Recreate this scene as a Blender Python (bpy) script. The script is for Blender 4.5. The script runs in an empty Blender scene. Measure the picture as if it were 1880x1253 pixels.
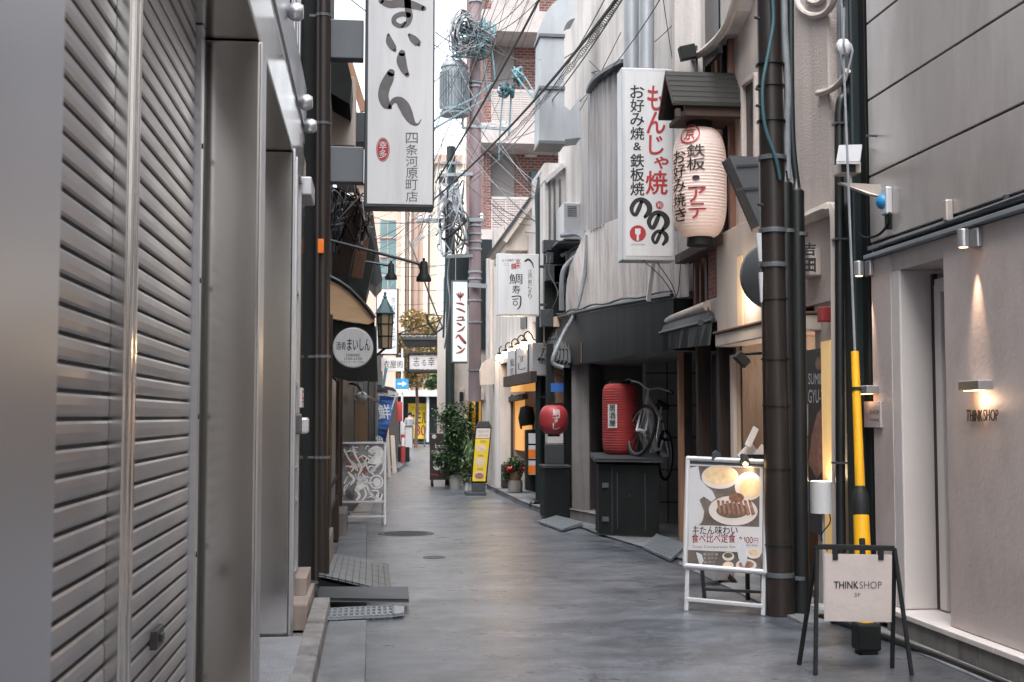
import bpy, math, random
from mathutils import Vector, Matrix
random.seed(7)
R = math.radians
SC = bpy.context.scene
COL = SC.collection
V = Vector

# ---------------------------------------------------------------- camera, world, sun, exposure
F = 2270.0; CX, CY, EYE = 940.0, 626.5, 1.5
YAW = math.atan(258/F); PIT = math.atan(138.5/F)
FW = V((math.sin(YAW)*math.cos(PIT), math.cos(YAW)*math.cos(PIT), math.sin(PIT)))
RT = V((math.cos(YAW), -math.sin(YAW), 0)); UP = RT.cross(FW)
cd = bpy.data.cameras.new('camera'); cam = bpy.data.objects.new('camera', cd); COL.objects.link(cam)
cam.matrix_world = Matrix(((RT.x, UP.x, -FW.x, 0), (RT.y, UP.y, -FW.y, 0), (RT.z, UP.z, -FW.z, EYE), (0, 0, 0, 1)))
cd.sensor_width = 36; cd.lens = F/1880*36; cd.clip_start = .05; cd.clip_end = 2000
cd.dof.use_dof = True; cd.dof.focus_distance = 12.0; cd.dof.aperture_fstop = 6.3
SC.camera = cam
wd = bpy.data.worlds.new('World'); SC.world = wd; wd.use_nodes = True
nt = wd.node_tree; bgn = nt.nodes['Background']
sky = nt.nodes.new('ShaderNodeTexSky'); sky.sky_type = 'NISHITA'; sky.sun_disc = False
SUN_EL, SUN_AZ = R(62), R(200)      # azimuth clockwise from +Y
sky.sun_elevation = SUN_EL; sky.sun_rotation = SUN_AZ; sky.dust_density = 4; sky.air_density = 1.2
hs = nt.nodes.new('ShaderNodeHueSaturation'); hs.inputs['Saturation'].default_value = .22
nt.links.new(sky.outputs[0], hs.inputs['Color']); nt.links.new(hs.outputs[0], bgn.inputs[0])
bgn.inputs[1].default_value = .15
sl = bpy.data.lights.new('sun', 'SUN'); sl.energy = 1.3; sl.angle = R(60); sl.color = (1, .985, .96)
so = bpy.data.objects.new('sun', sl); COL.objects.link(so); so.location = (0, 0, 40)
sd = V((math.sin(SUN_AZ)*math.cos(SUN_EL), math.cos(SUN_AZ)*math.cos(SUN_EL), math.sin(SUN_EL)))
so.rotation_euler = (-sd).to_track_quat('-Z', 'Y').to_euler()
SC.view_settings.view_transform = 'Standard'; SC.view_settings.look = 'None'
SC.view_settings.exposure = 1.75; SC.view_settings.gamma = 1
SC.cycles.max_bounces = 8; SC.cycles.diffuse_bounces = 4; SC.cycles.glossy_bounces = 4
SC.cycles.sample_clamp_indirect = 4; SC.cycles.use_denoising = True

# ---------------------------------------------------------------- points
def ray(px, py): return FW + RT*((px-CX)/F) - UP*((py-CY)/F)
EYEP = V((0, 0, EYE))
def at(px, py, Y):
    d = ray(px, py); return EYEP + d*(Y/d.y)
def on(px, py, X):
    d = ray(px, py); return EYEP + d*(X/d.x)
def gp(px, py, z=0.):
    d = ray(px, py); return EYEP + d*((z-EYE)/d.z)
def PL(p0, n, lay=1.):          # surface marks: a plane through p0 facing n, mark lies 2 mm per layer proud of it
    p0 = V(p0); n = V(n).normalized(); q = p0 + n*.002*lay
    def f(px, py):
        d = ray(px, py); return EYEP + d*((q-EYEP).dot(n)/d.dot(n))
    return f
def PY(Y, lay=1.): return PL((0, Y, 0), (0, -1, 0), lay)
def PX(X, lay=1.): return PL((X, 0, 0), (-1 if X > 0 else 1, 0, 0), lay)

# ---------------------------------------------------------------- materials
def S(r, g, b):
    f = lambda c: (c/255/12.92 if c/255 <= .04045 else ((c/255+.055)/1.055)**2.4)
    return (f(r), f(g), f(b))
M = {}
def mat(name, col, rough=.6, metal=0., var=.12, vs=2.5, stretch=(1, 1, 1), dirt=None, dstretch=(3, 3, .35), ds=1.6, damt=.5,
        bump=0., bs=60., bst=(1, 1, 1), rvar=0., emis=None, es=0., spec=.5, trans=0., alpha=1., coat=0., fine=None):
    m = bpy.data.materials.new(name); m.use_nodes = True; nt = m.node_tree; N = nt.nodes; Lk = nt.links.new
    b = N['Principled BSDF']; b.inputs['Roughness'].default_value = rough; b.inputs['Metallic'].default_value = metal
    b.inputs['Specular IOR Level'].default_value = spec
    if trans: b.inputs['Transmission Weight'].default_value = trans
    if alpha < 1: b.inputs['Alpha'].default_value = alpha
    if coat: b.inputs['Coat Weight'].default_value = coat; b.inputs['Coat Roughness'].default_value = .12
    tc = N.new('ShaderNodeTexCoord')
    def noise(st, sc, det=6, ro=.6):
        mp = N.new('ShaderNodeMapping'); mp.inputs['Scale'].default_value = st; Lk(tc.outputs['Object'], mp.inputs[0])
        n = N.new('ShaderNodeTexNoise'); n.inputs['Scale'].default_value = sc; n.inputs['Detail'].default_value = det
        n.inputs['Roughness'].default_value = ro; Lk(mp.outputs[0], n.inputs[0]); return n
    def ramp(src, c0, c1, p0=.32, p1=.68):
        r = N.new('ShaderNodeValToRGB'); r.color_ramp.elements[0].position = p0; r.color_ramp.elements[1].position = p1
        r.color_ramp.elements[0].color = (*c0, 1); r.color_ramp.elements[1].color = (*c1, 1); Lk(src, r.inputs[0]); return r
    n1 = noise(stretch, vs)
    out = ramp(n1.outputs[0], [c*(1-var) for c in col], [min(1, c*(1+var)) for c in col]).outputs[0]
    def mix(a, bcol, fac):
        x = N.new('ShaderNodeMix'); x.data_type = 'RGBA'; Lk(fac, x.inputs[0]); Lk(a, x.inputs[6]); x.inputs[7].default_value = (*bcol, 1); return x.outputs[2]
    if dirt:
        n2 = noise(dstretch, ds, 8, .65)
        f = ramp(n2.outputs[0], (0, 0, 0), (damt,)*3, .45, .75).outputs[0]
        out = mix(out, dirt, f)
    if fine:
        n3 = noise((1, 1, 1), fine[1], 3, .7); f = ramp(n3.outputs[0], (0, 0, 0), (1, 1, 1), .5, .62).outputs[0]
        out = mix(out, fine[0], f)
    Lk(out, b.inputs['Base Color'])
    if rvar:
        n4 = noise(stretch, vs*1.7); mr = N.new('ShaderNodeMapRange'); mr.inputs[1].default_value = .3; mr.inputs[2].default_value = .7
        mr.inputs[3].default_value = max(.02, rough-rvar); mr.inputs[4].default_value = min(1, rough+rvar)
        Lk(n4.outputs[0], mr.inputs[0]); Lk(mr.outputs[0], b.inputs['Roughness'])
    if bump:
        n5 = noise(bst, bs, 4); bp = N.new('ShaderNodeBump'); bp.inputs['Strength'].default_value = bump; bp.inputs['Distance'].default_value = .02
        Lk(n5.outputs[0], bp.inputs['Height']); Lk(bp.outputs[0], b.inputs['Normal'])
    if emis: b.inputs['Emission Color'].default_value = (*emis, 1); b.inputs['Emission Strength'].default_value = es
    M[name] = m; return m
def brickmat(name, c1, c2, mortar, sc, rot, bw=.5, rh=.25, ms=.02, rough=.8):
    m = mat(name, c1, rough); nt = m.node_tree; N = nt.nodes; b = N['Principled BSDF']
    tc = N.new('ShaderNodeTexCoord'); mp = N.new('ShaderNodeMapping'); mp.inputs['Rotation'].default_value = rot
    br = N.new('ShaderNodeTexBrick'); br.inputs['Color1'].default_value = (*c1, 1); br.inputs['Color2'].default_value = (*c2, 1)
    br.inputs['Mortar'].default_value = (*mortar, 1); br.inputs['Scale'].default_value = sc; br.inputs['Brick Width'].default_value = bw
    br.inputs['Row Height'].default_value = rh; br.inputs['Mortar Size'].default_value = ms
    nt.links.new(tc.outputs['Object'], mp.inputs[0]); nt.links.new(mp.outputs[0], br.inputs[0]); nt.links.new(br.outputs[0], b.inputs['Base Color'])
    return m

mat('steel', S(208, 205, 201), .16, 1., .02, .8, (1, 1, .25), bump=.006, bs=1.5, bst=(.3, .3, 3), rvar=.04)
mat('steel_soft', S(192, 196, 203), .3, .8, .05, .8, bump=.01, bs=.8)
mat('steel_dark', S(70, 72, 72), .4, .7, .1)
mat('shutter', S(180, 178, 180), .36, .65, .06, 2.2, (1, .5, 4), dirt=S(120, 116, 113), damt=.35, dstretch=(2, .5, 2.5), ds=1.6, bump=.015, bs=7, bst=(1, .4, 3), rvar=.07)
mat('glass_panel', S(168, 172, 182), .06, 1., .1, .8, bump=.03, bs=.9)
mat('silver', S(190, 190, 192), .32, .85, .06)
mat('alu_white', S(192, 193, 197), .35, .3, .04)
mat('stone', S(128, 130, 138), .7, 0, .15, 6, bump=.2, bs=120, fine=(S(90, 92, 98), 90))
mat('tile_pink', S(142, 130, 125), .65, 0, .12, 5, dirt=S(84, 78, 75), damt=.6)
mat('kerb', S(124, 123, 124), .85, 0, .2, 5, dirt=S(62, 60, 58), damt=.7, dstretch=(2, 2, 2), bump=.4, bs=70)
mat('concrete', S(122, 118, 116), .85, 0, .16, 2.5, dirt=S(70, 68, 66), damt=.7, bump=.3, bs=60)
mat('concrete_strip', S(106, 110, 115), .75, 0, .2, 2.2, dirt=S(62, 62, 64), damt=.7, dstretch=(2, .8, 1), bump=.3, bs=70)
mat('block', S(146, 147, 146), .85, 0, .15, 3, bump=.3, bs=60)
mat('black', S(27, 30, 31), .6, 0, .25, 4, dirt=S(44, 43, 42), damt=.35, spec=.25)
mat('black_gloss', S(34, 35, 38), .55, 0, .2, 3, dirt=S(60, 58, 54), damt=.3)
mat('pipe_brown', S(40, 34, 32), .38, .2, .15, 3, (3, 3, .6), dirt=S(70, 60, 54), damt=.35)
mat('pipe_black', S(20, 22, 23), .4, 0, .15, 3, dirt=S(66, 66, 64), damt=.25)
mat('pipe_green', S(27, 38, 40), .45, .1, .12, 2)
mat('grey_metal', S(92, 96, 100), .42, .3, .08, 2)
mat('grey_dark', S(62, 66, 70), .45, .2, .1, 2)
mat('sign_white', S(202, 203, 206), .3, 0, .02, 2, dirt=S(158, 153, 150), damt=.4, dstretch=(4, 4, .5), ds=1.4)
mat('paper', S(198, 196, 197), .7, 0, .03)
mat('ink', S(34, 32, 34), .6, 0, .1)
mat('ink_grey', S(88, 84, 86), .5, 0, .25, 8)
mat('red_ink', S(160, 46, 50), .5, 0, .08)
mat('maroon', S(122, 48, 56), .5, 0, .1)
mat('think_panel', S(184, 177, 173), .36, .4, .07, .7, (1, 1, .25), dirt=S(128, 116, 112), damt=.6, dstretch=(1, 1.6, .5), ds=1.1, bump=.03, bs=1.2)
mat('think_wall', S(180, 169, 166), .5, 0, .05, 1.2, (1, 1, .7), dirt=S(150, 139, 133), damt=.7, dstretch=(1, 1.4, .8), ds=1.9, bump=.12, bs=25)
mat('joint', S(48, 42, 42), .8)
mat('door_white', S(196, 190, 188), .45, 0, .04)
mat('door_grey', S(120, 116, 116), .5, 0, .05)
mat('tile_white', S(196, 190, 188), .4, 0, .06, 4)
mat('stucco', S(190, 179, 173), .9, 0, .07, 1.5, dirt=S(140, 126, 122), damt=.55, ds=1.2, bump=.5, bs=60)
mat('cream', S(190, 180, 172), .75, 0, .06, 1.5, dirt=S(150, 136, 128), damt=.4)
mat('white_wall', S(192, 188, 186), .8, 0, .06, 1.2, dirt=S(122, 113, 112), damt=.75, ds=1.1, bump=.2, bs=25)
mat('white_sheet', S(200, 192, 189), .6, 0, .08, 1.5, (2, 2, .6), dirt=S(112, 98, 95), damt=.95, dstretch=(4, 4, .6), ds=1.5, bump=.2, bs=18)
mat('grey_sheet', S(150, 148, 150), .5, .3, .15, 1.5, (3, 3, .4), dirt=S(104, 92, 86), damt=.7, dstretch=(5, 5, .4), ds=1.4)
mat('fascia', S(23, 25, 28), .5, .0, .3, 1.1, (2.2, 2.2, .3), dirt=S(56, 55, 57), damt=.5, dstretch=(3, 3, .3), ds=1.3, bump=.1, bs=2.5, bst=(2, 2, .6), spec=.12)
mat('wood_dark', S(58, 46, 40), .7, 0, .3, 3, (6, 6, .6), bump=.3, bs=30, bst=(4, 4, .3))
mat('wood_mid', S(104, 76, 60), .65, 0, .25, 3, (6, 6, .6))
mat('wood_light', S(152, 116, 92), .65, 0, .2, 3, (6, 6, .6))
mat('wood_roof', S(66, 48, 40), .7, 0, .25, 4, (1, 6, 6))
mat('roof_metal', S(40, 40, 39), .5, .3, .12, 3)
mat('lantern_white', S(204, 188, 184), .6, 0, .05, 3, emis=S(255, 206, 180), es=.04, bump=.1, bs=40)
mat('lantern_red', S(146, 46, 49), .5, 0, .12, 4)
mat('tan', S(196, 166, 134), .8, 0, .08, 3, (1, 1, 6))
mat('teal', S(84, 116, 124), .5, 0, .2, 5)
mat('teal_dark', S(48, 84, 92), .5, 0, .2, 5)
mat('teal_sign', S(196, 210, 209), .4, 0, .03)
mat('cable', S(38, 36, 38), .6, 0, .2, 5)
mat('cable_grey', S(120, 124, 130), .55, 0, .2, 5)
mat('pole_concrete', S(122, 108, 112), .75, 0, .1, 2, (3, 3, .5), dirt=S(92, 80, 82), damt=.5)
mat('transformer', S(120, 129, 135), .45, .2, .06, 2)
mat('galv', S(136, 143, 149), .45, .3, .1, 3)
mat('duct', S(158, 163, 169), .42, .3, .1, 1.4, dirt=S(110, 110, 112), damt=.4)
mat('yellow', S(232, 172, 20), .45, 0, .08, 4, dirt=S(120, 84, 20), damt=.4)
mat('yellow_sign', S(208, 178, 40), .5, 0, .03)
mat('blue_sign', S(36, 128, 180), .45, 0, .05)
mat('blue_flag', S(46, 84, 142), .8, 0, .12, 4)
mat('orange', S(236, 120, 20), .5)
mat('red', S(150, 52, 50), .5)
mat('peach', S(186, 164, 152), .8, 0, .05, 1)
mat('peach_dark', S(160, 138, 128), .8, 0, .06, 1)
mat('ivory', S(200, 190, 176), .8, 0, .04, 1)
mat('window_teal', S(92, 122, 126), .2, .3, .15, 1)
mat('window_dark', S(26, 29, 32), .3, .2, .2, 2)
mat('warm_wall', S(200, 176, 152), .7, 0, .06, 2)
mat('warm_glow', S(200, 150, 96), .6, emis=S(255, 178, 92), es=.17)
mat('bulb', S(255, 236, 200), .4, emis=S(255, 206, 140), es=12.)
mat('led', S(255, 220, 180), .4, emis=S(255, 190, 130), es=2.)
mat('screen_blue', S(40, 90, 160), .3, emis=S(50, 110, 190), es=.03)
mat('leaf', S(52, 78, 52), .55, 0, .45, 9)
mat('leaf_light', S(92, 112, 74), .55, 0, .4, 9)
mat('leaf_grass', S(78, 104, 66), .55, 0, .4, 9)
mat('leaf_gold', S(190, 172, 122), .65, 0, .35, 5)
mat('leaf_olive', S(148, 146, 92), .65, 0, .35, 5)
mat('leaf_orange', S(188, 142, 100), .65, 0, .35, 5)
mat('bark', S(112, 92, 80), .9, 0, .25, 5)
mat('flower', S(196, 84, 74), .6, 0, .2, 9)
mat('pot', S(150, 148, 146), .7, 0, .1)
mat('pot_brown', S(110, 84, 62), .8, 0, .2, 8)
mat('bike_silver', S(236, 236, 240), .3, .2, .03)
mat('lantern_glass', S(150, 132, 108), .4, 0, .1, 6)
mat('groove', S(104, 101, 100), .6, .2, .1, 4)
mat('skin', S(214, 168, 144), .6)
mat('hair', S(30, 26, 26), .6)
mat('cloth_white', S(168, 168, 172), .8)
mat('cloth_grey', S(90, 92, 98), .8)
mat('rubber', S(26, 26, 27), .7)
mat('plate', S(188, 180, 176), .3)
mat('meat', S(104, 74, 62), .4, 0, .5, 30)
mat('meat_red', S(136, 98, 86), .4, 0, .4, 24)
mat('sauce', S(108, 66, 52), .35, 0, .35, 16)
mat('broth', S(196, 172, 138), .35, 0, .2, 14)
mat('salad', S(84, 76, 58), .6, 0, .4, 18)
mat('poster_dark', S(92, 84, 80), .3, 0, .5, 7)
mat('poster_grey', S(180, 178, 180), .35, 0, .04)
mat('art_dark', S(110, 106, 108), .22, .1, .95, 5.5, rvar=.08)
mat('art_light', S(214, 212, 212), .3, 0, .15, 8)
mat('menu_dark', S(50, 42, 40), .45, 0, .15, 5)
mat('plaque', S(172, 160, 160), .5, .1, .04)
brickmat('brick', S(122, 76, 68), S(100, 62, 56), S(140, 124, 120), 2.2, (R(90), 0, 0), .5, .2, .03)
brickmat('brick_red', S(132, 74, 62), S(104, 62, 54), S(120, 104, 98), 4, (0, R(90), R(90)), .5, .2, .02)
for ci, c in enumerate([(98, 68, 54), (66, 46, 40), (142, 104, 82), (44, 36, 34), (176, 146, 128), (116, 80, 68), (156, 128, 116), (86, 62, 54)]):
    mat('slat_%d' % ci, S(*c), .65, 0, .2, 3, (6, 6, .6))

def asphalt():
    m = mat('asphalt', S(72, 75, 82), .5, 0, .2, .8); nt = m.node_tree; N = nt.nodes; L = nt.links.new; b = N['Principled BSDF']
    tc = N.new('ShaderNodeTexCoord')
    def nz(st, sc, det, ro=.6):
        mp = N.new('ShaderNodeMapping'); mp.inputs['Scale'].default_value = st; L(tc.outputs['Object'], mp.inputs[0])
        n = N.new('ShaderNodeTexNoise'); n.inputs['Scale'].default_value = sc; n.inputs['Detail'].default_value = det; n.inputs['Roughness'].default_value = ro
        L(mp.outputs[0], n.inputs[0]); return n
    big = nz((.9, 1.1, 1), 1.1, 12, .8); grain = nz((1, 1, 1), 42, 6, .8); streak = nz((.7, 1.3, 1), 2.2, 9, .78)
    r = N.new('ShaderNodeValToRGB'); e = r.color_ramp.elements
    e[0].position = .4; e[0].color = (*S(54, 60, 69), 1); e[1].position = .6; e[1].color = (*S(104, 110, 120), 1); L(big.outputs[0], r.inputs[0])
    g = N.new('ShaderNodeValToRGB'); g.color_ramp.elements[0].position = .36; g.color_ramp.elements[0].color = (.4, .4, .4, 1)
    g.color_ramp.elements[1].position = .66; g.color_ramp.elements[1].color = (1.6, 1.6, 1.6, 1); L(grain.outputs[0], g.inputs[0])
    x = N.new('ShaderNodeMix'); x.data_type = 'RGBA'; x.blend_type = 'MULTIPLY'; x.inputs[0].default_value = 1.
    L(r.outputs[0], x.inputs[6]); L(g.outputs[0], x.inputs[7])
    # cracks: warped cell edges broken up by noise
    wn = nz((1, 1, 1), 2.2, 5); ad = N.new('ShaderNodeVectorMath'); ad.operation = 'MULTIPLY_ADD'; ad.inputs[1].default_value = (.5, .5, 0)
    L(wn.outputs[1], ad.inputs[0]); L(tc.outputs['Object'], ad.inputs[2])
    vo = N.new('ShaderNodeTexVoronoi'); vo.feature = 'DISTANCE_TO_EDGE'; vo.inputs['Scale'].default_value = .55; L(ad.outputs[0], vo.inputs['Vector'])
    cr = N.new('ShaderNodeValToRGB'); cr.color_ramp.elements[0].position = .0; cr.color_ramp.elements[0].color = (1, 1, 1, 1); cr.color_ramp.elements[1].position = .012; cr.color_ramp.elements[1].color = (0, 0, 0, 1); L(vo.outputs[0], cr.inputs[0])
    mk = N.new('ShaderNodeValToRGB'); mk.color_ramp.elements[0].position = .52; mk.color_ramp.elements[1].position = .6; L(nz((1, 1, 1), .8, 4).outputs[0], mk.inputs[0])
    mm = N.new('ShaderNodeMath'); mm.operation = 'MULTIPLY'; L(cr.outputs[0], mm.inputs[0]); L(mk.outputs[0], mm.inputs[1])
    y = N.new('ShaderNodeMix'); y.data_type = 'RGBA'; L(mm.outputs[0], y.inputs[0]); L(x.outputs[2], y.inputs[6]); y.inputs[7].default_value = (.012, .013, .015, 1)
    # pale worn specks
    sp = N.new('ShaderNodeValToRGB'); sp.color_ramp.elements[0].position = .7; sp.color_ramp.elements[1].position = .74; L(nz((1, 1, 1), 26, 2).outputs[0], sp.inputs[0])
    z = N.new('ShaderNodeMix'); z.data_type = 'RGBA'; sf = N.new('ShaderNodeMath'); sf.operation = 'MULTIPLY'; sf.inputs[1].default_value = .35; L(sp.outputs[0], sf.inputs[0]); L(sf.outputs[0], z.inputs[0]); L(y.outputs[2], z.inputs[6]); z.inputs[7].default_value = (.3, .3, .31, 1)
    # damp margins along both gutters, ragged edged
    sx = N.new('ShaderNodeSeparateXYZ'); L(tc.outputs['Object'], sx.inputs[0]); d1 = N.new('ShaderNodeMath'); d1.operation = 'SUBTRACT'; d1.inputs[1].default_value = 1.75; L(sx.outputs[0], d1.inputs[0])
    d2 = N.new('ShaderNodeMath'); d2.operation = 'ABSOLUTE'; L(d1.outputs[0], d2.inputs[0]); d3 = N.new('ShaderNodeMath'); d3.operation = 'MULTIPLY_ADD'; d3.inputs[1].default_value = 1.5; L(nz((1, .6, 1), 1.4, 9, .75).outputs[0], d3.inputs[0]); L(d2.outputs[0], d3.inputs[2])
    wm = N.new('ShaderNodeMapRange'); wm.interpolation_type = 'SMOOTHSTEP'; wm.inputs[1].default_value = 1.75; wm.inputs[2].default_value = 2.35; L(d3.outputs[0], wm.inputs[0])
    wet = N.new('ShaderNodeMix'); wet.data_type = 'RGBA'; wet.blend_type = 'MULTIPLY'; L(wm.outputs[0], wet.inputs[0]); L(z.outputs[2], wet.inputs[6]); wet.inputs[7].default_value = (.5, .52, .54, 1)
    L(wet.outputs[2], b.inputs['Base Color'])
    mr = N.new('ShaderNodeMapRange'); mr.inputs[1].default_value = .34; mr.inputs[2].default_value = .66; mr.inputs[3].default_value = .2; mr.inputs[4].default_value = .52
    L(streak.outputs[0], mr.inputs[0]); L(mr.outputs[0], b.inputs['Roughness']); b.inputs['Specular IOR Level'].default_value = .75; b.inputs['Coat Weight'].default_value = .6; b.inputs['Coat Roughness'].default_value = .34
    bp = N.new('ShaderNodeBump'); bp.inputs['Strength'].default_value = .6; bp.inputs['Distance'].default_value = .008
    L(grain.outputs[0], bp.inputs['Height'])
    bp2 = N.new('ShaderNodeBump'); bp2.inputs['Strength'].default_value = .05; bp2.inputs['Distance'].default_value = .02
    L(big.outputs[0], bp2.inputs['Height']); L(bp.outputs[0], bp2.inputs['Normal']); L(bp2.outputs[0], b.inputs['Normal'])
asphalt()

# ---------------------------------------------------------------- mesh builder
FC = bpy.data.curves.new('lettering_source', 'FONT'); FO = bpy.data.objects.new('lettering_source', FC)
GL = {}
def glyph(text, bold=0.):
    k = (text, bold)
    if k not in GL:
        if FO.name not in COL.objects: COL.objects.link(FO)
        FC.body = text; FC.offset = bold; FC.resolution_u = 4
        dg = bpy.context.evaluated_depsgraph_get(); dg.update()
        me = bpy.data.meshes.new_from_object(FO.evaluated_get(dg))
        vs = [(v.co.x, v.co.y) for v in me.vertices]; fs = [tuple(p.vertices) for p in me.polygons]
        bpy.data.meshes.remove(me)
        x0 = min(v[0] for v in vs); x1 = max(v[0] for v in vs); y0 = min(v[1] for v in vs); y1 = max(v[1] for v in vs)
        GL[k] = ([((a-x0)/max(1e-6, x1-x0), (b-y0)/max(1e-6, y1-y0)) for a, b in vs], fs)
    return GL[k]
def frame(d, up=V((0, 0, 1))):
    d = d.normalized()
    if abs(d.dot(up)) > .97: up = V((0, 1, 0)) if abs(d.y) < .9 else V((1, 0, 0))
    s = d.cross(up).normalized(); return d, s, s.cross(d).normalized()
class MB:
    def __init__(s): s.v = []; s.f = []; s.m = []; s.cur = 0
    def use(s, i): s.cur = i; return s
    def add(s, vs, fs):
        o = len(s.v); s.v += [V(q) for q in vs]
        for f in fs: s.f.append(tuple(i+o for i in f)); s.m.append(s.cur)
        return s
    def poly(s, *pts):
        return s.add(pts, [tuple(range(len(pts)))])
    def box(s, x0, x1, y0, y1, z0, z1):
        p = [(x, y, z) for x in (x0, x1) for y in (y0, y1) for z in (z0, z1)]
        return s.add(p, [(0, 1, 3, 2), (4, 6, 7, 5), (0, 4, 5, 1), (2, 3, 7, 6), (0, 2, 6, 4), (1, 5, 7, 3)])
    def obox(s, c, a, b, d):
        c = V(c); a = V(a); b = V(b); d = V(d)
        p = [c+a*i+b*j+d*k for i in (-1, 1) for j in (-1, 1) for k in (-1, 1)]
        return s.add(p, [(0, 1, 3, 2), (4, 6, 7, 5), (0, 4, 5, 1), (2, 3, 7, 6), (0, 2, 6, 4), (1, 5, 7, 3)])
    def bar(s, p, q, w, h, up=V((0, 0, 1))):
        p = V(p); q = V(q); d, a, b = frame(q-p, up)
        return s.obox((p+q)/2, (q-p)/2, a*w/2, b*h/2)
    def prism(s, pts, ext):
        ext = V(ext); n = len(pts); p = [V(q) for q in pts]
        s.add(p+[q+ext for q in p], [tuple(range(n)), tuple(range(2*n-1, n-1, -1))]+[(i, (i+1) % n, n+(i+1) % n, n+i) for i in range(n)])
        return s
    def tube(s, pts, r, seg=8, closed=False):
        pts = [V(q) for q in pts]; n = len(pts); o = []; prev = None
        for i, p in enumerate(pts):
            a = pts[(i-1) % n] if (closed or i > 0) else p; b = pts[(i+1) % n] if (closed or i < n-1) else p
            d = (b-a); d = d.normalized() if d.length > 1e-9 else V((0, 0, 1))
            if prev is None: _, u, w = frame(d)
            else:
                u = (prev - d*prev.dot(d)); u = u.normalized() if u.length > 1e-6 else frame(d)[1]; w = u.cross(d)
            prev = u; rr = r[i] if isinstance(r, (list, tuple)) else r
            for k in range(seg):
                t = 2*math.pi*k/seg; o.append(p+u*math.cos(t)*rr+w*math.sin(t)*rr)
        fs = []
        for i in range(n if closed else n-1):
            j = (i+1) % n
            for k in range(seg): fs.append((i*seg+k, i*seg+(k+1) % seg, j*seg+(k+1) % seg, j*seg+k))
        if not closed: fs += [tuple(range(seg-1, -1, -1)), tuple(range((n-1)*seg, n*seg))]
        return s.add(o, fs)
    def cyl(s, p, q, r, r2=None, seg=20): return s.tube([p, q], [r, r if r2 is None else r2], seg)
    def lathe(s, prof, c, seg=32, axis=(0, 0, 1), sx=1.):
        c = V(c); ax = V(axis).normalized(); _, u, w = frame(ax, V((0, 1, 0))); o = []; n = len(prof)
        for r, z in prof:
            for k in range(seg):
                t = 2*math.pi*k/seg; o.append(c+ax*z+(u*math.cos(t)+w*math.sin(t))*r)
        fs = [(i*seg+k, i*seg+(k+1) % seg, (i+1)*seg+(k+1) % seg, (i+1)*seg+k) for i in range(n-1) for k in range(seg)]
        fs += [tuple(range(seg-1, -1, -1)), tuple(range((n-1)*seg, n*seg))]
        return s.add(o, fs)
    # marks laid on a surface (pf maps picture coordinates of the mark onto the sign's own plane)
    def pshape(s, pts, pf): return s.add([pf(*q) for q in pts], [tuple(range(len(pts)))])
    def pell(s, cx, cy, rx, ry, pf, n=28, rot=0., a0=0, a1=360):
        c, q = math.cos(R(rot)), math.sin(R(rot)); pts = []
        for k in range(n):
            t = R(a0+(a1-a0)*k/n); x, y = rx*math.cos(t), ry*math.sin(t); pts.append((cx+x*c-y*q, cy+x*q+y*c))
        return s.pshape(pts, pf)
    def pring(s, cx, cy, r, w, pf, n=36, ry=None):
        ry = ry or r; a = []; b = []
        for k in range(n):
            t = 2*math.pi*k/n; a.append(pf(cx+r*math.cos(t), cy+ry*math.sin(t))); b.append(pf(cx+(r-w)*math.cos(t), cy+(ry-w)*math.sin(t)))
        return s.add(a+b, [(k, (k+1) % n, n+(k+1) % n, n+k) for k in range(n)])
    def text(s, t, x0, y0, x1, y1, pf, bold=0., slant=0.):
        vs, fs = glyph(t); w = abs(x1-x0); n = max(1, len(t)); d = max(0., bold)*w/n*.9; e = max(0., bold)*abs(y1-y0)*.6; d_ = [(0, 0)] if d <= 0 else [(-d, 0), (d, 0), (0, e), (0, -e), (-d*.7, e*.8), (d*.7, -e*.8)]
        for i, (a, b) in enumerate(d_):
            P = [pf(x0+a+(x1-x0-2*a*0)*u+slant*(v-.5), y1+b+(y0-y1)*v) for u, v in vs]
            if i: P = [p+(EYEP-p).normalized()*.00025*i for p in P]
            s.add(P, fs)
        return s
    def vtext(s, t, cx, y0, y1, w, pf, bold=0., gap=.12):
        n = len(t); h = (y1-y0)/n
        for i, ch in enumerate(t):
            if ch == ' ': continue
            k = .45 if ch in '・、' else 1.
            a = y0+h*i+h*gap/2; b = y0+h*(i+1)-h*gap/2; m_ = (a+b)/2; hh = (b-a)/2*k
            s.text(ch, cx-w/2*k, m_-hh, cx+w/2*k, m_+hh, pf, bold)
        return s
    def brush(s, pts, pf, n=8):
        # calligraphic stroke: Catmull-Rom through (x, y, width)
        P = [pts[0]]+list(pts)+[pts[-1]]; c = []
        for i in range(1, len(P)-2):
            for k in range(n):
                t = k/n; c.append(tuple(.5*(2*P[i][d]+(P[i+1][d]-P[i-1][d])*t+(2*P[i-1][d]-5*P[i][d]+4*P[i+1][d]-P[i+2][d])*t*t+(3*P[i][d]-P[i-1][d]-3*P[i+1][d]+P[i+2][d])*t**3) for d in range(3)))
        c.append(tuple(pts[-1])); L = []; Rr = []
        for i, (x, y, w) in enumerate(c):
            a = c[max(0, i-1)]; b = c[min(len(c)-1, i+1)]; dx, dy = b[0]-a[0], b[1]-a[1]; l = math.hypot(dx, dy) or 1
            w = max(w, .3)
            L.append((x-dy/l*w/2, y+dx/l*w/2)); Rr.append((x+dy/l*w/2, y-dx/l*w/2))
        vs = [pf(*q) for q in L]+[pf(*q) for q in Rr]; m = len(L)
        s.add(vs, [(i, i+1, m+i+1, m+i) for i in range(m-1)])
        for e, w in ((c[0], c[0][2]), (c[-1], c[-1][2])):      # round ends
            if w > 1.2: s.pell(e[0], e[1], w/2, w/2, pf, 12)
        return s
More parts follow.
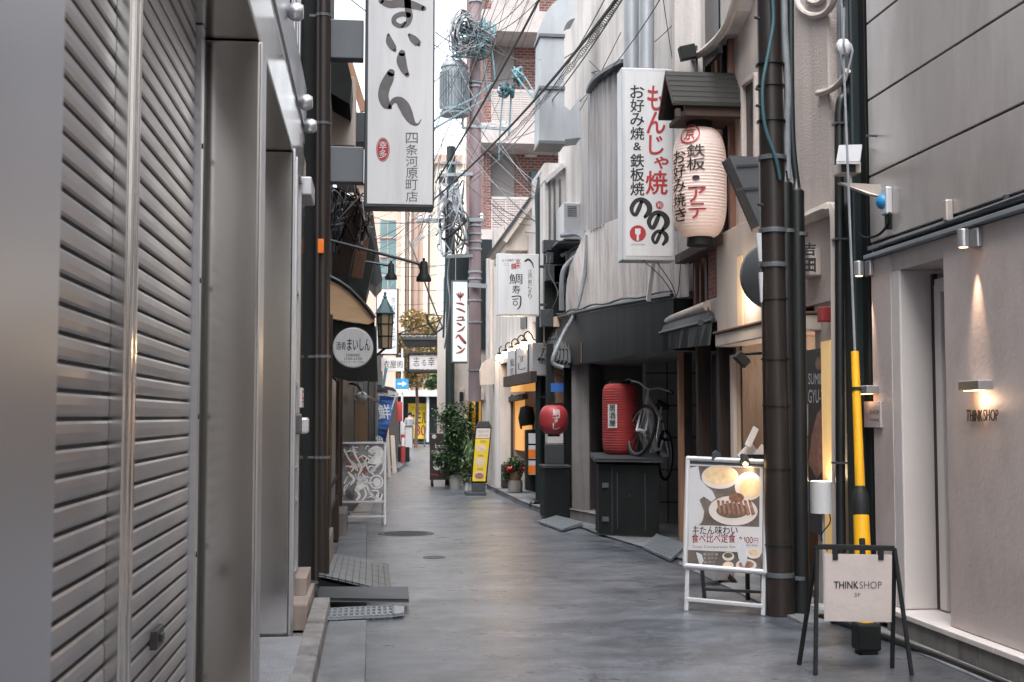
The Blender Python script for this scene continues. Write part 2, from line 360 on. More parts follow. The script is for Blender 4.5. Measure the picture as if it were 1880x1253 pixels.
    def leaves(s, c, rad, n, size, nm=1, shell=.35, asp=.5):
        c = V(c); rad = V(rad)
        for _ in range(n):
            while 1:
                q = V((random.uniform(-1, 1), random.uniform(-1, 1), random.uniform(-1, 1)))
                if shell < q.length < 1: break
            p = c+V((q.x*rad.x, q.y*rad.y, q.z*rad.z)); sz = size*random.uniform(.6, 1.3)
            d = V((random.gauss(0, 1), random.gauss(0, 1), random.gauss(0, .6))).normalized(); _, a, b = frame(d)
            s.cur = random.randrange(nm)
            s.add([p-d*sz*.5, p+a*sz*asp*.5+b*sz*.1, p+d*sz*.5, p-a*sz*asp*.5+b*sz*.1], [(0, 1, 2, 3)])
        return s
    def build(s, name, mats, parent=None, bevel=0., smooth=False, **props):
        if name in SPLIT and parent is not None:
            up = list(range(len(s.v)))
            def fd(i):
                while up[i] != i: up[i] = up[up[i]]; i = up[i]
                return i
            for f in s.f:
                for j in f[1:]: up[fd(j)] = fd(f[0])
            g = {}
            for f, m_ in zip(s.f, s.m): g.setdefault(fd(f[0]), []).append((f, m_))
            if 1 < len(g) <= 40:
                o = None
                for q in g.values():
                    b = MB(); ix = {}
                    for f, m_ in q:
                        for j in f:
                            if j not in ix: ix[j] = len(b.v); b.v.append(s.v[j])
                        b.f.append(tuple(ix[j] for j in f)); b.m.append(m_)
                    o = b.build_one(name, mats, parent, bevel, smooth, **props)
                return o
        return s.build_one(name, mats, parent, bevel, smooth, **props)
    def build_one(s, name, mats, parent=None, bevel=0., smooth=False, **props):
        me = bpy.data.meshes.new(name); me.from_pydata([tuple(v) for v in s.v], [], s.f)
        mats = mats if isinstance(mats, (list, tuple)) else [mats]
        for q in mats: me.materials.append(M[q] if isinstance(q, str) else q)
        me.polygons.foreach_set('material_index', [min(i, len(mats)-1) for i in s.m])
        if smooth: me.polygons.foreach_set('use_smooth', [True]*len(me.polygons))
        me.update(); o = bpy.data.objects.new(name, me); COL.objects.link(o)
        if smooth:
            try: me.set_sharp_from_angle(angle=R(42))
            except Exception: pass
        if parent is not None:
            root = parent
            o.parent = parent; o.matrix_parent_inverse = Matrix.Translation(-ORI[root.name]); ORI[o.name] = V((0, 0, 0))
        else: ORI[o.name] = V((0, 0, 0))
        if bevel:
            b = o.modifiers.new('bevel', 'BEVEL'); b.width = bevel; b.segments = 2; b.limit_method = 'ANGLE'; b.angle_limit = R(40)
        for k, q in props.items(): o[k] = q
        return o
ORI = {}
SPLIT = {'strap', 'band', 'balcony_slab', 'recess_panel', 'window', 'pier', 'sill', 'conduit_strap', 'post', 'stripe', 'dark_stripe', 'wheel', 'notice', 'notice_picture', 'menu_picture', 'plate', 'broth', 'dish', 'soup', 'clip', 'insulator', 'bolt', 'pipe_clip', 'corner_strip', 'rail', 'meter_box', 'bracket', 'crossarm', 'leaflet', 'service_hatch', 'door_post', 'window_bar', 'interior_frame', 'pillar', 'tread_step', 'front_leg', 'rear_leg', 'noodles', 'pedal', 'bushing', 'flange', 'wood_plinth', 'seam', 'hook', 'step_arm', 'cooling_fin', 'foot', 'fixing', 'ornament', 'fascia_end', 'small_lettering'}
def thing(name, label, cat, loc, group=None):
    o = bpy.data.objects.new(name, None); COL.objects.link(o); o.location = loc; o['label'] = label; o['category'] = cat
    o.empty_display_size = .1
    if group: o['group'] = group
    ORI[o.name] = V(loc); return o
def tag(o, label, cat, group=None):
    o['label'] = label; o['category'] = cat
    if group: o['group'] = group
    return o
def spline(pts, n=6):
    P = [V(p) for p in pts]; P = [P[0]]+P+[P[-1]]; c = []
    for i in range(1, len(P)-2):
        for k in range(n):
            t = k/n; a, b, d, e = P[i-1], P[i], P[i+1], P[i+2]
            c.append(.5*(2*b+(d-a)*t+(2*a-5*b+4*d-e)*t*t+(3*b-a-3*d+e)*t**3))
    c.append(P[-2]); return c
def lamp(name, kind, loc, energy, col, parent, size=.03, spot=60, aim=None, blend=.6):
    l = bpy.data.lights.new(name, kind); l.energy = energy; l.color = col
    if kind == 'SPOT': l.spot_size = R(spot); l.spot_blend = blend
    l.shadow_soft_size = size
    o = bpy.data.objects.new(name, l); COL.objects.link(o); o.parent = parent; o.matrix_parent_inverse = Matrix.Translation(-ORI[parent.name])
    o.location = loc
    if aim is not None: o.rotation_euler = V(aim).to_track_quat('-Z', 'Y').to_euler()
    return o
def struct(o): o['kind'] = 'structure'; return o
# ================================================================ the setting
struct(MB().box(-60, 60, -30, 160, -.3, -.02).build('ground', 'concrete'))
rd = MB()
Lk_ = [(-.02, -14), (-.02, 7), (-.03, 12), (-.05, 17.7), (.05, 22), (.2, 27), (.42, 35), (.85, 37.2), (1.2, 43), (1.6, 52), (1.9, 62), (-6, 64), (-30, 65), (-30, 80)]
Rk_ = [(3.45, -14), (3.45, 8), (3.3, 11), (3.15, 13), (2.85, 15.5), (2.7, 18), (2.5, 21), (2.4, 25), (2.35, 28), (3.2, 34), (4.0, 45), (4.2, 62), (12, 64), (36, 65), (36, 80)]
for i in range(len(Lk_)-1):
    rd.poly((*Lk_[i], 0), (*Rk_[i], 0), (*Rk_[i+1], 0), (*Lk_[i+1], 0))
struct(rd.build('road', 'asphalt'))
gl = MB()
for i, (y0, y1) in enumerate([(-14, 3.2), (3.21, 5.6), (5.61, 7.55), (7.56, 9.28)]):
    gl.box(-.3, -.025, y0, y1, -.015, .006)
gl.box(-.38, -.045, 12.7, 15.2, -.015, .012); gl.box(-.4, -.05, 15.2, 17.6, -.015, .02)
struct(gl.build('pavement', 'concrete_strip', bevel=.006))  # these slabs are the concrete gutter covers beside the kerb
kb = MB(); y = 1.
while y < 9.3:
    kb.box(-.43+random.uniform(-.004, .004), -.305, y, y+.57, -.015, .105+random.uniform(-.004, .004)); y += .585
struct(kb.build('kerb', 'kerb', bevel=.012))
# right: shop apron, step line and drain strip
ra = MB(); ra.box(3.46, 3.6, 4, 8.7, -.015, .012); ra.box(3.1, 4.2, 8.75, 12.4, -.015, .02)
ra.prism([(3.3, 12.4, -.015), (4.4, 12.4, -.015), (4.4, 18, -.015), (2.75, 18, -.015), (2.9, 15.6, -.015)], (0, 0, .03))
ra.prism([(2.72, 18, -.015), (4, 18, -.015), (4, 26, -.015), (2.42, 26, -.015), (2.53, 20.6, -.015)], (0, 0, .1))
struct(ra.build('pavement', 'concrete_strip', bevel=.01))
struct(MB().prism([(.1, 33.5, -.01), (.75, 33.8, -.01), (1.0, 38, -.01), (1.35, 43, -.01), (.4, 43, -.01)], (0, 0, .11)).build('pavement', 'concrete_strip', bevel=.02))
# manhole cover and road patches
mh = MB(); c = gp(745, 980); mh.lathe([(.36, .0), (.36, .006), (.32, .006), (.31, .003), (.0, .003)], (c.x, c.y, 0), 36)
for k in range(-4, 5):
    w = math.sqrt(max(0, .28**2-(k*.065)**2)); mh.box(c.x-w, c.x+w, c.y+k*.065-.012, c.y+k*.065+.012, .002, .009)
tag(mh.build('manhole_cover', 'grey_dark'), 'round iron manhole cover sunk in the asphalt near the left shop', 'manhole cover')
cv = MB(); c = gp(797, 1024); cv.lathe([(.12, 0), (.12, .005), (.1, .005), (.095, .002), (0, .002)], (c.x, c.y, 0), 24)
tag(cv.build('valve_cover', 'grey_dark'), 'small round valve cover in the middle of the alley asphalt', 'valve cover')

# ================================================================ left: steel-clad building with roller shutter
XL = -.52; XR = -.79
b = thing('steel_clad_building', 'stainless steel clad building with a closed roller shutter and granite doorstep', 'building', (XL, 4, 0))
# columns (each a pilaster of folded sheet)
def column(x0, x1, y0, y1, z0, z1, m='steel', bev=.012): return MB().box(x0, x1, y0, y1, z0, z1).build('column', m, b, bevel=bev, smooth=False)
column(-1.3, XL, -3, 2.15, 0, 3.24, 'steel_soft', .02)
column(-1.2, XL, 5.74, 6.0, 0, 3.24); column(-1.2, XL, 8.16, 8.44, 0, 3.24)
column(-1.2, XL-.03, 9.35, 10.25, 0, 3.6, 'steel')
MB().box(XL-.004, XL+.006, 5.755, 5.985, .05, 3.24).build('corner_strip', 'silver', b)
s = MB(); s.box(XL-.0, XL+.012, 8.15, 8.19, 0, 3.26); s.box(XL-.0, XL+.012, 8.41, 8.45, 0, 3.26); s.build('corner_strip', 'silver', b)
# lintel with its soffit
s = MB(); s.box(-1.3, XL, 2.063, 9.347, 3.243, 3.6); s.box(-1.3, XL+.01, -3, 2.06, 3.243, 3.6); s.build('lintel', 'steel', b, bevel=.008)
# roller shutter: slat profile swept along Y
def shutter(y0, y1, name='roller_shutter'):
    s = MB(); z = .03; prof = []
    P_ = .0735
    while z < 3.24:
        prof += [(XR, z), (XR+.0045, z+.008), (XR+.006, z+.03), (XR+.0045, z+.053), (XR, z+.0605), (XR-.018, z+.0615), (XR-.018, z+.0725)]; z += P_
    n = len(prof); vs = [(x, y0, zz) for x, zz in prof]+[(x, y1, zz) for x, zz in prof]
    for i in range(n-1):
        s.cur = 1 if i % 7 in (4, 5) else 0; s.f.append((i, i+1, n+i+1, n+i)); s.m.append(s.cur)
    s.v += [V(q) for q in vs]; s.cur = 0; s.box(XR-.06, XR-.02, y0, y1, 0, 3.24)
    return s.build(name, ['shutter', 'groove'], b)
shutter(2.16, 3.84); shutter(3.99, 5.52)
s = MB(); s.box(XR-.03, XR+.05, 3.845, 3.985, 0, 3.24); s.box(XR+.045, XR+.062, 3.87, 3.9, 0, 3.24); s.box(XR+.045, XR+.062, 3.935, 3.962, 0, 3.24); s.build('centre_post', 'steel', b, bevel=.006)
s = MB(); s.box(XR-.03, XR+.035, 5.525, 5.60, 0, 3.24); s.build('guide_rail', 'silver', b, bevel=.005)
s = MB(); s.box(XR-.03, XR+.012, 5.603, 5.737, 0, 3.24); s.box(XR-.01, XR+.03, 2.153, 2.2, 0, 3.24); s.build('guide_rail', 'steel_dark', b, bevel=.004)
MB().box(XR-.05, XR+.004, 2.065, 5.73, 3.1, 3.242).build('shutter_housing', 'grey_dark', b)
s = MB(); s.box(XR-.1, XR, 6.003, 8.157, 0, 3.24); s.build('back_panel', 'steel_soft', b)
s = MB(); s.box(XR, XR+.03, 4.62, 4.78, .66, .73); s.box(XR+.028, XR+.04, 4.67, 4.73, .68, .71); s.build('shutter_lock', 'steel_dark', b, bevel=.004)
s = MB()
for z in (.3, .9, 1.5, 2.1, 2.7): s.cyl((XR+.034, 5.56, z), (XR+.04, 5.56, z), .012, seg=10); s.cyl((XR+.06, 3.91, z+.1), (XR+.053, 3.91, z+.1), .01, seg=10)
s.build('fixing', 'steel_dark', b)
# glazed strip after the second pilaster
s = MB(); s.box(XL-.12, XL-.05, 8.443, 9.347, .35, 3.24); s.build('glass_strip', 'glass_panel', b)
s = MB()
for z in (.35, .86, 1.1, 1.72, 2.4): s.box(XL-.05, XL-.02, 8.443, 9.347, z, z+.03)
s.box(XL-.05, XL-.01, 8.86, 8.9, .35, 3.24); s.box(XL-.05, XL-.01, 9.31, 9.345, .35, 3.24); s.build('glazing_bar', 'silver', b, bevel=.003)
MB().box(-1.1, XL-.04, 8.443, 9.347, 0, .347).build('plinth', 'cream', b, bevel=.006)
# upper storeys: polished curtain wall of narrow bays
s = MB(); s.box(-1.4, XL-.06, -3, 10.25, 3.603, 12.); s.build('curtain_wall', 'glass_panel', b)
s = MB(); y = -2.6
while y < 10.2:
    s.box(XL-.06, XL-.046, y, y+.05, 3.603, 12); y += .64
for z in (3.75, 5.35, 6.9, 8.5, 10.1): s.box(XL-.06, XL-.044, -3, 10.24, z, z+.07)
s.build('mullion', 'silver', b, bevel=.004)
s = MB(); s.box(XL-.058, XL-.03, -3, 10.24, 3.83, 4.2); s.build('spandrel', 'steel_soft', b)
def wall_disc(px, py, Y, r):
    p = at(px, py, Y); s = MB(); s.lathe([(r*.6, 0), (r, .03), (r, .07), (r*.7, .1), (0, .1)], (XL-.03, p.y, p.z), 20, (1, 0, 0)); s.build('facade_lamp', 'silver', b, smooth=True)
wall_disc(541, 22, 7.9, .06); wall_disc(560, 188, 9.2, .06); wall_disc(573, 232, 9.9, .06)
p = at(572, 350, 9.6); MB().box(XL-.1, XL+.06, 9.4, 9.9, p.z-.07, p.z+.07).build('junction_box', 'alu_white', b, bevel=.01)
p = at(556, 780, 8.9); MB().box(XL-.06, XL+.02, 8.95, 9.14, p.z-.07, p.z+.08).build('letter_box', 'grey_metal', b, bevel=.015)
p = at(575, 783, 9.9); MB().box(XL-.04, XL+.03, 9.85, 10.0, p.z-.06, p.z+.07).build('bell_box', 'alu_white', b, bevel=.02)
# sticker
s = MB(); p0 = at(561, 712, 9.36); p1 = at(561, 748, 9.36)
s.box(XL-.05, XL+.004, 9.36, 9.62, p1.z, p0.z); s.use(1); zz = p0.z-.02
s.box(XL-.03, XL+.0055, 9.4, 9.58, zz-.065, zz); s.use(0); s.box(XL-.03, XL+.007, 9.44, 9.54, zz-.05, zz-.02); s.use(1); s.box(XL-.03, XL+.0055, 9.4, 9.58, zz-.09, zz-.08); s.build('notice_sticker', ['sign_white', 'red_ink'], b)

st = MB(); st.box(-1.0, -.345, 6.3, 8.1, -.015, .1)
tag(st.build('doorstep', 'stone', bevel=.012), 'blue grey granite doorstep slab at the foot of the steel column', 'doorstep')
st = MB(); st.box(-.62, -.44, 8.9, 10.1, .0, .17); st.box(-.62, -.47, 9.4, 10.1, .17, .3)
for k in range(9): st.box(-.6, -.442, 8.92+k*.05, 8.955+k*.05, .17, .176)
tag(st.build('tiled_step', 'tile_pink', bevel=.006), 'pale brown tiled doorstep beside the kerb at the downpipe', 'doorstep')

# the rest of the lane behind the viewpoint: plain shop houses that shade the lane and show in the polished steel
def rear_house(label, x0, x1, y0, y1, h, m, lit):
    b2 = thing('shop_house', label, 'building', ((x0+x1)/2, (y0+y1)/2, 0)); MB().box(x0, x1, y0, y1, 0, h).build('wall', m, b2)
    xf = x1 if x1 < 0 else x0; sg = 1 if x1 < 0 else -1; z = 3.4
    while z < h-1.5:
        s = MB(); s.box(min(xf, xf+sg*.05), max(xf, xf+sg*.05), y0+.8, y1-.8, z, z+1.2); s.build('window', 'window_dark', b2); s = MB(); s.box(min(xf, xf+sg*.12), max(xf, xf+sg*.12), y0+.3, y1-.3, z-.25, z-.1); s.build('ledge', 'cream', b2); z += 2.6
    s = MB(); s.box(min(xf, xf+sg*.04), max(xf, xf+sg*.04), y0+.6, y1-.6, .1, 2.3); s.build('shop_front', lit, b2); s = MB(); s.box(min(xf, xf+sg*.7), max(xf, xf+sg*.7), y0+.4, y1-.4, 2.5, 2.7); s.build('canopy', 'grey_dark', b2)
rear_house('grey rendered shop house behind the viewpoint on the steel side', -6, -.6, -11, -3.1, 5.2, 'concrete', 'wood_dark')
rear_house('cream shop house farther behind the viewpoint on the steel side', -6, -.7, -22, -11.1, 5.6, 'cream', 'warm_wall')
rear_house('white shop house behind the viewpoint on the boutique side', 3.7, 9, -12, -4.1, 6, 'white_wall', 'warm_wall')
rear_house('brown shop house farther behind the viewpoint on the boutique side', 3.6, 9, -24, -12.1, 5., 'wood_mid', 'grey_dark')

# downpipe at the corner
pt = thing('downpipe', 'black rainwater downpipe at the corner of the steel building', 'downpipe', (-.4, 10.6, 0))
a0 = at(590, 1088, 10.62); a1 = at(594, -60, 10.62)
MB().cyl(a0, a1, .066, seg=18).build('pipe', 'pipe_brown', pt, smooth=True)
for py in (30, 228, 655, 840, 1068):
    p = at(594-(py/1253*4), py, 10.62); s = MB(); s.cyl(p-V((0, 0, .012)), p+V((0, 0, .012)), .072, seg=18); s.box(p.x-.12, p.x, p.y-.01, p.y+.01, p.z-.01, p.z+.01); s.build('pipe_clip', 'grey_metal', pt)
p = at(589, 452, 10.5); tag(MB().box(p.x-.025, p.x+.025, 10.49, 10.53, p.z-.06, p.z+.06).build('marker_plate', 'orange', bevel=.004), 'small orange marker plate fixed on the black downpipe', 'marker')
# elbow rubbish at foot
s = MB(); s.tube(spline([a0+V((0, 0, .05)), a0+V((0, -.02, 0)), a0+V((.06, -.1, -.03)), a0+V((.12, -.16, -.03))]), .07, 12); s.build('elbow', 'pipe_black', pt, smooth=True)

# ---------------- street bits on the left floor
rp = thing('kerb_ramp', 'ridged rubber kerb ramp lying at the doorway of the dark shop', 'ramp', (-.1, 11.6, 0))
s = MB(); X0, X1, Y0, Y1 = -.42, .19, 10.42, 12.5
def rz(x, y): return .03+.17*(1-(x-X0)/(X1-X0))**.8*(1-.3*(y-Y0)/(Y1-Y0))
nx, ny = 11, 5
for i in range(nx):
    for j in range(ny):
        xa = X0+(X1-X0)*i/nx; xb = X0+(X1-X0)*(i+1)/nx-.01; ya = Y0+(Y1-Y0)*j/ny; yb = Y0+(Y1-Y0)*(j+1)/ny-.014
        t = [(xa, ya, rz(xa, ya)), (xb, ya, rz(xb, ya)), (xb, yb, rz(xb, yb)), (xa, yb, rz(xa, yb))]
        s.prism(t, (0, 0, -.018))
s.build('tread', 'grey_metal', rp, bevel=.003)
s = MB(); s.prism([(X0, Y0+.03, .0), (X1-.02, Y0+.03, .0), (X1-.02, Y0+.03, .014), (X0, Y0+.03, .15)], (0, Y1-Y0-.06, 0)); s.build('base', 'black', rp)
s = MB(); A = at(600, 1100, 10.35); B = at(745, 1097, 10.3)
s.prism([(-.4, 9.86, .06), (.3, 9.78, .05), (.3, 10.2, .085), (-.4, 10.18, .1)], (0, 0, .03))
tag(s.build('plank', 'grey_dark', bevel=.006), 'dark weathered plank bridging the gutter below the ridged ramp', 'plank')
g = MB()
def gx(u, v): return (-.33+.58*u, 9.22+.4*v+.12*u, .035+.01*v)
for i in range(13):
    u0 = i/12.*.86; g.prism([gx(u0, 0), gx(u0+.022, 0), gx(u0+.022, 1), gx(u0, 1)], (0, 0, -.02))
for v in (0, .32, .64, .93): g.prism([gx(0, v), gx(.88, v), gx(.88, v+.07), gx(0, v+.07)], (0, 0, -.018))
g.prism([gx(.86, 0), gx(1.0, .1), gx(1.02, .8), gx(.86, 1)], (0, 0, -.02))
tag(g.build('drain_grating', 'galv', bevel=.002), 'pale slotted drain grating beside the dark plank at the kerb', 'drain grating')
s = MB(); s.box(-.32, -.03, 9.3, 10.4, -.012, .008); s.build('ground', 'black')['kind'] = 'structure'  # flat black sheet standing in for the open drain pit
# ================================================================ left: dark izakaya behind the downpipe
b = thing('izakaya_shop', 'dark timber fronted tavern between the downpipe and the blue banner', 'building', (-.5, 14, 0))
s = MB(); s.box(-3, -.45, 10.75, 17.9, 0, 3.1); s.build('wall', 'black', b)
s = MB(); s.box(-3, -.5, 10.8, 15.6, 3.1, 9.5); s.build('upper_wall', 'black', b)
s = MB()
for px, w, Y in ((604, .06, 12.2), (622, .11, 15.2), (634, .08, 16.9)):
    s_ = MB(); p = on(px, 765, -.38); s_.box(-.46, -.385, Y, Y+w*3, 0, 2.5); s_.build('post', 'wood_dark', b, bevel=.006)
s = MB(); s.box(-.452, -.41, 13.1, 14.6, .55, 1.9); s.build('window', 'window_dark', b)
s = MB()
for z in (.5, .75, 1.92): s.box(-.46, -.4, 12.4, 15.2, z, z+.05)
s.build('rail', 'wood_dark', b)
s = MB(); s.box(-.45, -.36, 11., 12.3, .0, .42); s.box(-.45, -.3, 15.6, 16.8, 0, .3); s.build('wood_plinth', 'concrete', b, bevel=.01)
# poster behind glass
s = MB(); s.box(-.446, -.405, 12.0, 12.9, 1.0, 2.0); s.use(1); s.poly((-.403, 12.1, 1.5), (-.403, 12.5, 1.9), (-.403, 12.7, 1.7)); s.poly((-.403, 12.1, 1.1), (-.403, 12.6, 1.45), (-.403, 12.4, 1.15)); s.build('poster', ['wood_dark', 'red'], b)
# balcony block and eaves above
q0 = at(607, 195, 14); q1 = at(651, 268, 14)
s = MB(); s.box(q0.x, q1.x, 14, 17, q1.z, q0.z+.35); s.build('balcony', 'cream', b, bevel=.01)
q0 = at(607, 105, 13.2); q1 = at(646, 192, 13.2)
s = MB(); s.prism([(q0.x, 13.2, q0.z), (q1.x-.06, 13.2, q0.z), (q1.x, 13.2, (q0.z+q1.z)/2), (q1.x-.02, 13.2, q1.z), (q0.x, 13.2, q1.z+.12)], (0, 4.5, 0)); s.build('eaves', 'black', b)
s = MB(); q0 = at(649, 100, 17); q1 = at(668, 205, 17); s.bar((q0.x-.1, 17, q0.z), (q1.x, 17, q1.z), .07, .1); s.build('barge_board', 'wood_light', b)
q0 = at(648, 206, 15); q1 = at(668, 262, 15); MB().box(q0.x, q1.x+.1, 15, 15.4, q1.z, q0.z).build('vent_box', 'grey_dark', b, bevel=.01)
# raking timber struts
for (x0, y0, x1, y1, w, Y, m) in ((655, 378, 628, 505, 26, 13.4, 'wood_dark'), (676, 392, 655, 510, 20, 15.2, 'wood_mid'), (640, 375, 613, 500, 12, 15.8, 'wood_dark')):
    A = at(x0, y0, Y); B = at(x1, y1, Y+.2); MB().bar(A, B, w*Y/F, .12, V((0, 1, 0))).build('strut', m, b, bevel=.006)
s = MB()
q = [at(*p_, 16.5) for p_ in ((605, 340), (668, 372), (690, 470), (672, 545), (640, 515), (603, 505))]
s.prism(q, (0, 1, 0)); s.build('gable', 'black', b)
s = MB(); q = [at(*p_, 17.3) for p_ in ((665, 382), (684, 382), (702, 515), (690, 528), (668, 500))]; s.prism(q, (0, 1.5, 0)); s.build('gable', 'grey_dark', b)

# awning with tan cheek
aw = thing('shop_awning', 'dark curved awning with a tan cloth cheek over the tavern door', 'awning', (-.3, 13.4, 2.6))
edge = [(602, 512), (622, 522), (642, 536), (662, 556), (678, 575), (688, 590)]
pts = [at(x, y, 13.) for x, y in edge]; low = [at(676, 596, 13.), at(602, 584, 13.)]
s = MB(); s.prism(pts+low, (0, .02, 0)); s.build('cheek', 'tan', aw)
s = MB()
for a, c in zip(pts[:-1], pts[1:]):
    up = V((0, 0, .035)); s.prism([a+up, c+up, c+V((0, 0, -.005)), a+V((0, 0, -.005))], (0, 2.8, 0))
s.build('canopy', 'black', aw)
s = MB(); s.tube([p+V((0, -.015, .03)) for p in pts], .022, 6); s.build('edge_rail', 'grey_dark', aw)
s = MB(); q = [at(x, y, 13.1) for x, y in ((604, 586), (690, 600), (692, 700), (640, 700), (604, 690))]; s.prism(q, (0, .05, 0)); s.build('valance', 'black', aw)

# ---- big vertical sign
Y = 10.75; sg = thing('projecting_sign', 'tall white signboard with black brush lettering and red seal and shop address', 'sign', (.25, Y+.1, 3.3))
A = at(668, 380, Y); B = at(797, 380, Y); T = at(730, -260, Y)
s = MB(); s.box(A.x, B.x, Y, Y+.24, A.z, T.z); s.build('case', 'grey_dark', sg, bevel=.01)
A2 = at(674, 374, Y); B2 = at(794, 374, Y); s = MB(); s.box(A2.x, B2.x, Y-.006, Y+.05, A2.z, T.z-.04); s.build('face', 'sign_white', sg)
pf = PY(Y-.006); s = MB()
s.brush([(700, 2, 10), (715, 8, 14), (735, 6, 16), (755, 9, 15), (778, 16, 9)], pf)
s.brush([(745, -30, 12), (748, -5, 13), (749, 15, 12), (752, 30, 12), (748, 44, 9), (738, 50, 4)], pf)
s.brush([(750, 28, 10), (738, 26, 9), (725, 32, 9), (724, 42, 9), (735, 48, 8), (744, 42, 5)], pf)
s.brush([(713, 64, 5), (715, 76, 13), (722, 88, 12), (725, 93, 6)], pf); s.brush([(751, 64, 5), (758, 71, 13), (767, 80, 13), (769, 83, 6)], pf)
s.brush([(738, 98, 12), (737, 112, 18), (742, 128, 14), (748, 138, 8)], pf)
s.brush([(718, 134, 14), (713, 146, 19), (706, 162, 20), (704, 178, 19), (709, 192, 16), (717, 198, 6)], pf)
s.brush([(715, 198, 5), (722, 186, 9), (732, 185, 15), (741, 194, 20), (748, 208, 19), (754, 220, 14), (761, 228, 7), (768, 228, 3), (773, 220, 1.5)], pf)
s.vtext('四条河原町店', 756, 243, 372, 22, pf, -.008, .1); s.build('lettering', 'ink_grey', sg)
s = MB(); n_ = 40
s.pring(703, 275, 12.5, 1.2, pf, ry=22); s.pell(703, 275, 10.6, 20, pf); s.build('seal', 'red_ink', sg)
s = MB(); pf2 = PY(Y-.006, 2.2); s.vtext('幸多', 703, 259, 291, 14, pf2, .0, .05); s.build('seal_mark', 'sign_white', sg)
for (y0, y1) in ((37, 106), (270, 334)):
    a = at(604, y1, Y+.05); c = at(668, y0, Y+.05); MB().box(a.x, c.x, Y+.05, Y+.2, a.z, c.z).build('bracket', 'grey_metal', sg, bevel=.008)

# ---- round sign
Y = 11.7; c = at(648, 638.5, Y); r = 36.5*Y/F
rs = thing('round_sign', 'round white tavern sign with black brush name hanging under the tan awning', 'sign', c)
MB().lathe([(r, 0), (r, .07), (r-.012, .075), (0, .075)], c+V((0, .075, 0)), 48, (0, -1, 0)).build('disc', 'sign_white', rs)
MB().lathe([(r+.008, .0), (r+.008, .06), (r-.002, .066), (r-.002, .0)], c+V((0, .075, 0)), 48, (0, -1, 0)).build('rim', 'grey_dark', rs)
pf = PY(Y, 1); s = MB(); s.text('酒肴', 617, 628, 635, 643, pf, .0); s.text('まいしん', 638, 622, 679, 644, pf, .02)
s.text('【営業時間】', 636, 650, 660, 655, pf, .0); s.text('12:00-23:00', 632, 657, 665, 661, pf); s.text('ラストオーダー 22:30', 626, 663, 668, 667, pf); s.build('lettering', 'ink', rs)
s = MB(); s.bar(c+V((-.45, .05, 0)), c+V((-r, .05, 0)), .03, .03); s.build('arm', 'black', rs)

# ---- A-frame with reflective artwork
def aframe(name, label, FL, FR, BL, BR, tops, fw, matf):
    pass
Y = 17.25; af = thing('pavement_board', 'silver pavement board with reflective white line artwork beside the dark post', 'pavement sign', (0, Y, 0))
Xa = at(624, 900, Y).x; Xb = at(707, 900, Y).x; zt = at(700, 814, Y).z; zm = at(700, 922, Y).z
def pb(x, z, th=.02, t2=None): return (x, Y+z*.12, z)
s = MB()
for x in (Xa, Xb): s.bar((x, Y, 0), (x, Y+.13, zt), .035, .03)
for z in (zt, zm, .12): s.bar((Xa, Y+z*.11, z), (Xb, Y+z*.11, z), .035, .03)
s.build('frame', 'alu_white', af, bevel=.004)
s = MB()
for x in (Xa+.03, Xb-.03): s.bar((x, Y+.5, 0), (x, Y+.16, zt), .03, .025)
s.bar((Xa, Y+.45, .15), (Xb, Y+.45, .15), .025, .025); s.build('rear_leg', 'alu_white', af)
s = MB(); s.prism([(Xa, Y+zm*.11+.01, zm), (Xb, Y+zm*.11+.01, zm), (Xb, Y+zt*.11+.01, zt), (Xa, Y+zt*.11+.01, zt)], (0, .015, 0)); s.build('panel', 'art_dark', af)
pf = PL((0, Y+zm*.11+.01, zm), (0, -1, .11), 2); s = MB()
for st_ in ([(648, 820, 3), (652, 835, 4), (660, 850, 3), (664, 860, 4), (658, 872, 3)], [(632, 826, 3), (640, 842, 3), (650, 856, 4), (645, 866, 2)], [(680, 828, 8), (692, 826, 14), (700, 836, 12), (690, 845, 16), (680, 848, 8)],
            [(700, 848, 4), (690, 858, 5), (680, 868, 4)], [(660, 880, 10), (668, 884, 16), (662, 892, 14), (655, 900, 8)], [(655, 900, 5), (660, 910, 5), (655, 918, 4)], [(672, 890, 4), (680, 905, 4), (690, 916, 3)], [(668, 896, 3), (672, 908, 3), (666, 918, 3)],
            [(640, 868, 4), (650, 880, 5), (644, 890, 3)], [(684, 912, 4), (698, 916, 3), (702, 908, 3)]): s.brush(st_, pf)
s.pring(691, 885, 13, 3, pf); s.pell(692, 886, 7, 8, pf); s.pring(682, 862, 7, 2, pf); rs_ = random.Random(3)
for _ in range(26):
    x = rs_.uniform(636, 700); y = rs_.uniform(824, 912); q = []
    for k_ in range(4): q.append((min(703, max(632, x)), min(918, max(820, y)), rs_.uniform(.6, 3.2))); x += rs_.uniform(-14, 14); y += rs_.uniform(-8, 14)
    s.brush(q, pf)
s.build('artwork', 'art_light', af)
s = MB(); s.pshape([(634, 850), (665, 852), (680, 862), (668, 872), (640, 864)], PL((0, Y+zm*.11+.01, zm), (0, -1, .11), 1)); s.pshape([(634, 836), (676, 838), (676, 846), (634, 846)], PL((0, Y+zm*.11+.01, zm), (0, -1, .11), 1)); s.build('artwork_tint', 'sauce', af)

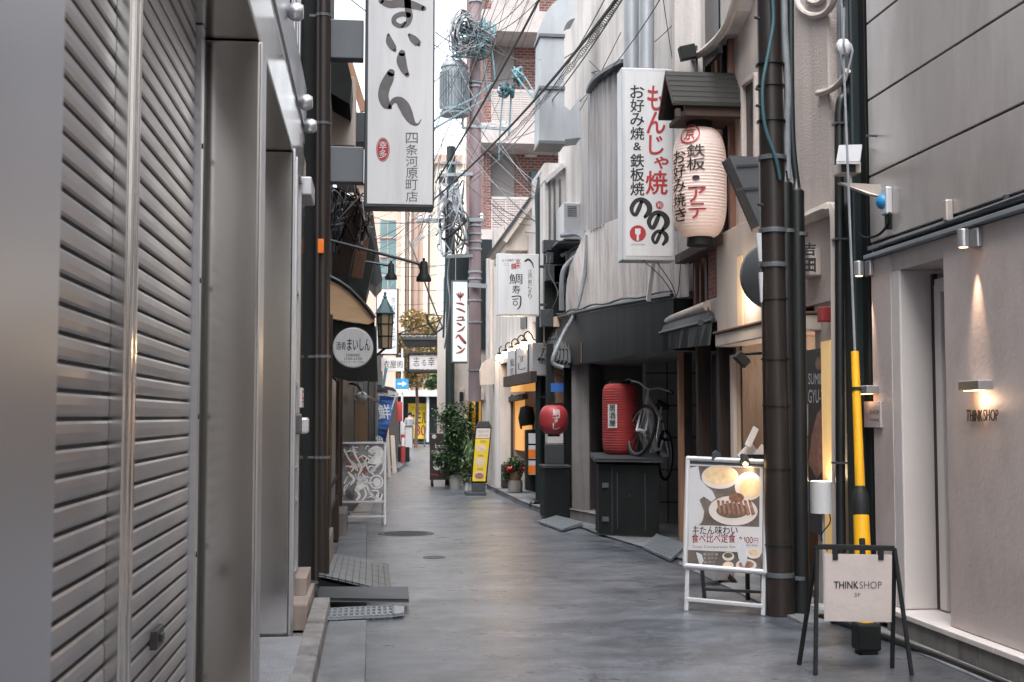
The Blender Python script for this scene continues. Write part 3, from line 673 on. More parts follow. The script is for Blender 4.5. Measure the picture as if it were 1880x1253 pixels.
# ---- carriage lantern
Y = 16.0; c = at(708, 600, Y); k = Y/F
cl = thing('carriage_lantern', 'dark blue carriage lantern with pitched cap on the tavern corner', 'lantern', at(706, 640, Y))
def lc(px, py): return at(px, py, Y)
s = MB(); top = lc(707, 549); mid = lc(707, 577); base = lc(707, 640)
for a0, a1, r0, r1 in ((mid, top, 18, 3),):
    s.lathe([(r0*k, 0), (r0*k, .01), (r1*k, (top-mid).z), (0, (top-mid).z+.01)], mid, 6)
s.lathe([(2*k, 0), (4*k, .02), (1.5*k, .05), (3*k, .07), (0, .1)], top, 10); s.build('cap', 'teal_dark', cl)
s = MB(); s.lathe([(11*k, 0), (14*k, (mid-base).z), (0, (mid-base).z)], base, 6); s.build('glass', 'lantern_glass', cl)
s = MB()
for t in range(6):
    a = 2*math.pi*t/6; d = V((math.cos(a), math.sin(a), 0)); s.bar(base+d*11.5*k, mid+d*14.5*k, .014, .014)
for f_ in (0, .35, .7, 1): s.tube([base.lerp(mid, f_)+V((math.cos(2*math.pi*t/6), math.sin(2*math.pi*t/6), 0))*(11.5+3*f_)*k for t in range(6)], .008, 5, True)
s.bar(base, base+V((-.12, 0, -.1)), .03, .03); s.bar(base+V((-.12, 0, -.1)), base+V((-.4, 0, -.05)), .03, .03); s.build('cage', 'black', cl)

# ---- two spot lamps on long arms
for (ax, ay, bx, by, cx_, cy_, sc, Y, lab) in ((600, 440, 775, 486, 778, 500, 1., 12.5, 'larger black arm lamp reaching farthest over the alley'), (655, 478, 715, 488, 718, 500, .8, 15.5, 'smaller black arm lamp nearer the tavern wall')):
    k = Y/F*sc; c = at(cx_, cy_, Y); t = thing('arm_lamp', lab, 'lamp', at(ax, ay, Y), 'spot lamps on long arms')
    MB().cyl(at(ax, ay, Y), at(bx, by, Y), .016, seg=8).build('arm', 'grey_dark', t)
    MB().lathe([(14*k, -17*k), (13.5*k, -10*k), (8*k, -2*k), (7*k, 18*k), (5*k, 20*k), (0, 20*k)], c, 20).build('shade', 'black', t, smooth=True)
    s = MB(); s.cyl(c+V((0, 0, 18*k)), c+V((0, 0, 26*k)), 2.5*k, seg=8); s.build('stem', 'black', t)
    MB().lathe([(0, -15*k), (9*k, -14*k), (9*k, -12*k), (0, -8*k)], c, 14).build('reflector', 'alu_white', t)

# ---- small lamps and clutter by the dark shop door
for (px, py, r, Y, lab) in ((640, 690, 11, 17.5, 'small white pear lamp just below the round tavern sign'), (668, 697, 9, 18.5, 'round silver porch lamp on the dark wall above the banner'), (664, 728, 12, 19., 'shallow white dish lamp over the dark shop window')):
    k = Y/F; c = at(px, py, Y); t = thing('porch_lamp', lab, 'lamp', c, 'porch lamps on the dark shop')
    MB().lathe([(0, -r*k*.7), (r*k*.8, -r*k*.5), (r*k, 0), (r*k*.6, r*k*.5), (0, r*k*.7)], c, 20, (0, .4, 1)).build('shade', 'alu_white', t, smooth=True)
    MB().tube(spline([c, c+V((-.05, .05, .15)), c+V((-.2, .3, .2)), c+V((-.45, .4, .15))]), .018, 6).build('arm', 'black', t)

# ================================================================ left: second dark shop, and farther houses
b = thing('dark_green_shop', 'dark green fronted shop behind the blue banner', 'building', (-.3, 22, 0))
wl = [(-.42, 17.95), (-.28, 20), (-.1, 24), (.12, 28), (.3, 33)]
s = MB()
for (xa, ya), (xb, yb) in zip(wl[:-1], wl[1:]): s.prism([(xa, ya, 0), (xb, yb, 0), (xb-3, yb, 0), (xa-3, ya, 0)], (0, 0, 3.2))
s.build('wall', 'pipe_green', b)
s = MB()
for px0, px1, y0, y1, Y in ((648, 672, 735, 812, 20), (674, 690, 700, 812, 24)):
    a = at(px0, y1, Y); c = at(px1, y0, Y); s.prism([(a.x, Y-.0, a.z), (c.x, Y+.6, a.z), (c.x, Y+.6, c.z), (a.x, Y, c.z)], (.03, 0, 0))
s.build('window', 'window_dark', b)
s = MB()
for px, Y in ((648, 20), (657, 20.2), (672, 20.6), (690, 24.5)): a = at(px, 812, Y); c = at(px, 700, Y); s.bar(a, c, .04, .05)
s.build('window_frame', 'grey_metal', b)
s = MB(); q = [at(*p_, 21) for p_ in ((640, 560), (690, 600), (694, 700), (640, 700))]; s.prism(q, (0, .5, 0)); s.build('fascia', 'black', b)
s = MB(); a = at(655, 735, 19); s.bar(at(668, 705, 19), at(668, 745, 19), .015, .015); s.bar(at(664, 722, 18.6), at(695, 738, 22), .02, .03); s.build('bracket', 'grey_metal', b)
s = MB(); q0 = at(692, 705, 26); s.prism([at(692, 706, 26), at(722, 712, 26), at(728, 718, 26), at(692, 716, 26)], (0, 3, 0)); s.build('canopy', 'grey_dark', b)
s = MB(); s.prism([at(712, 716, 25.9), at(732, 722, 25.9), at(731, 730, 25.9), at(712, 725, 25.9)], (0, .05, 0)); s.build('canopy_sign', 'paper', b)

Y = 22.; fl = thing('banner_flag', 'blue cloth banner with white fish character on a slanted pole', 'banner', at(697, 812, Y))
s = MB(); q = []
for j in range(11):
    t = j/10; yy = 727+t*86; x0 = 700-t*8 if 0 else 697-t*5; x1 = 726-t*19
    q.append((at(x0, yy+2*t, Y+.06*math.sin(t*7)), at(x1, yy-2+5*t, Y+.12*math.sin(t*6+1))))
for (a, c), (d, e) in zip(q[:-1], q[1:]): s.poly(a, c, e, d)
for (a, c), (d, e) in zip(q[:-1], q[1:]): s.poly(*(v+V((0, .012, 0)) for v in (a, d, e, c)))
s.build('cloth', 'blue_flag', fl)
s = MB(); pf = PY(Y-.09, 1); s.text('鮮', 695, 743, 716, 770, pf, .02, slant=-3); s.text('魚', 690, 800, 704, 816, pf, .02, slant=-3); s.build('lettering', 'sign_white', fl)
s = MB(); s.bar(at(729, 718, Y+.05), at(697, 826, Y+.05), .02, .02); s.bar(at(693, 725, Y+.05), at(730, 729, Y+.05), .016, .016); s.build('pole', 'alu_white', fl)

Y = 25; sg = thing('vertical_shop_sign', 'narrow white vertical shop sign behind the carriage lantern', 'sign', at(712, 652, Y))
a = at(690, 652, Y); c = at(732, 530, Y); MB().box(a.x, c.x, Y, Y+.2, a.z, c.z).build('case', 'grey_dark', sg, bevel=.01)
a = at(692, 650, Y); c = at(729, 532, Y); MB().box(a.x, c.x, Y-.006, Y+.05, a.z, c.z).build('face', 'sign_white', sg)
s = MB(); pf = PY(Y-.006); s.vtext('京料理・仕出し', 722, 545, 640, 8, pf); s.text('豊', 700, 548, 712, 560, pf, .02); s.build('lettering', 'teal_dark', sg)
Y = 30; sg = thing('crossbar_sign', 'white sign board with dark characters under the vertical shop sign', 'sign', at(722, 670, Y))
a = at(700, 682, Y); c = at(742, 657, Y); MB().box(a.x, c.x, Y, Y+.12, a.z, c.z).build('face', 'paper', sg)
s = MB(); s.text('衣屋術', 704, 662, 740, 676, PY(Y, 1), .0); s.build('lettering', 'ink', sg)
sg = thing('teal_pennant', 'slim teal pennant slanting under the white crossbar sign', 'pennant', at(704, 712, 24)); s = MB(); s.prism([at(706, 676, 24), at(712, 676, 24), at(706, 712, 24), at(701, 712, 24)], (0, .03, 0)); s.build('cloth', 'teal', sg)

# farther left: pale shop units and stacked boards
b = thing('corner_shop', 'small dark walled shop with red panel and leaning boards outside', 'building', (.4, 38, 0))
s = MB(); s.prism([(.34, 33.2, 0), (.75, 38, 0), (.95, 43, 0), (-3, 43, 0), (-3, 33.2, 0)], (0, 0, 1.95)); s.build('wall', 'wood_dark', b)
s = MB(); a = at(712, 800, 34.5); c = at(722, 742, 34.5); s.box(a.x-.3, a.x+.02, 34.4, 36.4, a.z, c.z); s.build('lit_window', 'warm_glow', b)
s = MB(); a = at(731, 774, 39); c = at(740, 738, 39); s.box(a.x-.1, c.x-.02, 39, 39.3, a.z, c.z); s.build('red_panel', 'red', b)
s = MB(); a = at(735, 806, 40); c = at(743, 776, 40); s.box(a.x, c.x, 40, 40.3, a.z, c.z); s.build('notice', 'paper', b)
Y = 37.5; t = thing('red_cabinet', 'red upright cabinet with white door panel outside the small dark shop', 'cabinet', at(740, 850, Y)); a = at(736, 842, Y); c = at(744, 798, Y); MB().box(a.x, c.x, Y, Y+.3, 0.1, c.z).build('body', 'red', t, bevel=.02); MB().box(a.x+.02, c.x-.02, Y-.02, Y, c.z-.35, c.z-.1).build('door', 'paper', t)
for (x0, x1, yt, Y, lab) in ((711, 716, 798, 31, 'nearest pale board leaning against the wall past the blue banner'), (719, 726, 800, 33, 'second pale board leaning behind the first')):
    t = MB(); a = at(x0+2, 866, Y); a.z = 0; c = at(x0-2, yt, Y+.2); w = V(((x1-x0)*Y/F, 0, 0)); t.prism([a, a+w, c+w, c], (.0, .04, 0)); tag(t.build('leaning_board', 'cream', bevel=.005), lab, 'board', 'boards leaning on the wall')
Y = 41.; a = at(731, 850, 38.5); tag(MB().box(a.x, a.x+.35, 38.5, 39, .1, .55).build('planter_box', 'black', bevel=.01), 'low dark planter box on the kerb before the red cabinet', 'planter')
# ================================================================ right: boutique building
XT = 3.68
yc = on(1597, 400, XT).y; ya = on(1640, 800, XT).y; yb = on(1738, 800, XT).y
b = thing('boutique_building', 'pale pink grey panelled boutique with a recessed white door and silver wall lights', 'building', (XT, 7, 0))
zl = 2.66
s = MB()
js = [on(1597, y, XT).z for y in (325, 183, 40)]; dz = js[1]-js[0]; zs = [zl+.12]+js+[js[2]+dz*i for i in range(1, 9)]
for i, (z0, z1) in enumerate(zip(zs[:-1], zs[1:])): s.box(XT, XT+.1, -4, yc, z0+.008, z1-.008)
s.build('cladding_panel', 'think_panel', b, bevel=.004)
MB().box(XT+.02, XT+6, -4, yc-.01, zl, zs[-1]).build('wall', 'joint', b)
s = MB(); s.box(XT, XT+.3, -4, yb, .165, zl); s.build('front_wall', 'think_wall', b, bevel=.006)
s = MB(); s.box(XT, XT+.3, ya, yc, .02, zl); s.build('front_wall', 'think_wall', b, bevel=.006)
s = MB(); s.box(XT+.01, XT+.3, yb, ya, 2.53, zl); s.build('door_head', 'think_wall', b)
s = MB(); s.box(XT+.004, XT+.34, ya-.14, ya, .165, 2.53); s.build('door_jamb', 'door_white', b, bevel=.01)
xd = XT+.26
dr = MB().box(xd, xd+.05, yb-.25, ya-.14, .17, 2.5).build('door', 'door_grey', b)
s = MB(); s.box(xd-.03, xd+.0, ya-.19, ya-.15, .17, 2.5); s.box(xd-.02, xd, yb+.28, yb+.30, .17, 2.45); s.build('seal', 'joint', dr)
s = MB()
for (y0, y1) in ((ya-.30, ya-.20), (yb+.14, yb+.26), (yb-.05, yb+.05)): s.box(xd-.035, xd, y0, y1, .17, 2.42)
s.box(xd-.03, xd, yb-.25, ya-.2, 2.36, 2.46); s.build('door_frame', 'door_white', dr, bevel=.008)
# flashing ledge
s = MB(); s.box(XT-.05, XT+.02, -4, yc+.02, zl+.005, zl+.035); s.box(XT-.02, XT+.01, -4, yc+.01, zl+.07, zl+.1); s.build('flashing', 'galv', b, bevel=.004)
s = MB(); s.tube([on(1615, 452, XT-.03), on(1700, 423, XT-.03), on(1880, 358, XT-.03), on(2100, 280, XT-.03)], .012, 6); s.build('conduit', 'grey_metal', b)
p = on(1747, 370, XT); s = MB(); s.box(XT-.05, XT, p.y-.025, p.y+.025, p.z-.13, p.z+.01); s.build('conduit_box', 'think_panel', b, bevel=.01)
p = on(1852, 365, XT); MB().box(XT-.03, XT, p.y-.01, p.y+.01, p.z-.03, p.z+.02).build('hook', 'grey_dark', b)
p = on(1610, 250, XT); MB().bar(p, p+V((-.08, 0, .0)), .015, .015).build('hook', 'grey_dark', b)
# plinth and tiled tread
s = MB(); y = -4
while y < ya-.1:
    s.box(XT-.07, XT+.3, y, min(y+.5, ya), -.01, .125); y += .506
s.build('plinth', 'concrete', b, bevel=.006)
s = MB(); y = -4
while y < ya-.1:
    s.box(XT-.085, XT+.3, y, min(y+.3, ya), .127, .162); y += .303
s.build('tread', 'tile_white', b, bevel=.004)
# wall lights
def spot(px, py, lab):
    p = on(px, py, XT); t = thing('wall_spotlight', lab, 'wall light', p, 'twin wall spotlights')
    MB().box(XT-.035, XT, p.y-.05, p.y+.05, p.z-.06, p.z+.06).build('base', 'silver', t, bevel=.008)
    for k_ in (-.0, ):
        s = MB(); c = V((XT-.085, p.y+.03, p.z)); s.cyl(c+V((0, 0, .055)), c-V((0, 0, .055)), .036, seg=18); s.build('head', 'silver', t, smooth=True, bevel=.004)
        MB().cyl(c-V((0, 0, .052)), c-V((0, 0, .058)), .026, seg=16).build('lens', 'led', t)
    lamp('beam', 'SPOT', c-V((-.02, 0, .07)), 16, (1, .68, .45), t, .012, 32, (.12, 0, -1), 1.)
spot(1797, 437, 'twin silver wall spotlight above the black raised lettering')
spot(1600, 493, 'twin silver wall spotlight above the small plaque by the corner')
def slab(px, py, lab, lit):
    p = on(px, py, XT); t = thing('wall_light', lab, 'wall light', p, 'flat box wall lights')
    MB().box(XT-.09, XT, p.y-.13, p.y+.13, p.z-.03, p.z+.03).build('body', 'silver', t, bevel=.006)
    MB().box(XT-.07, XT-.03, p.y-.1, p.y+.1, p.z-.034, p.z-.029).build('diffuser', 'led', t)
    lamp('glow', 'POINT', (XT-.06, p.y-.02, p.z-.09), .45 if lit else .06, (1, .66, .42), t, .03)
slab(1803, 708, 'flat silver box light glowing over the raised shop letters', 1)
slab(1600, 716, 'flat silver box light over the small plaque near the corner', 0)
# raised lettering
lt = MB(); pf0 = PX(XT-.03, 0)
def raised(mb, txt, x0, y0, x1, y1, bold):
    vs, fs = glyph(txt, bold); top = []; bot = []
    for u, v in vs:
        q = PX(XT-.018, 0)(x0+(x1-x0)*u, y1+(y0-y1)*v+(1-u)*0); top.append(q); bot.append(V((XT-.014, q.y, q.z)))
    n = len(top); mb.add(top+bot, list(fs)); ed = {}
    for f in fs:
        for a_, b_ in zip(f, f[1:]+f[:1]): ed[(a_, b_)] = 1
    mb.add(top+bot, [(a_, b_, n+b_, n+a_) for (a_, b_) in ed if (b_, a_) not in ed])
raised(lt, 'THINK', 1774, 753, 1803, 774, .0); raised(lt, 'SHOP', 1805, 752, 1832, 773, -.012)
tag(lt.build('raised_lettering', 'black'), 'black raised shop letters standing off the pale boutique wall', 'lettering')
p0 = on(1591, 785, XT); p1 = on(1620, 737, XT); t = thing('wall_plaque', 'small square pale plaque fixed on the boutique corner pilaster', 'plaque', on(1605, 760, XT))
MB().box(XT-.02, XT-.001, p1.y, p0.y, p0.z, p1.z).build('plate', 'plaque', t, bevel=.003)
s = MB(); s.text('SHOP', 1597, 753, 1614, 761, PX(XT-.02)); s.text('THINK', 1597, 769, 1614, 773, PX(XT-.02)); s.build('lettering', 'grey_metal', t)

# ---- sensor camera on arm, blue bell
t = thing('security_camera', 'white hooded security camera box on a bracket at the building corner', 'camera', on(1560, 300, 3.5))
Y = 8.75; a = at(1541, 322, Y); c = at(1578, 268, Y)
s = MB(); s.prism([at(1536, 296, Y-.12), at(1578, 296, Y-.12), at(1582, 266, Y+.1), at(1541, 267, Y+.1)], (0, .0, -.018)); s.build('hood', 'alu_white', t, bevel=.003)
q = at(1540, 319, Y); r_ = at(1576, 300, Y); MB().box(q.x, r_.x, Y-.05, Y+.12, q.z, r_.z).build('body', 'cream', t, bevel=.006)
q = at(1545, 316, Y-.06); r_ = at(1571, 303, Y-.06); MB().box(q.x, r_.x, Y-.06, Y-.051, q.z, r_.z).build('lens', 'window_dark', t)
s = MB(); s.prism([at(1545, 336, Y), at(1617, 340, Y-.25), at(1619, 360, Y-.25), at(1596, 356, Y-.2)], (0, .05, 0)); s.bar(at(1560, 320, Y), at(1562, 338, Y), .02, .02); s.build('bracket', 'cream', t, bevel=.003)
p = on(1634, 370, XT); t = thing('alarm_sounder', 'blue and white round alarm sounder with hanging cable on the wall', 'alarm', p)
MB().box(XT-.05, XT, p.y-.05, p.y+.05, p.z-.1, p.z+.1).build('base', 'alu_white', t, bevel=.012)
MB().lathe([(.055, 0), (.05, .02), (.03, .035), (0, .04)], (XT-.05, p.y+.02, p.z), 24, (-1, 0, 0)).build('dome', 'blue_sign', t, smooth=True)
s = MB(); s.tube(spline([on(1634, 390, XT-.03), on(1632, 408, XT-.03), on(1615, 430, XT-.04), on(1590, 437, XT-.05), on(1578, 430, XT-.03)]), .01, 6); s.box(XT-.03, XT, p.y-.03, p.y+.03, p.z-.2, p.z-.1); s.build('cable', 'black', t)

# ---- downpipes in the gap
t = thing('gap_downpipes', 'pair of dark downpipes in the slot beside the boutique', 'downpipe', (3.6, 9.1, 0))
s = MB(); s.box(3.60, 3.75, 8.98, 9.16, 0, 11); 
p = at(1575, 500, 9.0); s = MB(); s.box(at(1562, 500, 9.05).x, at(1592, 500, 9.05).x, 9.0, 9.2, 0, 11); s.build('wide_pipe', 'pipe_green', t, bevel=.02)
s = MB(); s.box(at(1588, 500, 8.95).x, at(1598, 500, 8.95).x, 8.9, 9.1, 0, 11); s.build('pipe_casing', 'black', t, bevel=.01)
s = MB(); x = at(1543, 400, 9.1); e = 9.1
pts = [at(1592, 172, e), at(1555, 176, e), at(1543, 188, e), at(1540, 210, e), at(1543, 900, e), V((at(1545, 1100, e).x, e, 0.02))]
s.tube([pts[0], pts[1]]+spline([pts[1], at(1547, 180, e), pts[2], pts[3]], 4)[1:]+pts[3:], .036, 14); s.build('pipe', 'pipe_black', t, smooth=True)
s = MB(); s.box(at(1553, 500, 9.25).x, at(1563, 500, 9.25).x, 9.25, 9.35, 0, 11); s.build('conduit', 'galv', t)
s = MB(); s.cyl(at(1495, 592, 10.3), at(1545, 640, 9.3), .04, seg=14); s.build('drain_spout', 'galv', t, smooth=True)
for py in (228, 440, 850): q = at(1541, py, e); MB().box(q.x-.045, q.x+.05, e-.045, e+.05, q.z-.008, q.z+.008).build('pipe_clip', 'grey_dark', t)

# ================================================================ right: stucco shop house (grill)
XB = 3.62
y0 = 9.42; y1 = on(1345, 700, XB).y; y2 = on(1250, 700, XB).y
b = thing('grill_house', 'pink stucco shop house with a warm lit grill entrance behind the utility pole', 'building', (XB, 11, 0))
s = MB(); s.box(XB, XB+5, y0, y1, 2.42, 12); s.build('upper_wall', 'stucco', b)
s = MB(); s.box(XB+.02, XB+.35, y0, 9.85, 0, 2.42); s.build('pier', 'cream', b)
# ornaments: raised arcs of render
s = MB()
def arc(cx, cy, r, a0, a1, w=.05):
    pts = [on(cx+r*math.cos(R(a)), cy+r*1.15*math.sin(R(a)), XB-.015) for a in range(a0, a1+1, 8)]; s.tube(pts, w, 8)
arc(1497, -12, 36, 10, 170, .026); arc(1497, -16, 19, 5, 175, .018); arc(1500, 100, 62, 25, 95, .026); s.build('ornament', 'stucco', b, smooth=True)
# arched frame right of the pole
s = MB(); pts = [on(x, y, XB-.04) for x, y in ((1455, 407), (1478, 402), (1515, 386), (1528, 385), (1536, 400), (1538, 560), (1540, 1000))]
s.tube(spline(pts, 4), .055, 8); s.build('arch_trim', 'cream', b, smooth=True)
# 3-D letters
s = MB(); pf = PX(XB-.10, 0)
for txt, yy0, yy1 in (('吉', 446, 470), ('田', 474, 500)):
    vs, fs = glyph(txt, .03); A = [PX(XB-.12, 0)(1474+24*u, yy1+(yy0-yy1)*v) for u, v in vs]; s.add(A, fs)
s.build('lettering', 'ink', b)
s = MB(); p = on(1492, 488, XB); s.box(XB-.11, XB, p.y-.2, p.y+.12, p.z-.1, p.z+.12); s.use(1); s.text('田', 1487, 478, 1497, 498, PX(XB-.112), .02); s.build('sign_box', ['cream', 'red_ink'], b, bevel=.004)
p = on(1526, 578, XB); MB().box(XB-.1, XB-.0, p.y-.05, p.y+.05, p.z-.06, p.z+.06).build('call_lamp', 'red', b, bevel=.01)
# pale lit panel over the entrance, dark disc sign hung across it
yy1 = y1+.05; cz_ = at(1425, 505, 10.75).z
s = MB(); s.box(XB-.14, XB-.01, 10.1, yy1, cz_-.52, cz_+.56); s.build('panel', 'cream', b, bevel=.008)
c = at(1423, 506, 10.5); r_ = 65*10.5/F; t = thing('disc_sign', 'large blank dark grey disc sign half hidden behind the brown utility pole', 'sign', c)
MB().lathe([(r_, 0), (r_, .06), (r_-.01, .066), (0, .066)], c+V((0, .066, 0)), 48, (0, -1, 0)).build('disc', 'grey_dark', t, smooth=True)
s = MB()
for dz_ in (-.16, .16): s.box(c.x-.14, c.x+.1, c.y-.02, c.y-.001, c.z+dz_-.012, c.z+dz_+.012)
s.bar(c+V((0, .03, 0)), V((XB-.1, c.y+.03, c.z)), .04, .04); s.build('bracket', 'black', t)
lamp('glow', 'POINT', (XB-.3, c.y+.55, c.z-.1), 4, (1, .8, .6), t, .06)
p = V((XB-.10, yy1-.12, cz_)); MB().box(XB-.146, XB-.141, on(1364, 500, XB-.14).y, on(1354, 500, XB-.14).y, cz_-.5, cz_+.25).build('glow_strip', mat('strip', S(214, 188, 156), .5, emis=S(255, 190, 110), es=.02), b)  # warm glow on the panel, put in as a faintly emissive pale strip
# canopy beam
zc = on(1330, 600, XB-.2)
s = MB(); s.box(XB-.16, XB+.1, 9.7, y1+.06, 2.2, 2.33); s.build('canopy_beam', 'cream', b, bevel=.012)
s = MB(); s.box(XB-.18, XB+.1, 9.68, y1+.08, 2.333, 2.355); s.build('canopy_cap', 'wood_mid', b, bevel=.006)
# interior
s = MB(); s.box(XB+.02, XB+2.2, y1-.12, y1-.06, .05, 2.4); s.box(XB+2.2, XB+2.26, 9.9, y1-.06, .05, 2.4); s.box(XB+.36, XB+2.2, 9.86, 9.9, .05, 2.4); s.build('interior_wall', 'warm_wall', b)
s = MB(); s.box(XB+.02, XB+2.2, 9.9, y1-.1, 2.3, 2.34); s.box(XB+.0, XB+2.2, 9.9, y1-.1, .0, .08); s.build('interior_floor', 'wood_mid', b)
s = MB(); s.box(XB-.02, XB+.07, y1-.07, y1+.03, 0, 2.12); s.build('corner_post', 'cream', b, bevel=.006)
s = MB(); s.box(XB+.3, XB+.4, y1-.14, y1-.121, .1, 2.3); s.box(XB+.65, XB+.7, y1-.14, y1-.121, .1, 2.3); s.build('interior_frame', 'wood_dark', b)
s = MB(); s.box(XB+.2, XB+.8, 10.6, 11.2, .08, 1.02); s.build('counter', 'wood_dark', b, bevel=.01)
ti = thing('pendant_lamp', 'warm ceiling lamp inside the grill entrance', 'lamp', (XB+.9, 11.1, 2.2)); MB().lathe([(.0, -.08), (.09, -.06), (.1, 0), (0, .05)], (XB+.9, 11.1, 2.2), 16).build('bulb', 'bulb', ti, smooth=True); lamp('glow', 'POINT', (XB+.9, 11.1, 2.05), 44, (1, .8, .6), ti, .08)
MB().box(XB-.03, XB+.015, on(1532, 800, XB).y, on(1516, 800, XB).y, .05, 2.1).build('glow_strip', mat('cream_glow', S(226, 196, 150), .6, emis=S(255, 205, 120), es=.1), b)  # lit reveal of the entrance, put in as a glowing cream strip
# poster beside door
t = thing('grill_poster', 'dark grilled meat poster with white latin letters behind the black conduits', 'poster', (XB, 10.3, 1))
ps = on(1476, 880, XB-.02); pe = on(1514, 640, XB-.02)
MB().box(XB-.02, XB+.0, pe.y, ps.y+.05, .55, 2.05).build('panel', 'menu_dark', t)
s = MB(); pf = PX(XB-.02, 1.5); s.text('SUMIBI', 1484, 686, 1513, 706, pf, .01); s.text('GYU-T', 1484, 716, 1513, 740, pf, .01); s.build('lettering', 'sign_white', t)
s = MB(); s.pshape([(1484, 850), (1490, 800), (1500, 760), (1512, 745), (1513, 860), (1500, 880)], PX(XB-.02, 1)); s.pell(1502, 668, 5, 12, PX(XB-.02, 1)); s.build('picture', 'meat_red', t)
s = MB(); s.pshape([(1477, 742), (1484, 742), (1484, 800), (1477, 800)], PX(XB-.02, 1)); s.pshape([(1477, 806), (1483, 806), (1483, 860), (1477, 860)], PX(XB-.02, 1)); s.build('menu_picture', 'poster_grey', t)
# standing lamp with white drum shade
Y = 9.35; c = at(1511, 913, Y); k = Y/F
t = thing('drum_lamp', 'white drum shaded standing lamp between the conduits and downpipe', 'lamp', V((c.x, Y, 0)))
MB().lathe([(24*k, -30*k), (24*k, 30*k), (22.5*k, 30*k), (22.5*k, -30*k)], c, 32).build('shade', 'sign_white', t, smooth=True)
s = MB(); s.cyl(V((c.x, Y, .02)), c, .012, seg=8); s.lathe([(.11, 0), (.11, .02), (.02, .03), (0, .03)], (c.x, Y, 0.02), 20); s.build('stand', 'alu_white', t)
s = MB(); s.tube(spline([c+V((.05, 0, -.12)), c+V((.04, -.03, -.2)), c+V((-.02, 0, -.3)), c+V((.03, 0, -.42))]), .005, 5); s.build('cord', 'black', t)
MB().lathe([(0, -.04), (.035, 0), (0, .05)], c+V((0, 0, .03)), 12).build('bulb', 'bulb', t, smooth=True); lamp('glow', 'POINT', c+V((0, 0, .1)), 1.2, (1, .72, .42), t, .03)
# upper window frames of the house
s = MB(); q = [on(x, y, XB-.01) for x, y in ((1368, 155), (1392, 138), (1392, 312), (1370, 318))]; s.poly(*q); s.build('window', 'window_dark', b)
s = MB(); q = q+[q[0]]
for a_, c_ in zip(q[:-1], q[1:]): s.bar(a_+V((-.02, 0, 0)), c_+V((-.02, 0, 0)), .05, .05)
s.build('window_frame', 'stucco', b, bevel=.006)
# grey wedge sign
t = thing('wedge_sign', 'blank grey wedge shaped sign end beside the utility pole', 'sign', at(1365, 330, 10.6))
s = MB(); s.prism([at(1340, 287, 10.6), at(1398, 290, 10.6), at(1396, 415, 10.6)], (.0, .25, 0)); s.build('panel', 'grey_metal', t, bevel=.006)
s = MB()
for y in (305, 348): s.bar(at(1352, y, 10.59), at(1392, y-2, 10.59), .01, .02)
s.build('rib', 'grey_dark', t)
# menu holders on a stand
t = thing('menu_stand', 'clear menu rack with white leaflets behind the food pavement board', 'menu rack', at(1385, 860, 9.9))
s = MB(); 
for (x0, y0_, x1, y1_, w) in ((1362, 848, 1386, 822, 30), (1372, 820, 1388, 786, 12), (1384, 850, 1404, 822, 18)):
    A = at(x0, y0_, 9.9); B = at(x1, y1_, 10.0); s.bar(A, B, w*9.9/F, .01, V((0, 1, 0)))
s.build('leaflet', 'paper', t)
s = MB(); s.bar(at(1370, 852, 9.95), V((at(1370, 852, 9.95).x, 9.95, .0)), .03, .03); s.bar(at(1398, 852, 9.95), V((at(1398, 852, 9.95).x, 9.95, .0)), .03, .03); s.bar(at(1358, 846, 9.92), at(1404, 846, 9.92), .03, .1); s.build('stand', 'black', t)
t = thing('wall_track_lamp', 'small black adjustable lamp hanging under the canopy beam', 'lamp', at(1360, 660, 11.2)); s = MB(); s.bar(at(1352, 650, 11.2), at(1372, 670, 11.2), .09, .09, V((0, 1, 0))); s.build('head', 'black', t, bevel=.008); MB().cyl(at(1365, 651, 11.2), at(1410, 648, 10.9), .012, seg=8).build('arm', 'black', t)

# ================================================================ utility pole with black conduits
Y = 9.17; bp_ = at(1433, 1130, Y); bp_.z = 0; tp = at(1409, -120, Y)
t = thing('utility_pole', 'dark brown utility pole with two black conduits in front of the grill house', 'utility pole', bp_)
MB().cyl(bp_, tp, .108, .092, seg=28).build('pole', 'pipe_brown', t, smooth=True)
def axis(py):
    z = at(1420, py, Y).z; f = z/tp.z; return bp_.lerp(tp, f)
s = MB()
for i, py in enumerate((120, 160, 224, 550, 660, 745, 860, 1000)): q = axis(py); s.lathe([(.112, -.006), (.112, .006), (.1, .006)], q, 28)
s.build('band', 'pipe_black', t)
s = MB()
for py in (292, 425, 488, 1055):
    q = axis(py); s.lathe([(.113, -.018), (.114, -.014), (.114, .014), (.113, .018), (.1, .018)], q, 28)
s.build('strap', 'grey_metal', t)
for j, (xt, xb) in enumerate(((1441, 1447), (1462, 1472))):
    A = at(xt, 338+14*j, Y-.02); B = at(xb, 1128, Y-.02); B.z = 0
    q = MB(); q.tube([A+V((0, 0, .1)), A+V((0, 0, .03)), A, B], [.02, .028, .06, .06], 18); q.build('conduit', 'pipe_black', t, smooth=True)
q = MB(); q.tube(spline([at(1438, -60, Y), at(1440, 60, Y), at(1446, 160, Y), at(1444, 240, Y), at(1446, 330, Y)]), .03, 12); q.build('wrap', 'cable_grey', t, smooth=True)
q = MB(); q.tube(spline([at(1452, -60, Y), at(1452, 120, Y), at(1455, 260, Y), at(1464, 345, Y)]), .026, 12); q.build('conduit', 'pipe_green', t, smooth=True)
q = MB(); q.tube(spline([at(1412, -60, Y-.14), at(1420, 30, Y-.14), at(1412, 90, Y-.14), at(1400, 160, Y-.14), at(1404, 230, Y-.14), at(1424, 290, Y-.14), at(1432, 330, Y-.12)]), .014, 8); q.build('cable', 'teal_dark', t, smooth=True)
s = MB()
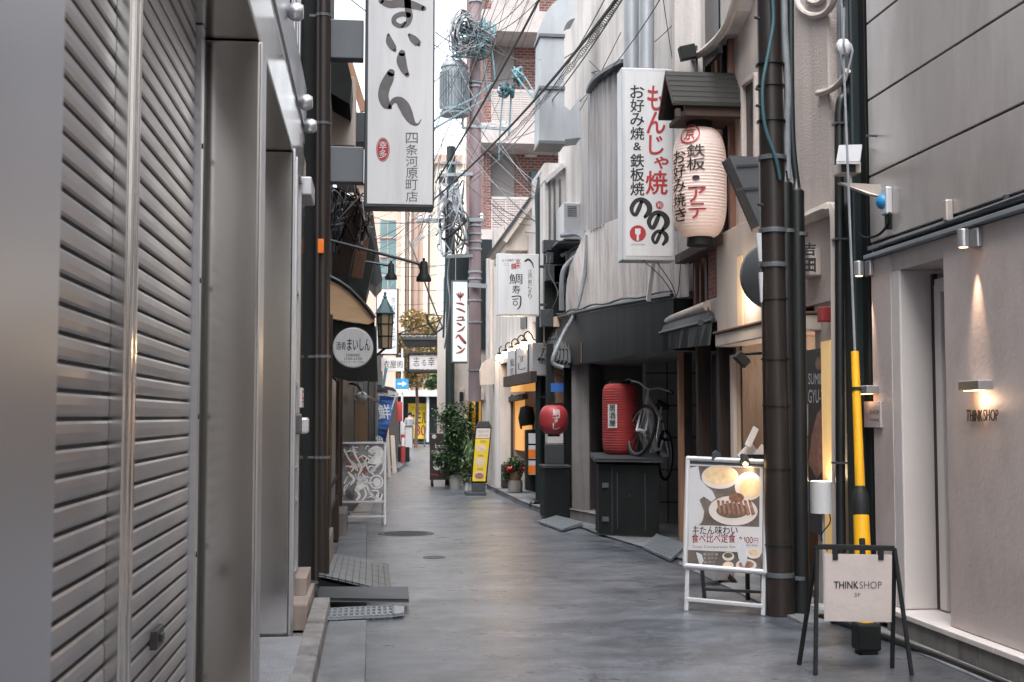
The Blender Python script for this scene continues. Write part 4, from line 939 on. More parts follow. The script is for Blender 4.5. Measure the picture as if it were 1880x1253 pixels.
for py in (425, 1055):
    for x in (1445, 1468): c_ = at(x, py+(6 if x > 1450 else 0), Y-.02); s.lathe([(.064, -.014), (.064, .014), (.05, .014)], c_, 18)
s.build('conduit_strap', 'grey_metal', t)
s = MB(); s.prism([at(1389, 428, Y-.1), at(1398, 428, Y-.1), at(1399, 480, Y-.1), at(1394, 480, Y-.1)], (0, .02, 0)); s.prism([at(1394, 500, Y-.1), at(1401, 500, Y-.1), at(1400, 555, Y-.1), at(1397, 555, Y-.1)], (0, .02, 0)); s.build('bracket', 'alu_white', t)
s = MB()
for (px, py) in ((1400, 170), (1392, 200), (1432, 40), (1398, 380)): q = axis(py); s.cyl(q+V((-.1, -.06, 0)), q+V((-.14, -.08, 0)), .012, seg=8)
s.build('bolt', 'grey_dark', t)

s = MB(); s.tube(spline([V((3.5, 3, .02)), V((3.5, 6.2, .02)), V((3.49, 7.4, .02)), V((3.42, 8.3, .02)), V((3.3, 8.9, .03))]), .022, 8); tag(s.build('ground_hose', 'pipe_black', smooth=True), 'black cable hose lying along the foot of the boutique step', 'hose')
# ---- stay wire with yellow guard
B = V((3.13, 7.64, 0)); 
def gy(py_z): pass
T = at(1548, 88, 8.35); d_ = (T-B)
t = thing('pole_stay', 'slanting stay wire with yellow guard tube and white insulator ball', 'stay wire', B)
top = T+d_*(3.2/d_.z); MB().tube([B+d_*.02, T], .009, 6).build('wire', 'cable_grey', t); MB().tube([T, top], .009, 6).build('wire', 'cable_grey', t)
f_ = lambda py: B.lerp(T, ((lambda z: z/T.z)(at(1575, py, 7.9).z))) 
g0 = f_(900); g1 = f_(645)
MB().tube([g0, g1], [.032, .026], 14).build('upper_guard', 'yellow', t, smooth=True)
MB().tube([f_(718), f_(712)], .034, 14).build('joint_ring', 'black', t)
MB().tube([f_(945), f_(925), f_(905), f_(900), f_(890)], [.05, .055, .05, .04, .03], 16).build('collar', 'black', t, smooth=True)
MB().tube([f_(1165), f_(935)], [.058, .05], 16).build('lower_guard', 'yellow', t, smooth=True)
q = MB(); a_ = f_(1030); q.obox(a_+V((-.02, -.05, 0)), (.018, 0, 0), (0, .012, 0), d_.normalized()*.17); q.build('slot', 'black', t, bevel=.006)
q = MB(); q.obox(B+V((0, 0, .11)), (.075, 0, 0), (0, .07, 0), (0, 0, .085)); q.obox(B+V((0, 0, .02)), (.06, 0, 0), (0, .055, 0), (0, 0, .03)); q.build('boot', 'black', t, bevel=.015)
MB().lathe([(0, -.06), (.035, -.055), (.055, -.02), (.055, .02), (.035, .055), (0, .06)], T, 20).build('insulator', 'sign_white', t, smooth=True)
s = MB(); s.tube([T+V((-.055, -.01, .02)), T+V((-.05, -.05, -.04)), T+V((0, -.03, -.25))], .008, 6); s.tube([T+V((.055, -.01, .02)), T+V((.05, -.05, -.04)), T+V((0.0, -.03, -.25))], .008, 6); s.tube([T+V((0, -.06, -.06)), T+V((-.02, -.058, 0)), T+V((0, -.03, .28))], .008, 6); s.build('loop', 'cable_grey', t)

# ================================================================ A-boards
# boutique frame: welded black trestle with hanging board
t = thing('hanging_board', 'black trestle stand with a hanging pale pink board by the boutique', 'pavement sign', (2.85, 7.1, 0))
tl = at(1500, 1004, 7.15); tr = at(1642, 1007, 7.05)
s = MB(); s.bar(tl, tr, .03, .03, V((0, 0, 1))); s.build('top_bar', 'black', t, bevel=.003)
for a_, p_ in ((tl, gp(1497, 1240)), (tr, gp(1674, 1240)), (tl, gp(1467, 1221)), (tr, gp(1638, 1227))):
    MB().bar(a_, p_, .022, .022).build('leg', 'black', t, bevel=.003)
nrm = (tr-tl).normalized().cross(V((0, 0, 1))); nrm = nrm if nrm.y < 0 else -nrm
P0 = (tl+tr)/2+nrm*.02
pl = PL(P0, nrm, 0)
s = MB(); q = [pl(*p_) for p_ in ((1515, 1018), (1637, 1020), (1636, 1142), (1514, 1140))]; s.prism(q, -nrm*.012); s.build('board', 'think_wall', t, bevel=.002)
s = MB(); s.text('THINK', 1531, 1068, 1576, 1081, PL(P0, nrm, 1.5), .03); s.build('lettering', 'ink', t)
s = MB(); s.text('SHOP', 1578, 1068, 1619, 1081, PL(P0, nrm, 1.5), -.014); s.text('3F', 1568, 1089, 1580, 1096, PL(P0, nrm, 1.5), -.008); s.build('lettering', 'ink_grey', t)
s = MB()
for x in (1533, 1617): s.prism([PL(P0, nrm, 3)(x-4, 1008), PL(P0, nrm, 3)(x+5, 1008), PL(P0, nrm, 3)(x+5, 1028), PL(P0, nrm, 3)(x-4, 1028)], -nrm*.02)
s.build('clip', 'black', t, bevel=.002)

# food menu A-board
FLf, FRf, BLf = gp(1257, 1122), gp(1405, 1131), gp(1238, 1108)
ux = (FRf-FLf).normalized(); dpt = V((-ux.y, ux.x, 0)); H_ = 1.17; lean = .17
def fp(u, z, o=0.): return FLf+ux*u+dpt*(z/H_*lean)+V((0, 0, z))-dpt*o
W_ = (FRf-FLf).length
nf = -(ux.cross((fp(0, 1)-fp(0, 0)))).normalized(); nf = nf if nf.y < 0 else -nf
t = thing('menu_board', 'silver framed food pavement board with grilled beef poster and clip lamp', 'pavement sign', (2.7, 9.4, 0))
s = MB()
for u in (.015, W_-.015): s.bar(fp(u, 0), fp(u, H_-.02), .032, .035, dpt)
s.bar(fp(.015, .09), fp(W_-.015, .07), .03, .045, dpt); s.bar(fp(.015, .345), fp(W_-.015, .32), .04, .03, dpt); s.build('front_leg', 'alu_white', t, bevel=.006)
s = MB()
for u in (.02, W_-.02): s.bar(FLf+ux*u+dpt*.58, fp(u, H_-.05)+dpt*.03, .03, .03, dpt)
s.bar(FLf+ux*.02+dpt*.54+V((0, 0, .1)), FLf+ux*(W_-.02)+dpt*.54+V((0, 0, .1)), .025, .025); s.build('rear_leg', 'grey_metal', t, bevel=.004)
s = MB(); pz0, pz1 = .345, H_
s.prism([fp(.0, pz0, .02), fp(W_, pz0-.02, .02), fp(W_, pz1-.02, .02), fp(0, pz1, .02)], dpt*.025); s.build('panel', 'grey_metal', t)
s = MB(); fw = .032
for a_, c_ in (((.0, pz0), (W_, pz0-.02)), ((0, pz1), (W_, pz1-.02)), ((0, pz0), (0, pz1)), ((W_, pz0-.02), (W_, pz1-.02))):
    s.tube([fp(a_[0], a_[1], .03), fp(c_[0], c_[1], .03)], .02, 12)
for u, z in ((0, pz0), (W_, pz0-.02), (0, pz1), (W_, pz1-.02)): s.lathe([(0, -.021), (.015, -.015), (.021, 0), (.015, .015), (0, .021)], fp(u, z, .03), 12)
s.build('snap_frame', 'alu_white', t, smooth=True)
P0 = fp(0, pz0, .022)
def L_(k): return PL(P0, nf, k)
s = MB(); s.pshape([(1263, 852), (1401, 858), (1399, 1054), (1261, 1046)], L_(.6)); s.build('poster', 'poster_grey', t)
s = MB(); s.pshape([(1264, 855), (1395, 860), (1394, 968), (1264, 964)], L_(1)); s.build('picture_ground', 'poster_dark', t)
s = MB(); s.pell(1322, 876, 34, 22, L_(1.5)); s.pell(1375, 893, 26, 26, L_(1.3), rot=20); s.pell(1346, 938, 45, 27, L_(1.7), rot=3); s.pell(1276, 945, 16, 22, L_(1.3)); s.build('plate', 'plate', t)
s = MB(); s.pell(1322, 873, 30, 17, L_(2)); s.pell(1377, 896, 20, 18, L_(2)); s.build('broth', 'broth', t)
s = MB()
for k_ in range(8):
    x = 1316+k_*8.2; s.pshape([(x, 922-abs(k_-3)*1.2), (x+5, 919), (x+9+k_*.6, 944), (x+4+k_*.4, 950-abs(k_-4))], L_(2.4))
s.pell(1352, 914, 14, 9, L_(2.2)); s.build('meat', 'meat', t)
s = MB()
for k_ in range(8):
    x = 1316+k_*8.2; s.pshape([(x+2, 924), (x+5, 922), (x+8+k_*.6, 942), (x+5+k_*.4, 944)], L_(2.9))
s.build('meat_highlight', 'meat_red', t)
s = MB(); s.pell(1345, 938, 30, 14, L_(2.05)); s.build('salad', 'salad', t)
s = MB(); s.text('牛たん味わい', 1270, 966, 1354, 982, L_(1.5), .012); s.build('lettering', 'ink', t)
s = MB(); s.text('食べ比べ定食', 1270, 980, 1350, 997, L_(1.5), .012); s.text('2400', 1357, 986, 1382, 998, L_(1.5), .01); s.text('円', 1384, 988, 1392, 998, L_(1.5), .0); s.build('lettering', 'maroon', t)
s = MB(); s.text('Tasty Comparison Set', 1270, 1002, 1350, 1008, L_(1.5)); s.text('(税込価格)', 1368, 1000, 1392, 1004, L_(1.5)); s.build('small_lettering', 'ink_grey', t)
s = MB(); s.pshape([(1263, 1010), (1399, 1016), (1399, 1051), (1262, 1044)], L_(1)); s.build('caption_band', 'poster_dark', t)
s = MB()
for k_, y in enumerate((1016, 1023, 1030, 1037)): s.text('ご飯・スープ・小鉢付'[:9-k_], 1290, y, 1318-2*k_, y+4.5, L_(1.6))
s.build('caption', 'poster_grey', t)
s = MB(); s.pell(1337, 1022, 11, 8, L_(1.5)); s.pell(1337, 1038, 10, 6.5, L_(1.5)); s.pell(1384, 1017, 13, 9, L_(1.5)); s.pell(1370, 1038, 19, 11, L_(1.5)); s.build('dish', 'plate', t)
s = MB(); s.pell(1337, 1020, 8, 5, L_(2)); s.build('pickle', 'salad', t); s = MB(); s.pell(1337, 1037, 7, 3.6, L_(2)); s.pell(1384, 1015, 10, 6, L_(2)); s.build('soup', 'broth', t); s = MB(); s.pell(1370, 1037, 14, 7, L_(2)); s.build('beef', 'meat_red', t)
# glare on the plastic cover, painted as flat pale patches
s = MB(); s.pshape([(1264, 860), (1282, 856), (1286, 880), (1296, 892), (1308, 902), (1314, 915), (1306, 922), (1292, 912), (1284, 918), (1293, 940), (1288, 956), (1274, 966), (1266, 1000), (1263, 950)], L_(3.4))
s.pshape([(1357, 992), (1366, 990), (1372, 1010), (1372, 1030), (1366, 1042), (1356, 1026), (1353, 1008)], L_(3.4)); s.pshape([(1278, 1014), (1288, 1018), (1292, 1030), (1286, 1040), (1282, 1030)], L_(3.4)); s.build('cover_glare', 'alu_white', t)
# clip lamp
c = L_(20)(1367, 848); s = MB(); s.lathe([(.012, .05), (.03, .02), (.045, -.03), (.04, -.03), (0, .0)], c+V((0, 0, .01)), 16, (.1, .5, 1)); s.bar(c+V((0, .03, .05)), c+V((.0, .09, -.01)), .03, .03); s.build('clip_lamp', 'black', t, smooth=True)
MB().lathe([(0, -.02), (.02, 0), (0, .02)], c+V((.0, -.02, -.02)), 12).build('bulb', 'bulb', t, smooth=True)
lamp('glow', 'SPOT', c+V((0, -.07, -.03)), .9, (1, .74, .45), t, .02, 120, (-.1, .75, -1), .8)
c2 = L_(8)(1316, 846); s = MB(); s.prism([c2+V((-.04, 0, 0)), c2+V((.04, 0, 0)), c2+V((.03, 0, .06)), c2+V((0, 0, .08)), c2+V((-.03, 0, .06))], (0, .03, 0)); s.build('clip', 'grey_dark', t)
# floor equipment behind
t = thing('floor_spotlight', 'grey box floodlight lying on the ground behind the food board', 'floodlight', gp(1330, 1085))
c = gp(1325, 1080)+V((.05, .25, .12)); s = MB(); s.obox(c, (.11, .05, .0), (-.03, .07, .02), (0, -.02, .06)); s.build('body', 'alu_white', t, bevel=.01); s = MB(); s.bar(c+V((.05, 0, 0)), c+V((.14, -.05, -.12)), .05, .04); s.bar(c+V((-.05, 0, 0)), c+V((.02, -.02, -.12)), .03, .03); s.build('stand', 'black', t)
# ================================================================ right: timber-screened house
XC = 3.56
ys0 = on(1345, 700, XC).y; ys1 = on(1250, 700, XC).y
b = thing('timber_screen_house', 'narrow house with vertical brown timber slats over a dark entrance', 'building', (XC, (ys0+ys1)/2, 0))
s = MB(); s.box(XC+.15, XC+4, ys0, ys1, 2.5, 11); s.build('wall', 'wood_dark', b)
zt = on(1300, 90, XC).z; zb_ = on(1300, 560, XC).z
y = ys0+.02; k = 0; sl_ = MB()
while y < ys1-.5:
    w = random.choice((.05, .06, .08, .1)); sl_.use(random.randrange(8)); d = random.choice((0, .03, .06)); sl_.box(XC+d, XC+.15, y, y+w, zb_, zt+random.uniform(-.05, .35)); y += w+random.choice((.012, .02, .045))
sl_.build('timber_screen', ['slat_%d' % i for i in range(8)], b)
s = MB(); zz = on(1300, 460, XC).z; s.box(XC-.16, XC+.02, ys0, ys1-.4, zz-.05, zz+.05); s.build('crossbeam', 'wood_dark', b, bevel=.006)
s = MB(); a = on(1345, 560, XC); c = on(1312, 465, XC); s.box(XC-.05, XC-.003, a.y+.0, a.y+.7, a.z, a.z+.62); s.build('brick_panel', 'brick_red', b)
s = MB(); s.box(XC-.06, XC+.3, ys0, ys0+.75, zb_-.22, zb_+.03); s.build('canopy_end', 'cream', b, bevel=.01)
# pale curved wall above and round ducts
s = MB(); pts = [on(x, y, XC-.2) for x, y in ((1365, -60), (1345, 20), (1325, 62), (1295, 92), (1265, 110), (1250, 118))]
s.tube(spline(pts, 5), .04, 8); s.build('pipe', 'cream', b, smooth=True)
poly = [on(x, y, XC-.12) for x, y in ((1366, -80), (1345, 20), (1325, 62), (1295, 92), (1262, 108), (1240, 112), (1240, -80))]
s = MB(); s.prism(poly, (.4, 0, 0)); s.build('upper_wall', 'white_wall', b)
s = MB(); q = on(1310, 40, XC-.12); s.box(XC-.14, XC-.1, q.y-.25, q.y+.25, q.z-.4, q.z+.3); s.build('window', 'window_dark', b); s = MB(); s.box(XC-.4, XC-.1, q.y+.5, q.y+.62, q.z-.6, q.z+1); s.build('pillar', 'white_wall', b)
# dark entrance below
s = MB(); s.box(XC+.6, XC+.7, ys0, ys1+.3, 0, 2.5); s.build('back_wall', 'block', b); s = MB(); s.box(XC+.1, XC+3, ys0+.0, ys0+.06, 0, 2.4); s.build('side_wall', 'wood_dark', b)
s = MB()
for px, m_, w in ((1256, 0, .05), (1290, 0, .1), (1330, 0, .12)):
    q = on(px, 765, XC+.1); s.box(XC+.05, XC+.2, q.y, q.y+w, 0, 2.4)
s.build('door_post', 'wood_dark', b, bevel=.006)
q = on(1312, 765, XC+.3); s = MB(); s.box(XC+.3, XC+.34, q.y-.55, q.y+.1, .1, 2.2); s.build('door', 'grey_dark', b); q = on(1322, 765, XC+.28); MB().box(XC+.27, XC+.3, q.y-.08, q.y+.08, 1.35, 1.55).build('intercom', 'grey_metal', b, bevel=.008)
q = on(1253, 765, XC+.04); MB().box(XC, XC+.06, q.y, q.y+.07, 0, 2.45).build('edge_post', 'wood_light', b)
s = MB(); s.box(XC-.05, XC+1, ys0, ys1+.4, 2.42, 2.52); s.build('soffit', 'black', b)

# ---- retractable awning
t = thing('black_awning', 'short black retractable awning under the hanging white lantern', 'awning', at(1260, 600, 12.9))
Y = 12.7; A = at(1300, 562, 12.5); B = at(1222, 592, 14.1)
MB().tube([A, B], .055, 14).build('roller', 'cream', t, smooth=True)
s = MB(); n = 12; C1 = at(1308, 588, 12.3); D1 = at(1212, 612, 13.7); C2 = at(1304, 634, 12.3); D2 = at(1218, 643, 13.7)
for k_ in range(n):
    f0, f1 = k_/n, (k_+1)/n; w0 = .018*math.sin(f0*29); w1 = .018*math.sin(f1*29)
    s.poly(A.lerp(B, f0), A.lerp(B, f1), C1.lerp(D1, f1), C1.lerp(D1, f0))
    s.poly(C1.lerp(D1, f0), C1.lerp(D1, f1), C2.lerp(D2, f1)+V((w1, -w1, 0)), C2.lerp(D2, f0)+V((w0, -w0, 0)))
s.poly(A, C1, A+V((0, 0, -.25))); s.build('cloth', 'black_gloss', t)
s = MB(); s.tube([C1, D1], .02, 8); s.tube([A+V((.05, 0, -.05)), C1], .02, 8); s.lathe([(0, 0), (.032, .0), (.032, .02), (0, .02)], at(1287, 593, 12.25), 16, (-.6, -1, 0)); s.build('front_rail', 'grey_dark', t)

# ---- もんじゃ sign
Y = 13.2; t = thing('projecting_sign', 'tall white restaurant signboard with red and black characters beside the white lantern', 'sign', at(1190, 478, Y))
a = at(1143, 478, Y); c = at(1237, 127, Y); MB().box(a.x, c.x, Y, Y+.26, a.z, c.z).build('case', 'alu_white', t, bevel=.012)
a2 = at(1149, 470, Y); c2 = at(1232, 133, Y); MB().box(a2.x, c2.x, Y-.004, Y+.1, a2.z, c2.z).build('face', 'sign_white', t)
pf = PY(Y-.004); s = MB(); s.vtext('お好み焼', 1170, 156, 258, 25, pf, .02, .08); s.text('&', 1163, 262, 1177, 276, pf, .02); s.vtext('鉄板焼', 1170, 282, 360, 25, pf, .02, .06)
# three linked のs in brush
def no(cx, cy, r, w):
    s.brush([(cx+.1*r, cy-.75*r, w*.7), (cx-.15*r, cy-.1*r, w*.9), (cx-.5*r, cy+.6*r, w*.8), (cx-.85*r, cy+.45*r, w*.7), (cx-.95*r, cy-.15*r, w*.9), (cx-.5*r, cy-.85*r, w*.85), (cx+.2*r, cy-1.*r, w*.9), (cx+.85*r, cy-.5*r, w*1.1), (cx+.95*r, cy+.2*r, w*1.1), (cx+.5*r, cy+.85*r, w*.7)], pf)
no(1176, 384, 17, 9); no(1208, 408, 17, 9.5); no(1211, 438, 13, 7.5)
s.build('lettering', 'ink', t)
s = MB(); s.text('も', 1189, 158, 1216, 203, pf, .03); s.text('ん', 1188, 206, 1221, 245, pf, .03); s.text('じ', 1192, 249, 1218, 284, pf, .03); s.text('ゃ', 1201, 288, 1227, 310, pf, .03); s.text('焼', 1186, 314, 1225, 357, pf, .025)
s.build('red_lettering', 'red_ink', t); s = MB(); s.pell(1171, 429, 15, 15, pf); s.build('emblem', 'red_ink', t); s = MB(); s.pell(1211, 377, 7.5, 7.5, pf, 9); s.build('seal', 'red_ink', t)
s = MB(); pf2 = PY(Y-.004, 2.4); s.pshape([(1166, 420), (1176, 420), (1176, 429), (1173, 432), (1173, 442), (1169, 442), (1169, 432), (1166, 429)], pf2); s.text('和', 1206, 372, 1216, 382, pf2); s.build('spatula_mark', 'sign_white', t)
s = MB(); s.text('OKONOMIYAKI', 1158, 448, 1184, 451, pf); s.build('small_lettering', 'ink_grey', t)
s = MB(); s.bar(at(1236, 200, Y+.13), at(1290, 200, Y+.13), .05, .05); s.bar(at(1236, 420, Y+.13), at(1290, 420, Y+.13), .05, .05); s.bar(at(1200, 478, Y+.1), at(1190, 552, Y+.35), .045, .045, V((0, 1, 0))); s.build('bracket', 'alu_white', t)

# ---- white lantern with little roof
Y = 11.9; k = Y/F; c = at(1284, 337, Y)
t = thing('white_paper_lantern', 'big ribbed white paper lantern with black and red characters under a little roof', 'lantern', at(1284, 450, Y))
def lant(c, rad, hh, nr, flat=.72, amp=.018):
    p = []; n = nr*3
    for i in range(n+1):
        u = -1+2*i/n; e = (1-abs(u)**3.6)**.5 if abs(u) < 1 else 0
        r = rad*(flat*.62+(1-flat*.62)*e); r *= 1-amp*abs(math.sin(math.pi*i/3)) if nr else 1
        p.append((r, u*hh))
    return p
prof = lant(c, 52*k, 104*k, 34); s = MB(); s.lathe(prof, c, 48); s.build('shade', 'lantern_white', t, smooth=True)
for o_, dz_ in ((1, 104*k), (-1, -104*k)):
    s = MB(); s.lathe([(24*k, 0), (25*k, 18*k*o_), (0, 18*k*o_)], c+V((0, 0, dz_-3*k*o_)), 28); s.build('rim', 'black', t)
def onl(c, rad, hh, lay=.004, yaw=0.):
    # marks wrap round the lantern's own surface: (u, v) = turn in degrees, height
    def f(u, v):
        z = v; uu = max(-.97, min(.97, z/hh)); e = (1-abs(uu)**3.6)**.5; r = rad*(.72*.62+(1-.72*.62)*e)+lay
        a = R(u+yaw); return c+V((math.sin(a)*r, -math.cos(a)*r, z))
    return f
va = math.degrees(math.atan2(c.x, c.y))        # towards the alley
lf = onl(c, 52*k, 104*k, .006, 0)
def ltext(s, txt, u, v0, v1, wu, bold=0., gap=.1):
    n = len(txt); h = (v0-v1)/n
    for i, ch in enumerate(txt):
        kk = .4 if ch == '・' else 1
        y1_ = v0-h*i-h*gap/2; y0_ = v0-h*(i+1)+h*gap/2; m_ = (y0_+y1_)/2; hh_ = (y1_-y0_)/2*kk
        s.text(ch, u-wu/2*kk, m_+hh_, u+wu/2*kk, m_-hh_, lf, bold)
s = MB(); ltext(s, '鉄板・', -22, 66*k, -12*k, 38, .012); ltext(s, 'お好み焼き', -62, 58*k, -78*k, 36, .012, .06); s.build('lettering', 'ink', t)
s = MB(); ltext(s, 'アテ', -20, -14*k, -76*k, 36, .014); ltext(s, '京', -38, 100*k, 74*k, 26, .016)
n = 30; aa = []; bb = []
for q in range(n):
    tt = 2*math.pi*q/n; aa.append(lf(-38+26*math.cos(tt), 87*k+20*k*math.sin(tt))); bb.append(lf(-38+22*math.cos(tt), 87*k+17*k*math.sin(tt)))
s.add(aa+bb, [(q, (q+1) % n, n+(q+1) % n, n+q) for q in range(n)]); s.build('red_lettering', 'red_ink', t)
MB().cyl(c+V((0, 0, 118*k)), c+V((0, 0, 150*k)), .012, seg=8).build('hook', 'black', t)
# roof
t = thing('lantern_roof', 'little gabled roof with ribbed dark metal sheet over the white lantern', 'roof', at(1284, 180, Y))
x0 = at(1222, 180, Y).x; x1 = at(1348, 180, Y).x; zr = at(1280, 136, Y).z; ze = at(1280, 192, Y-.32).z; zu = at(1280, 212, Y-.3).z
s = MB(); nrib = 6
for i in range(nrib):
    f0, f1 = i/nrib, (i+1)/nrib
    for sg_ in (-1, 1):
        p0 = V((x0, Y+.0+sg_*.32*f0, zr+(ze-zr)*f0)); p1 = V((x0, Y+sg_*.32*f1, zr+(ze-zr)*f1))
        s.prism([p0+V((0, 0, -.012)), p0+V((0, 0, .02)), p1+V((0, 0, .035)), p1+V((0, 0, -.012))], (x1-x0, 0, 0))
s.build('roof_sheet', 'roof_metal', t, bevel=.004)
s = MB(); s.box(x0+.1, x1-.05, Y-.27, Y+.27, zu-.0, zu+.05); s.box(x0+.12, x1, Y-.28, Y-.24, zu, ze+.02); s.box(x0+.1, x0+.14, Y-.4, Y+.4, zu, zr-.08) if 0 else None
for sg_ in (-1, 1): s.bar((x0+.02, Y, zr-.02), (x0+.02, Y+sg_*.31, ze+.0), .04, .05, V((1, 0, 0)))
s.bar((x0+.05, Y-.28, ze-.04), (x0+.05, Y-.28, zu-.02), .05, .05); s.bar((x0+.3, Y-.2, zu+.04), (XC+.1, Y-.2, zu+.04), .06, .06); s.build('roof_frame', 'wood_roof', t, bevel=.005)
# floodlight above
t = thing('floodlight', 'small black floodlight on a bracket above the lantern roof', 'floodlight', at(1264, 100, 12.4)); c = at(1262, 97, 12.3)
s = MB(); s.obox(c, (.08, 0, .02), (0, .05, .0), (-.015, 0, .07)); s.build('body', 'black', t, bevel=.008); s = MB(); s.bar(c, c+V((.12, .1, .1)), .025, .025); s.bar(c+V((.12, .1, .1)), c+V((.12, .1, -.2)), .025, .025); s.build('bracket', 'grey_metal', t)
t = thing('duct_pipes', 'pair of tall round galvanised ducts above the restaurant signboard', 'duct', at(1170, 130, 14))
for px, r_, Y in ((1160, .1, 14.2), (1187, .09, 13.8)): MB().cyl(at(px, 145, Y), at(px, -150, Y), r_, seg=20).build('duct', 'duct', t, smooth=True)

# ================================================================ right: corrugated restaurant with dark fascia
b = thing('corrugated_restaurant', 'weathered white corrugated restaurant over a dark metal fascia and open recess', 'building', (3.2, 16.5, 0))
def PW(px, py):   # the skewed facade line from (3.5,14.3) to (2.82,20.4)
    return PL((3.5, 14.3, 0), (-(20.4-14.3), -(3.5-2.82), 0), 0)(px, py)
dirw = V((2.82-3.5, 20.4-14.3, 0)).normalized(); nw = V((-dirw.y, dirw.x, 0)); nw = nw if nw.x < 0 else -nw
def curve_wall(s, p0, p1, zb0, zb1, zt0, zt1, bulge0, bulge1, n=28, ribs=0., nv=8, off=0.):
    # wall between two plan points, swelling outwards, optional corrugation
    g = []
    m_ = n*(4 if ribs else 1)
    for i in range(m_+1):
        f = i/m_; q = V(p0).lerp(V(p1), f); row = []
        for j in range(nv+1):
            h = j/nv; bl = (bulge0+(bulge1-bulge0)*h)*math.sin(math.pi*f)
            rr_ = ribs*(1 if i % 4 in (1, 2) else 0); z = (zb0+(zb1-zb0)*f)*(1-h)+(zt0+(zt1-zt0)*f)*h
            row.append(q+nw*(bl+rr_+off)+V((0, 0, z)))
        g.append(row)
    vs = [v for r_ in g for v in r_]; w = nv+1
    s.add(vs, [(i*w+j, (i+1)*w+j, (i+1)*w+j+1, i*w+j+1) for i in range(m_) for j in range(nv)])
# fascia
f0 = PW(1254, 600); f1 = PW(1042, 620); Z = lambda px, py, q: (q if 0 else None)
A0 = V((f0.x, f0.y, 0)); A1 = V((f1.x, f1.y, 0))
zt0 = PW(1254, 550).z; zt1 = PW(1042, 588).z; zb0 = PW(1254, 645).z; zb1 = PW(1042, 677).z
s = MB(); curve_wall(s, A0-dirw*.1, A1, zb0, zb1, zt0, zt1, .12, .12, 40, 0, 3, .16); s.build('fascia', 'fascia', b)
q_ = (A0-dirw*.1).lerp(A1, .66)+nw*(.165+.12*math.sin(math.pi*.66)); s = MB(); s.prism([q_+V((0, 0, zb1+.02)), q_+dirw*.05+V((0, 0, zb1+.02)), q_+dirw*.035+V((0, 0, zb1+.3)), q_+dirw*.01+V((0, 0, zb1+.28))], nw*.004); s.build('rust_stain', mat('rust', S(128, 84, 48), .9), b)
s = MB(); e = A0-dirw*.1+nw*.16; s.prism([e+V((0, 0, zb0)), e-nw*.6+V((0, 0, zb0)), e-nw*.6+V((0, 0, zt0)), e+V((0, 0, zt0))], -dirw*.02); e = A1+nw*.16; s.prism([e+V((0, 0, zb1)), e-nw*.6+V((0, 0, zb1)), e-nw*.6+V((0, 0, zt1)), e+V((0, 0, zt1))], dirw*.02); s.build('fascia_end', 'fascia', b)
s = MB(); pts = [(A0-dirw*.1).lerp(A1, i/20)+nw*(.17+.12*math.sin(math.pi*i/20))+V((0, 0, zt0+(zt1-zt0)*i/20+.03)) for i in range(21)]; s.tube(pts, .03, 8)
pts2 = [p+nw*.0+V((0, 0, .05+.015*math.sin(i*1.3))) for i, p in enumerate(pts)]; s.tube(pts2, .014, 6); s.build('fascia_trim', 'grey_dark', b, smooth=True)
s = MB(); q = [A0-dirw*.1+nw*.15, A1+nw*.15, A1-nw*2, A0-nw*2]; s.prism([v+V((0, 0, min(zb0, zb1)+.02)) for v in q], (0, 0, .05)); s.build('soffit', 'concrete', b)
# corrugated sheets
B0 = PW(1262, 500); B1 = PW(1050, 500)
zc0 = PW(1250, 330).z; zc1 = PW(1050, 470).z
s = MB(); curve_wall(s, V((B0.x, B0.y, 0))-dirw*.2, V((PW(1085, 500).x, PW(1085, 500).y, 0)), zt0, zt1, PW(1240, 380).z, PW(1085, 425).z, .08, .1, 90, .0015, 6, .06); s.build('corrugated_sheet', 'white_sheet', b)
pc = PW(1085, 500); pd = PW(1046, 570)
s = MB(); curve_wall(s, V((pc.x, pc.y, 0)), V((pd.x, pd.y, 0)), zt1, zt1-.02, PW(1085, 425).z, PW(1052, 560).z, .02, .1, 10, .002, 5, .06); s.build('corrugated_sheet', 'white_sheet', b)
pe = PW(1148, 300); pg = PW(1084, 300)
s = MB(); g0 = V((pe.x, pe.y, 0)); g1 = V((pg.x, pg.y, 0))
curve_wall(s, g0-dirw*.3, g1, PW(1146, 410).z, PW(1085, 430).z, PW(1146, 130).z, PW(1085, 182).z, .1, .1, 10, .03, 6, .02); s.build('grey_sheet', 'grey_sheet', b)
s = MB(); pts = [g0.lerp(g1, i/10-.2)+nw*(.06+.1*math.sin(math.pi*max(0, i/10)))+V((0, 0, PW(1146, 130).z+(PW(1085, 182).z-PW(1146, 130).z)*(i/10-.0))) for i in range(11)]
for a_, c_ in zip(pts[:-1], pts[1:]): s.prism([a_+nw*.1, c_+nw*.1, c_-nw*.2, a_-nw*.2], (0, 0, .05))
s.build('sheet_cap', 'grey_metal', b)
# white rendered wall above
h0 = PW(1260, 200); h1 = PW(1048, 200)
s = MB(); P0_ = V((h0.x, h0.y, 0)); P1_ = V((h1.x, h1.y, 0)); s.prism([P0_-dirw*.4, P1_+dirw*1.2, P1_+dirw*1.2-nw*4, P0_-nw*4], (0, 0, 8.2-3.0)); 
for i in range(len(s.v)): s.v[i] = s.v[i]-nw*.12+V((0, 0, 2.95))
s.build('upper_wall', 'white_wall', b)
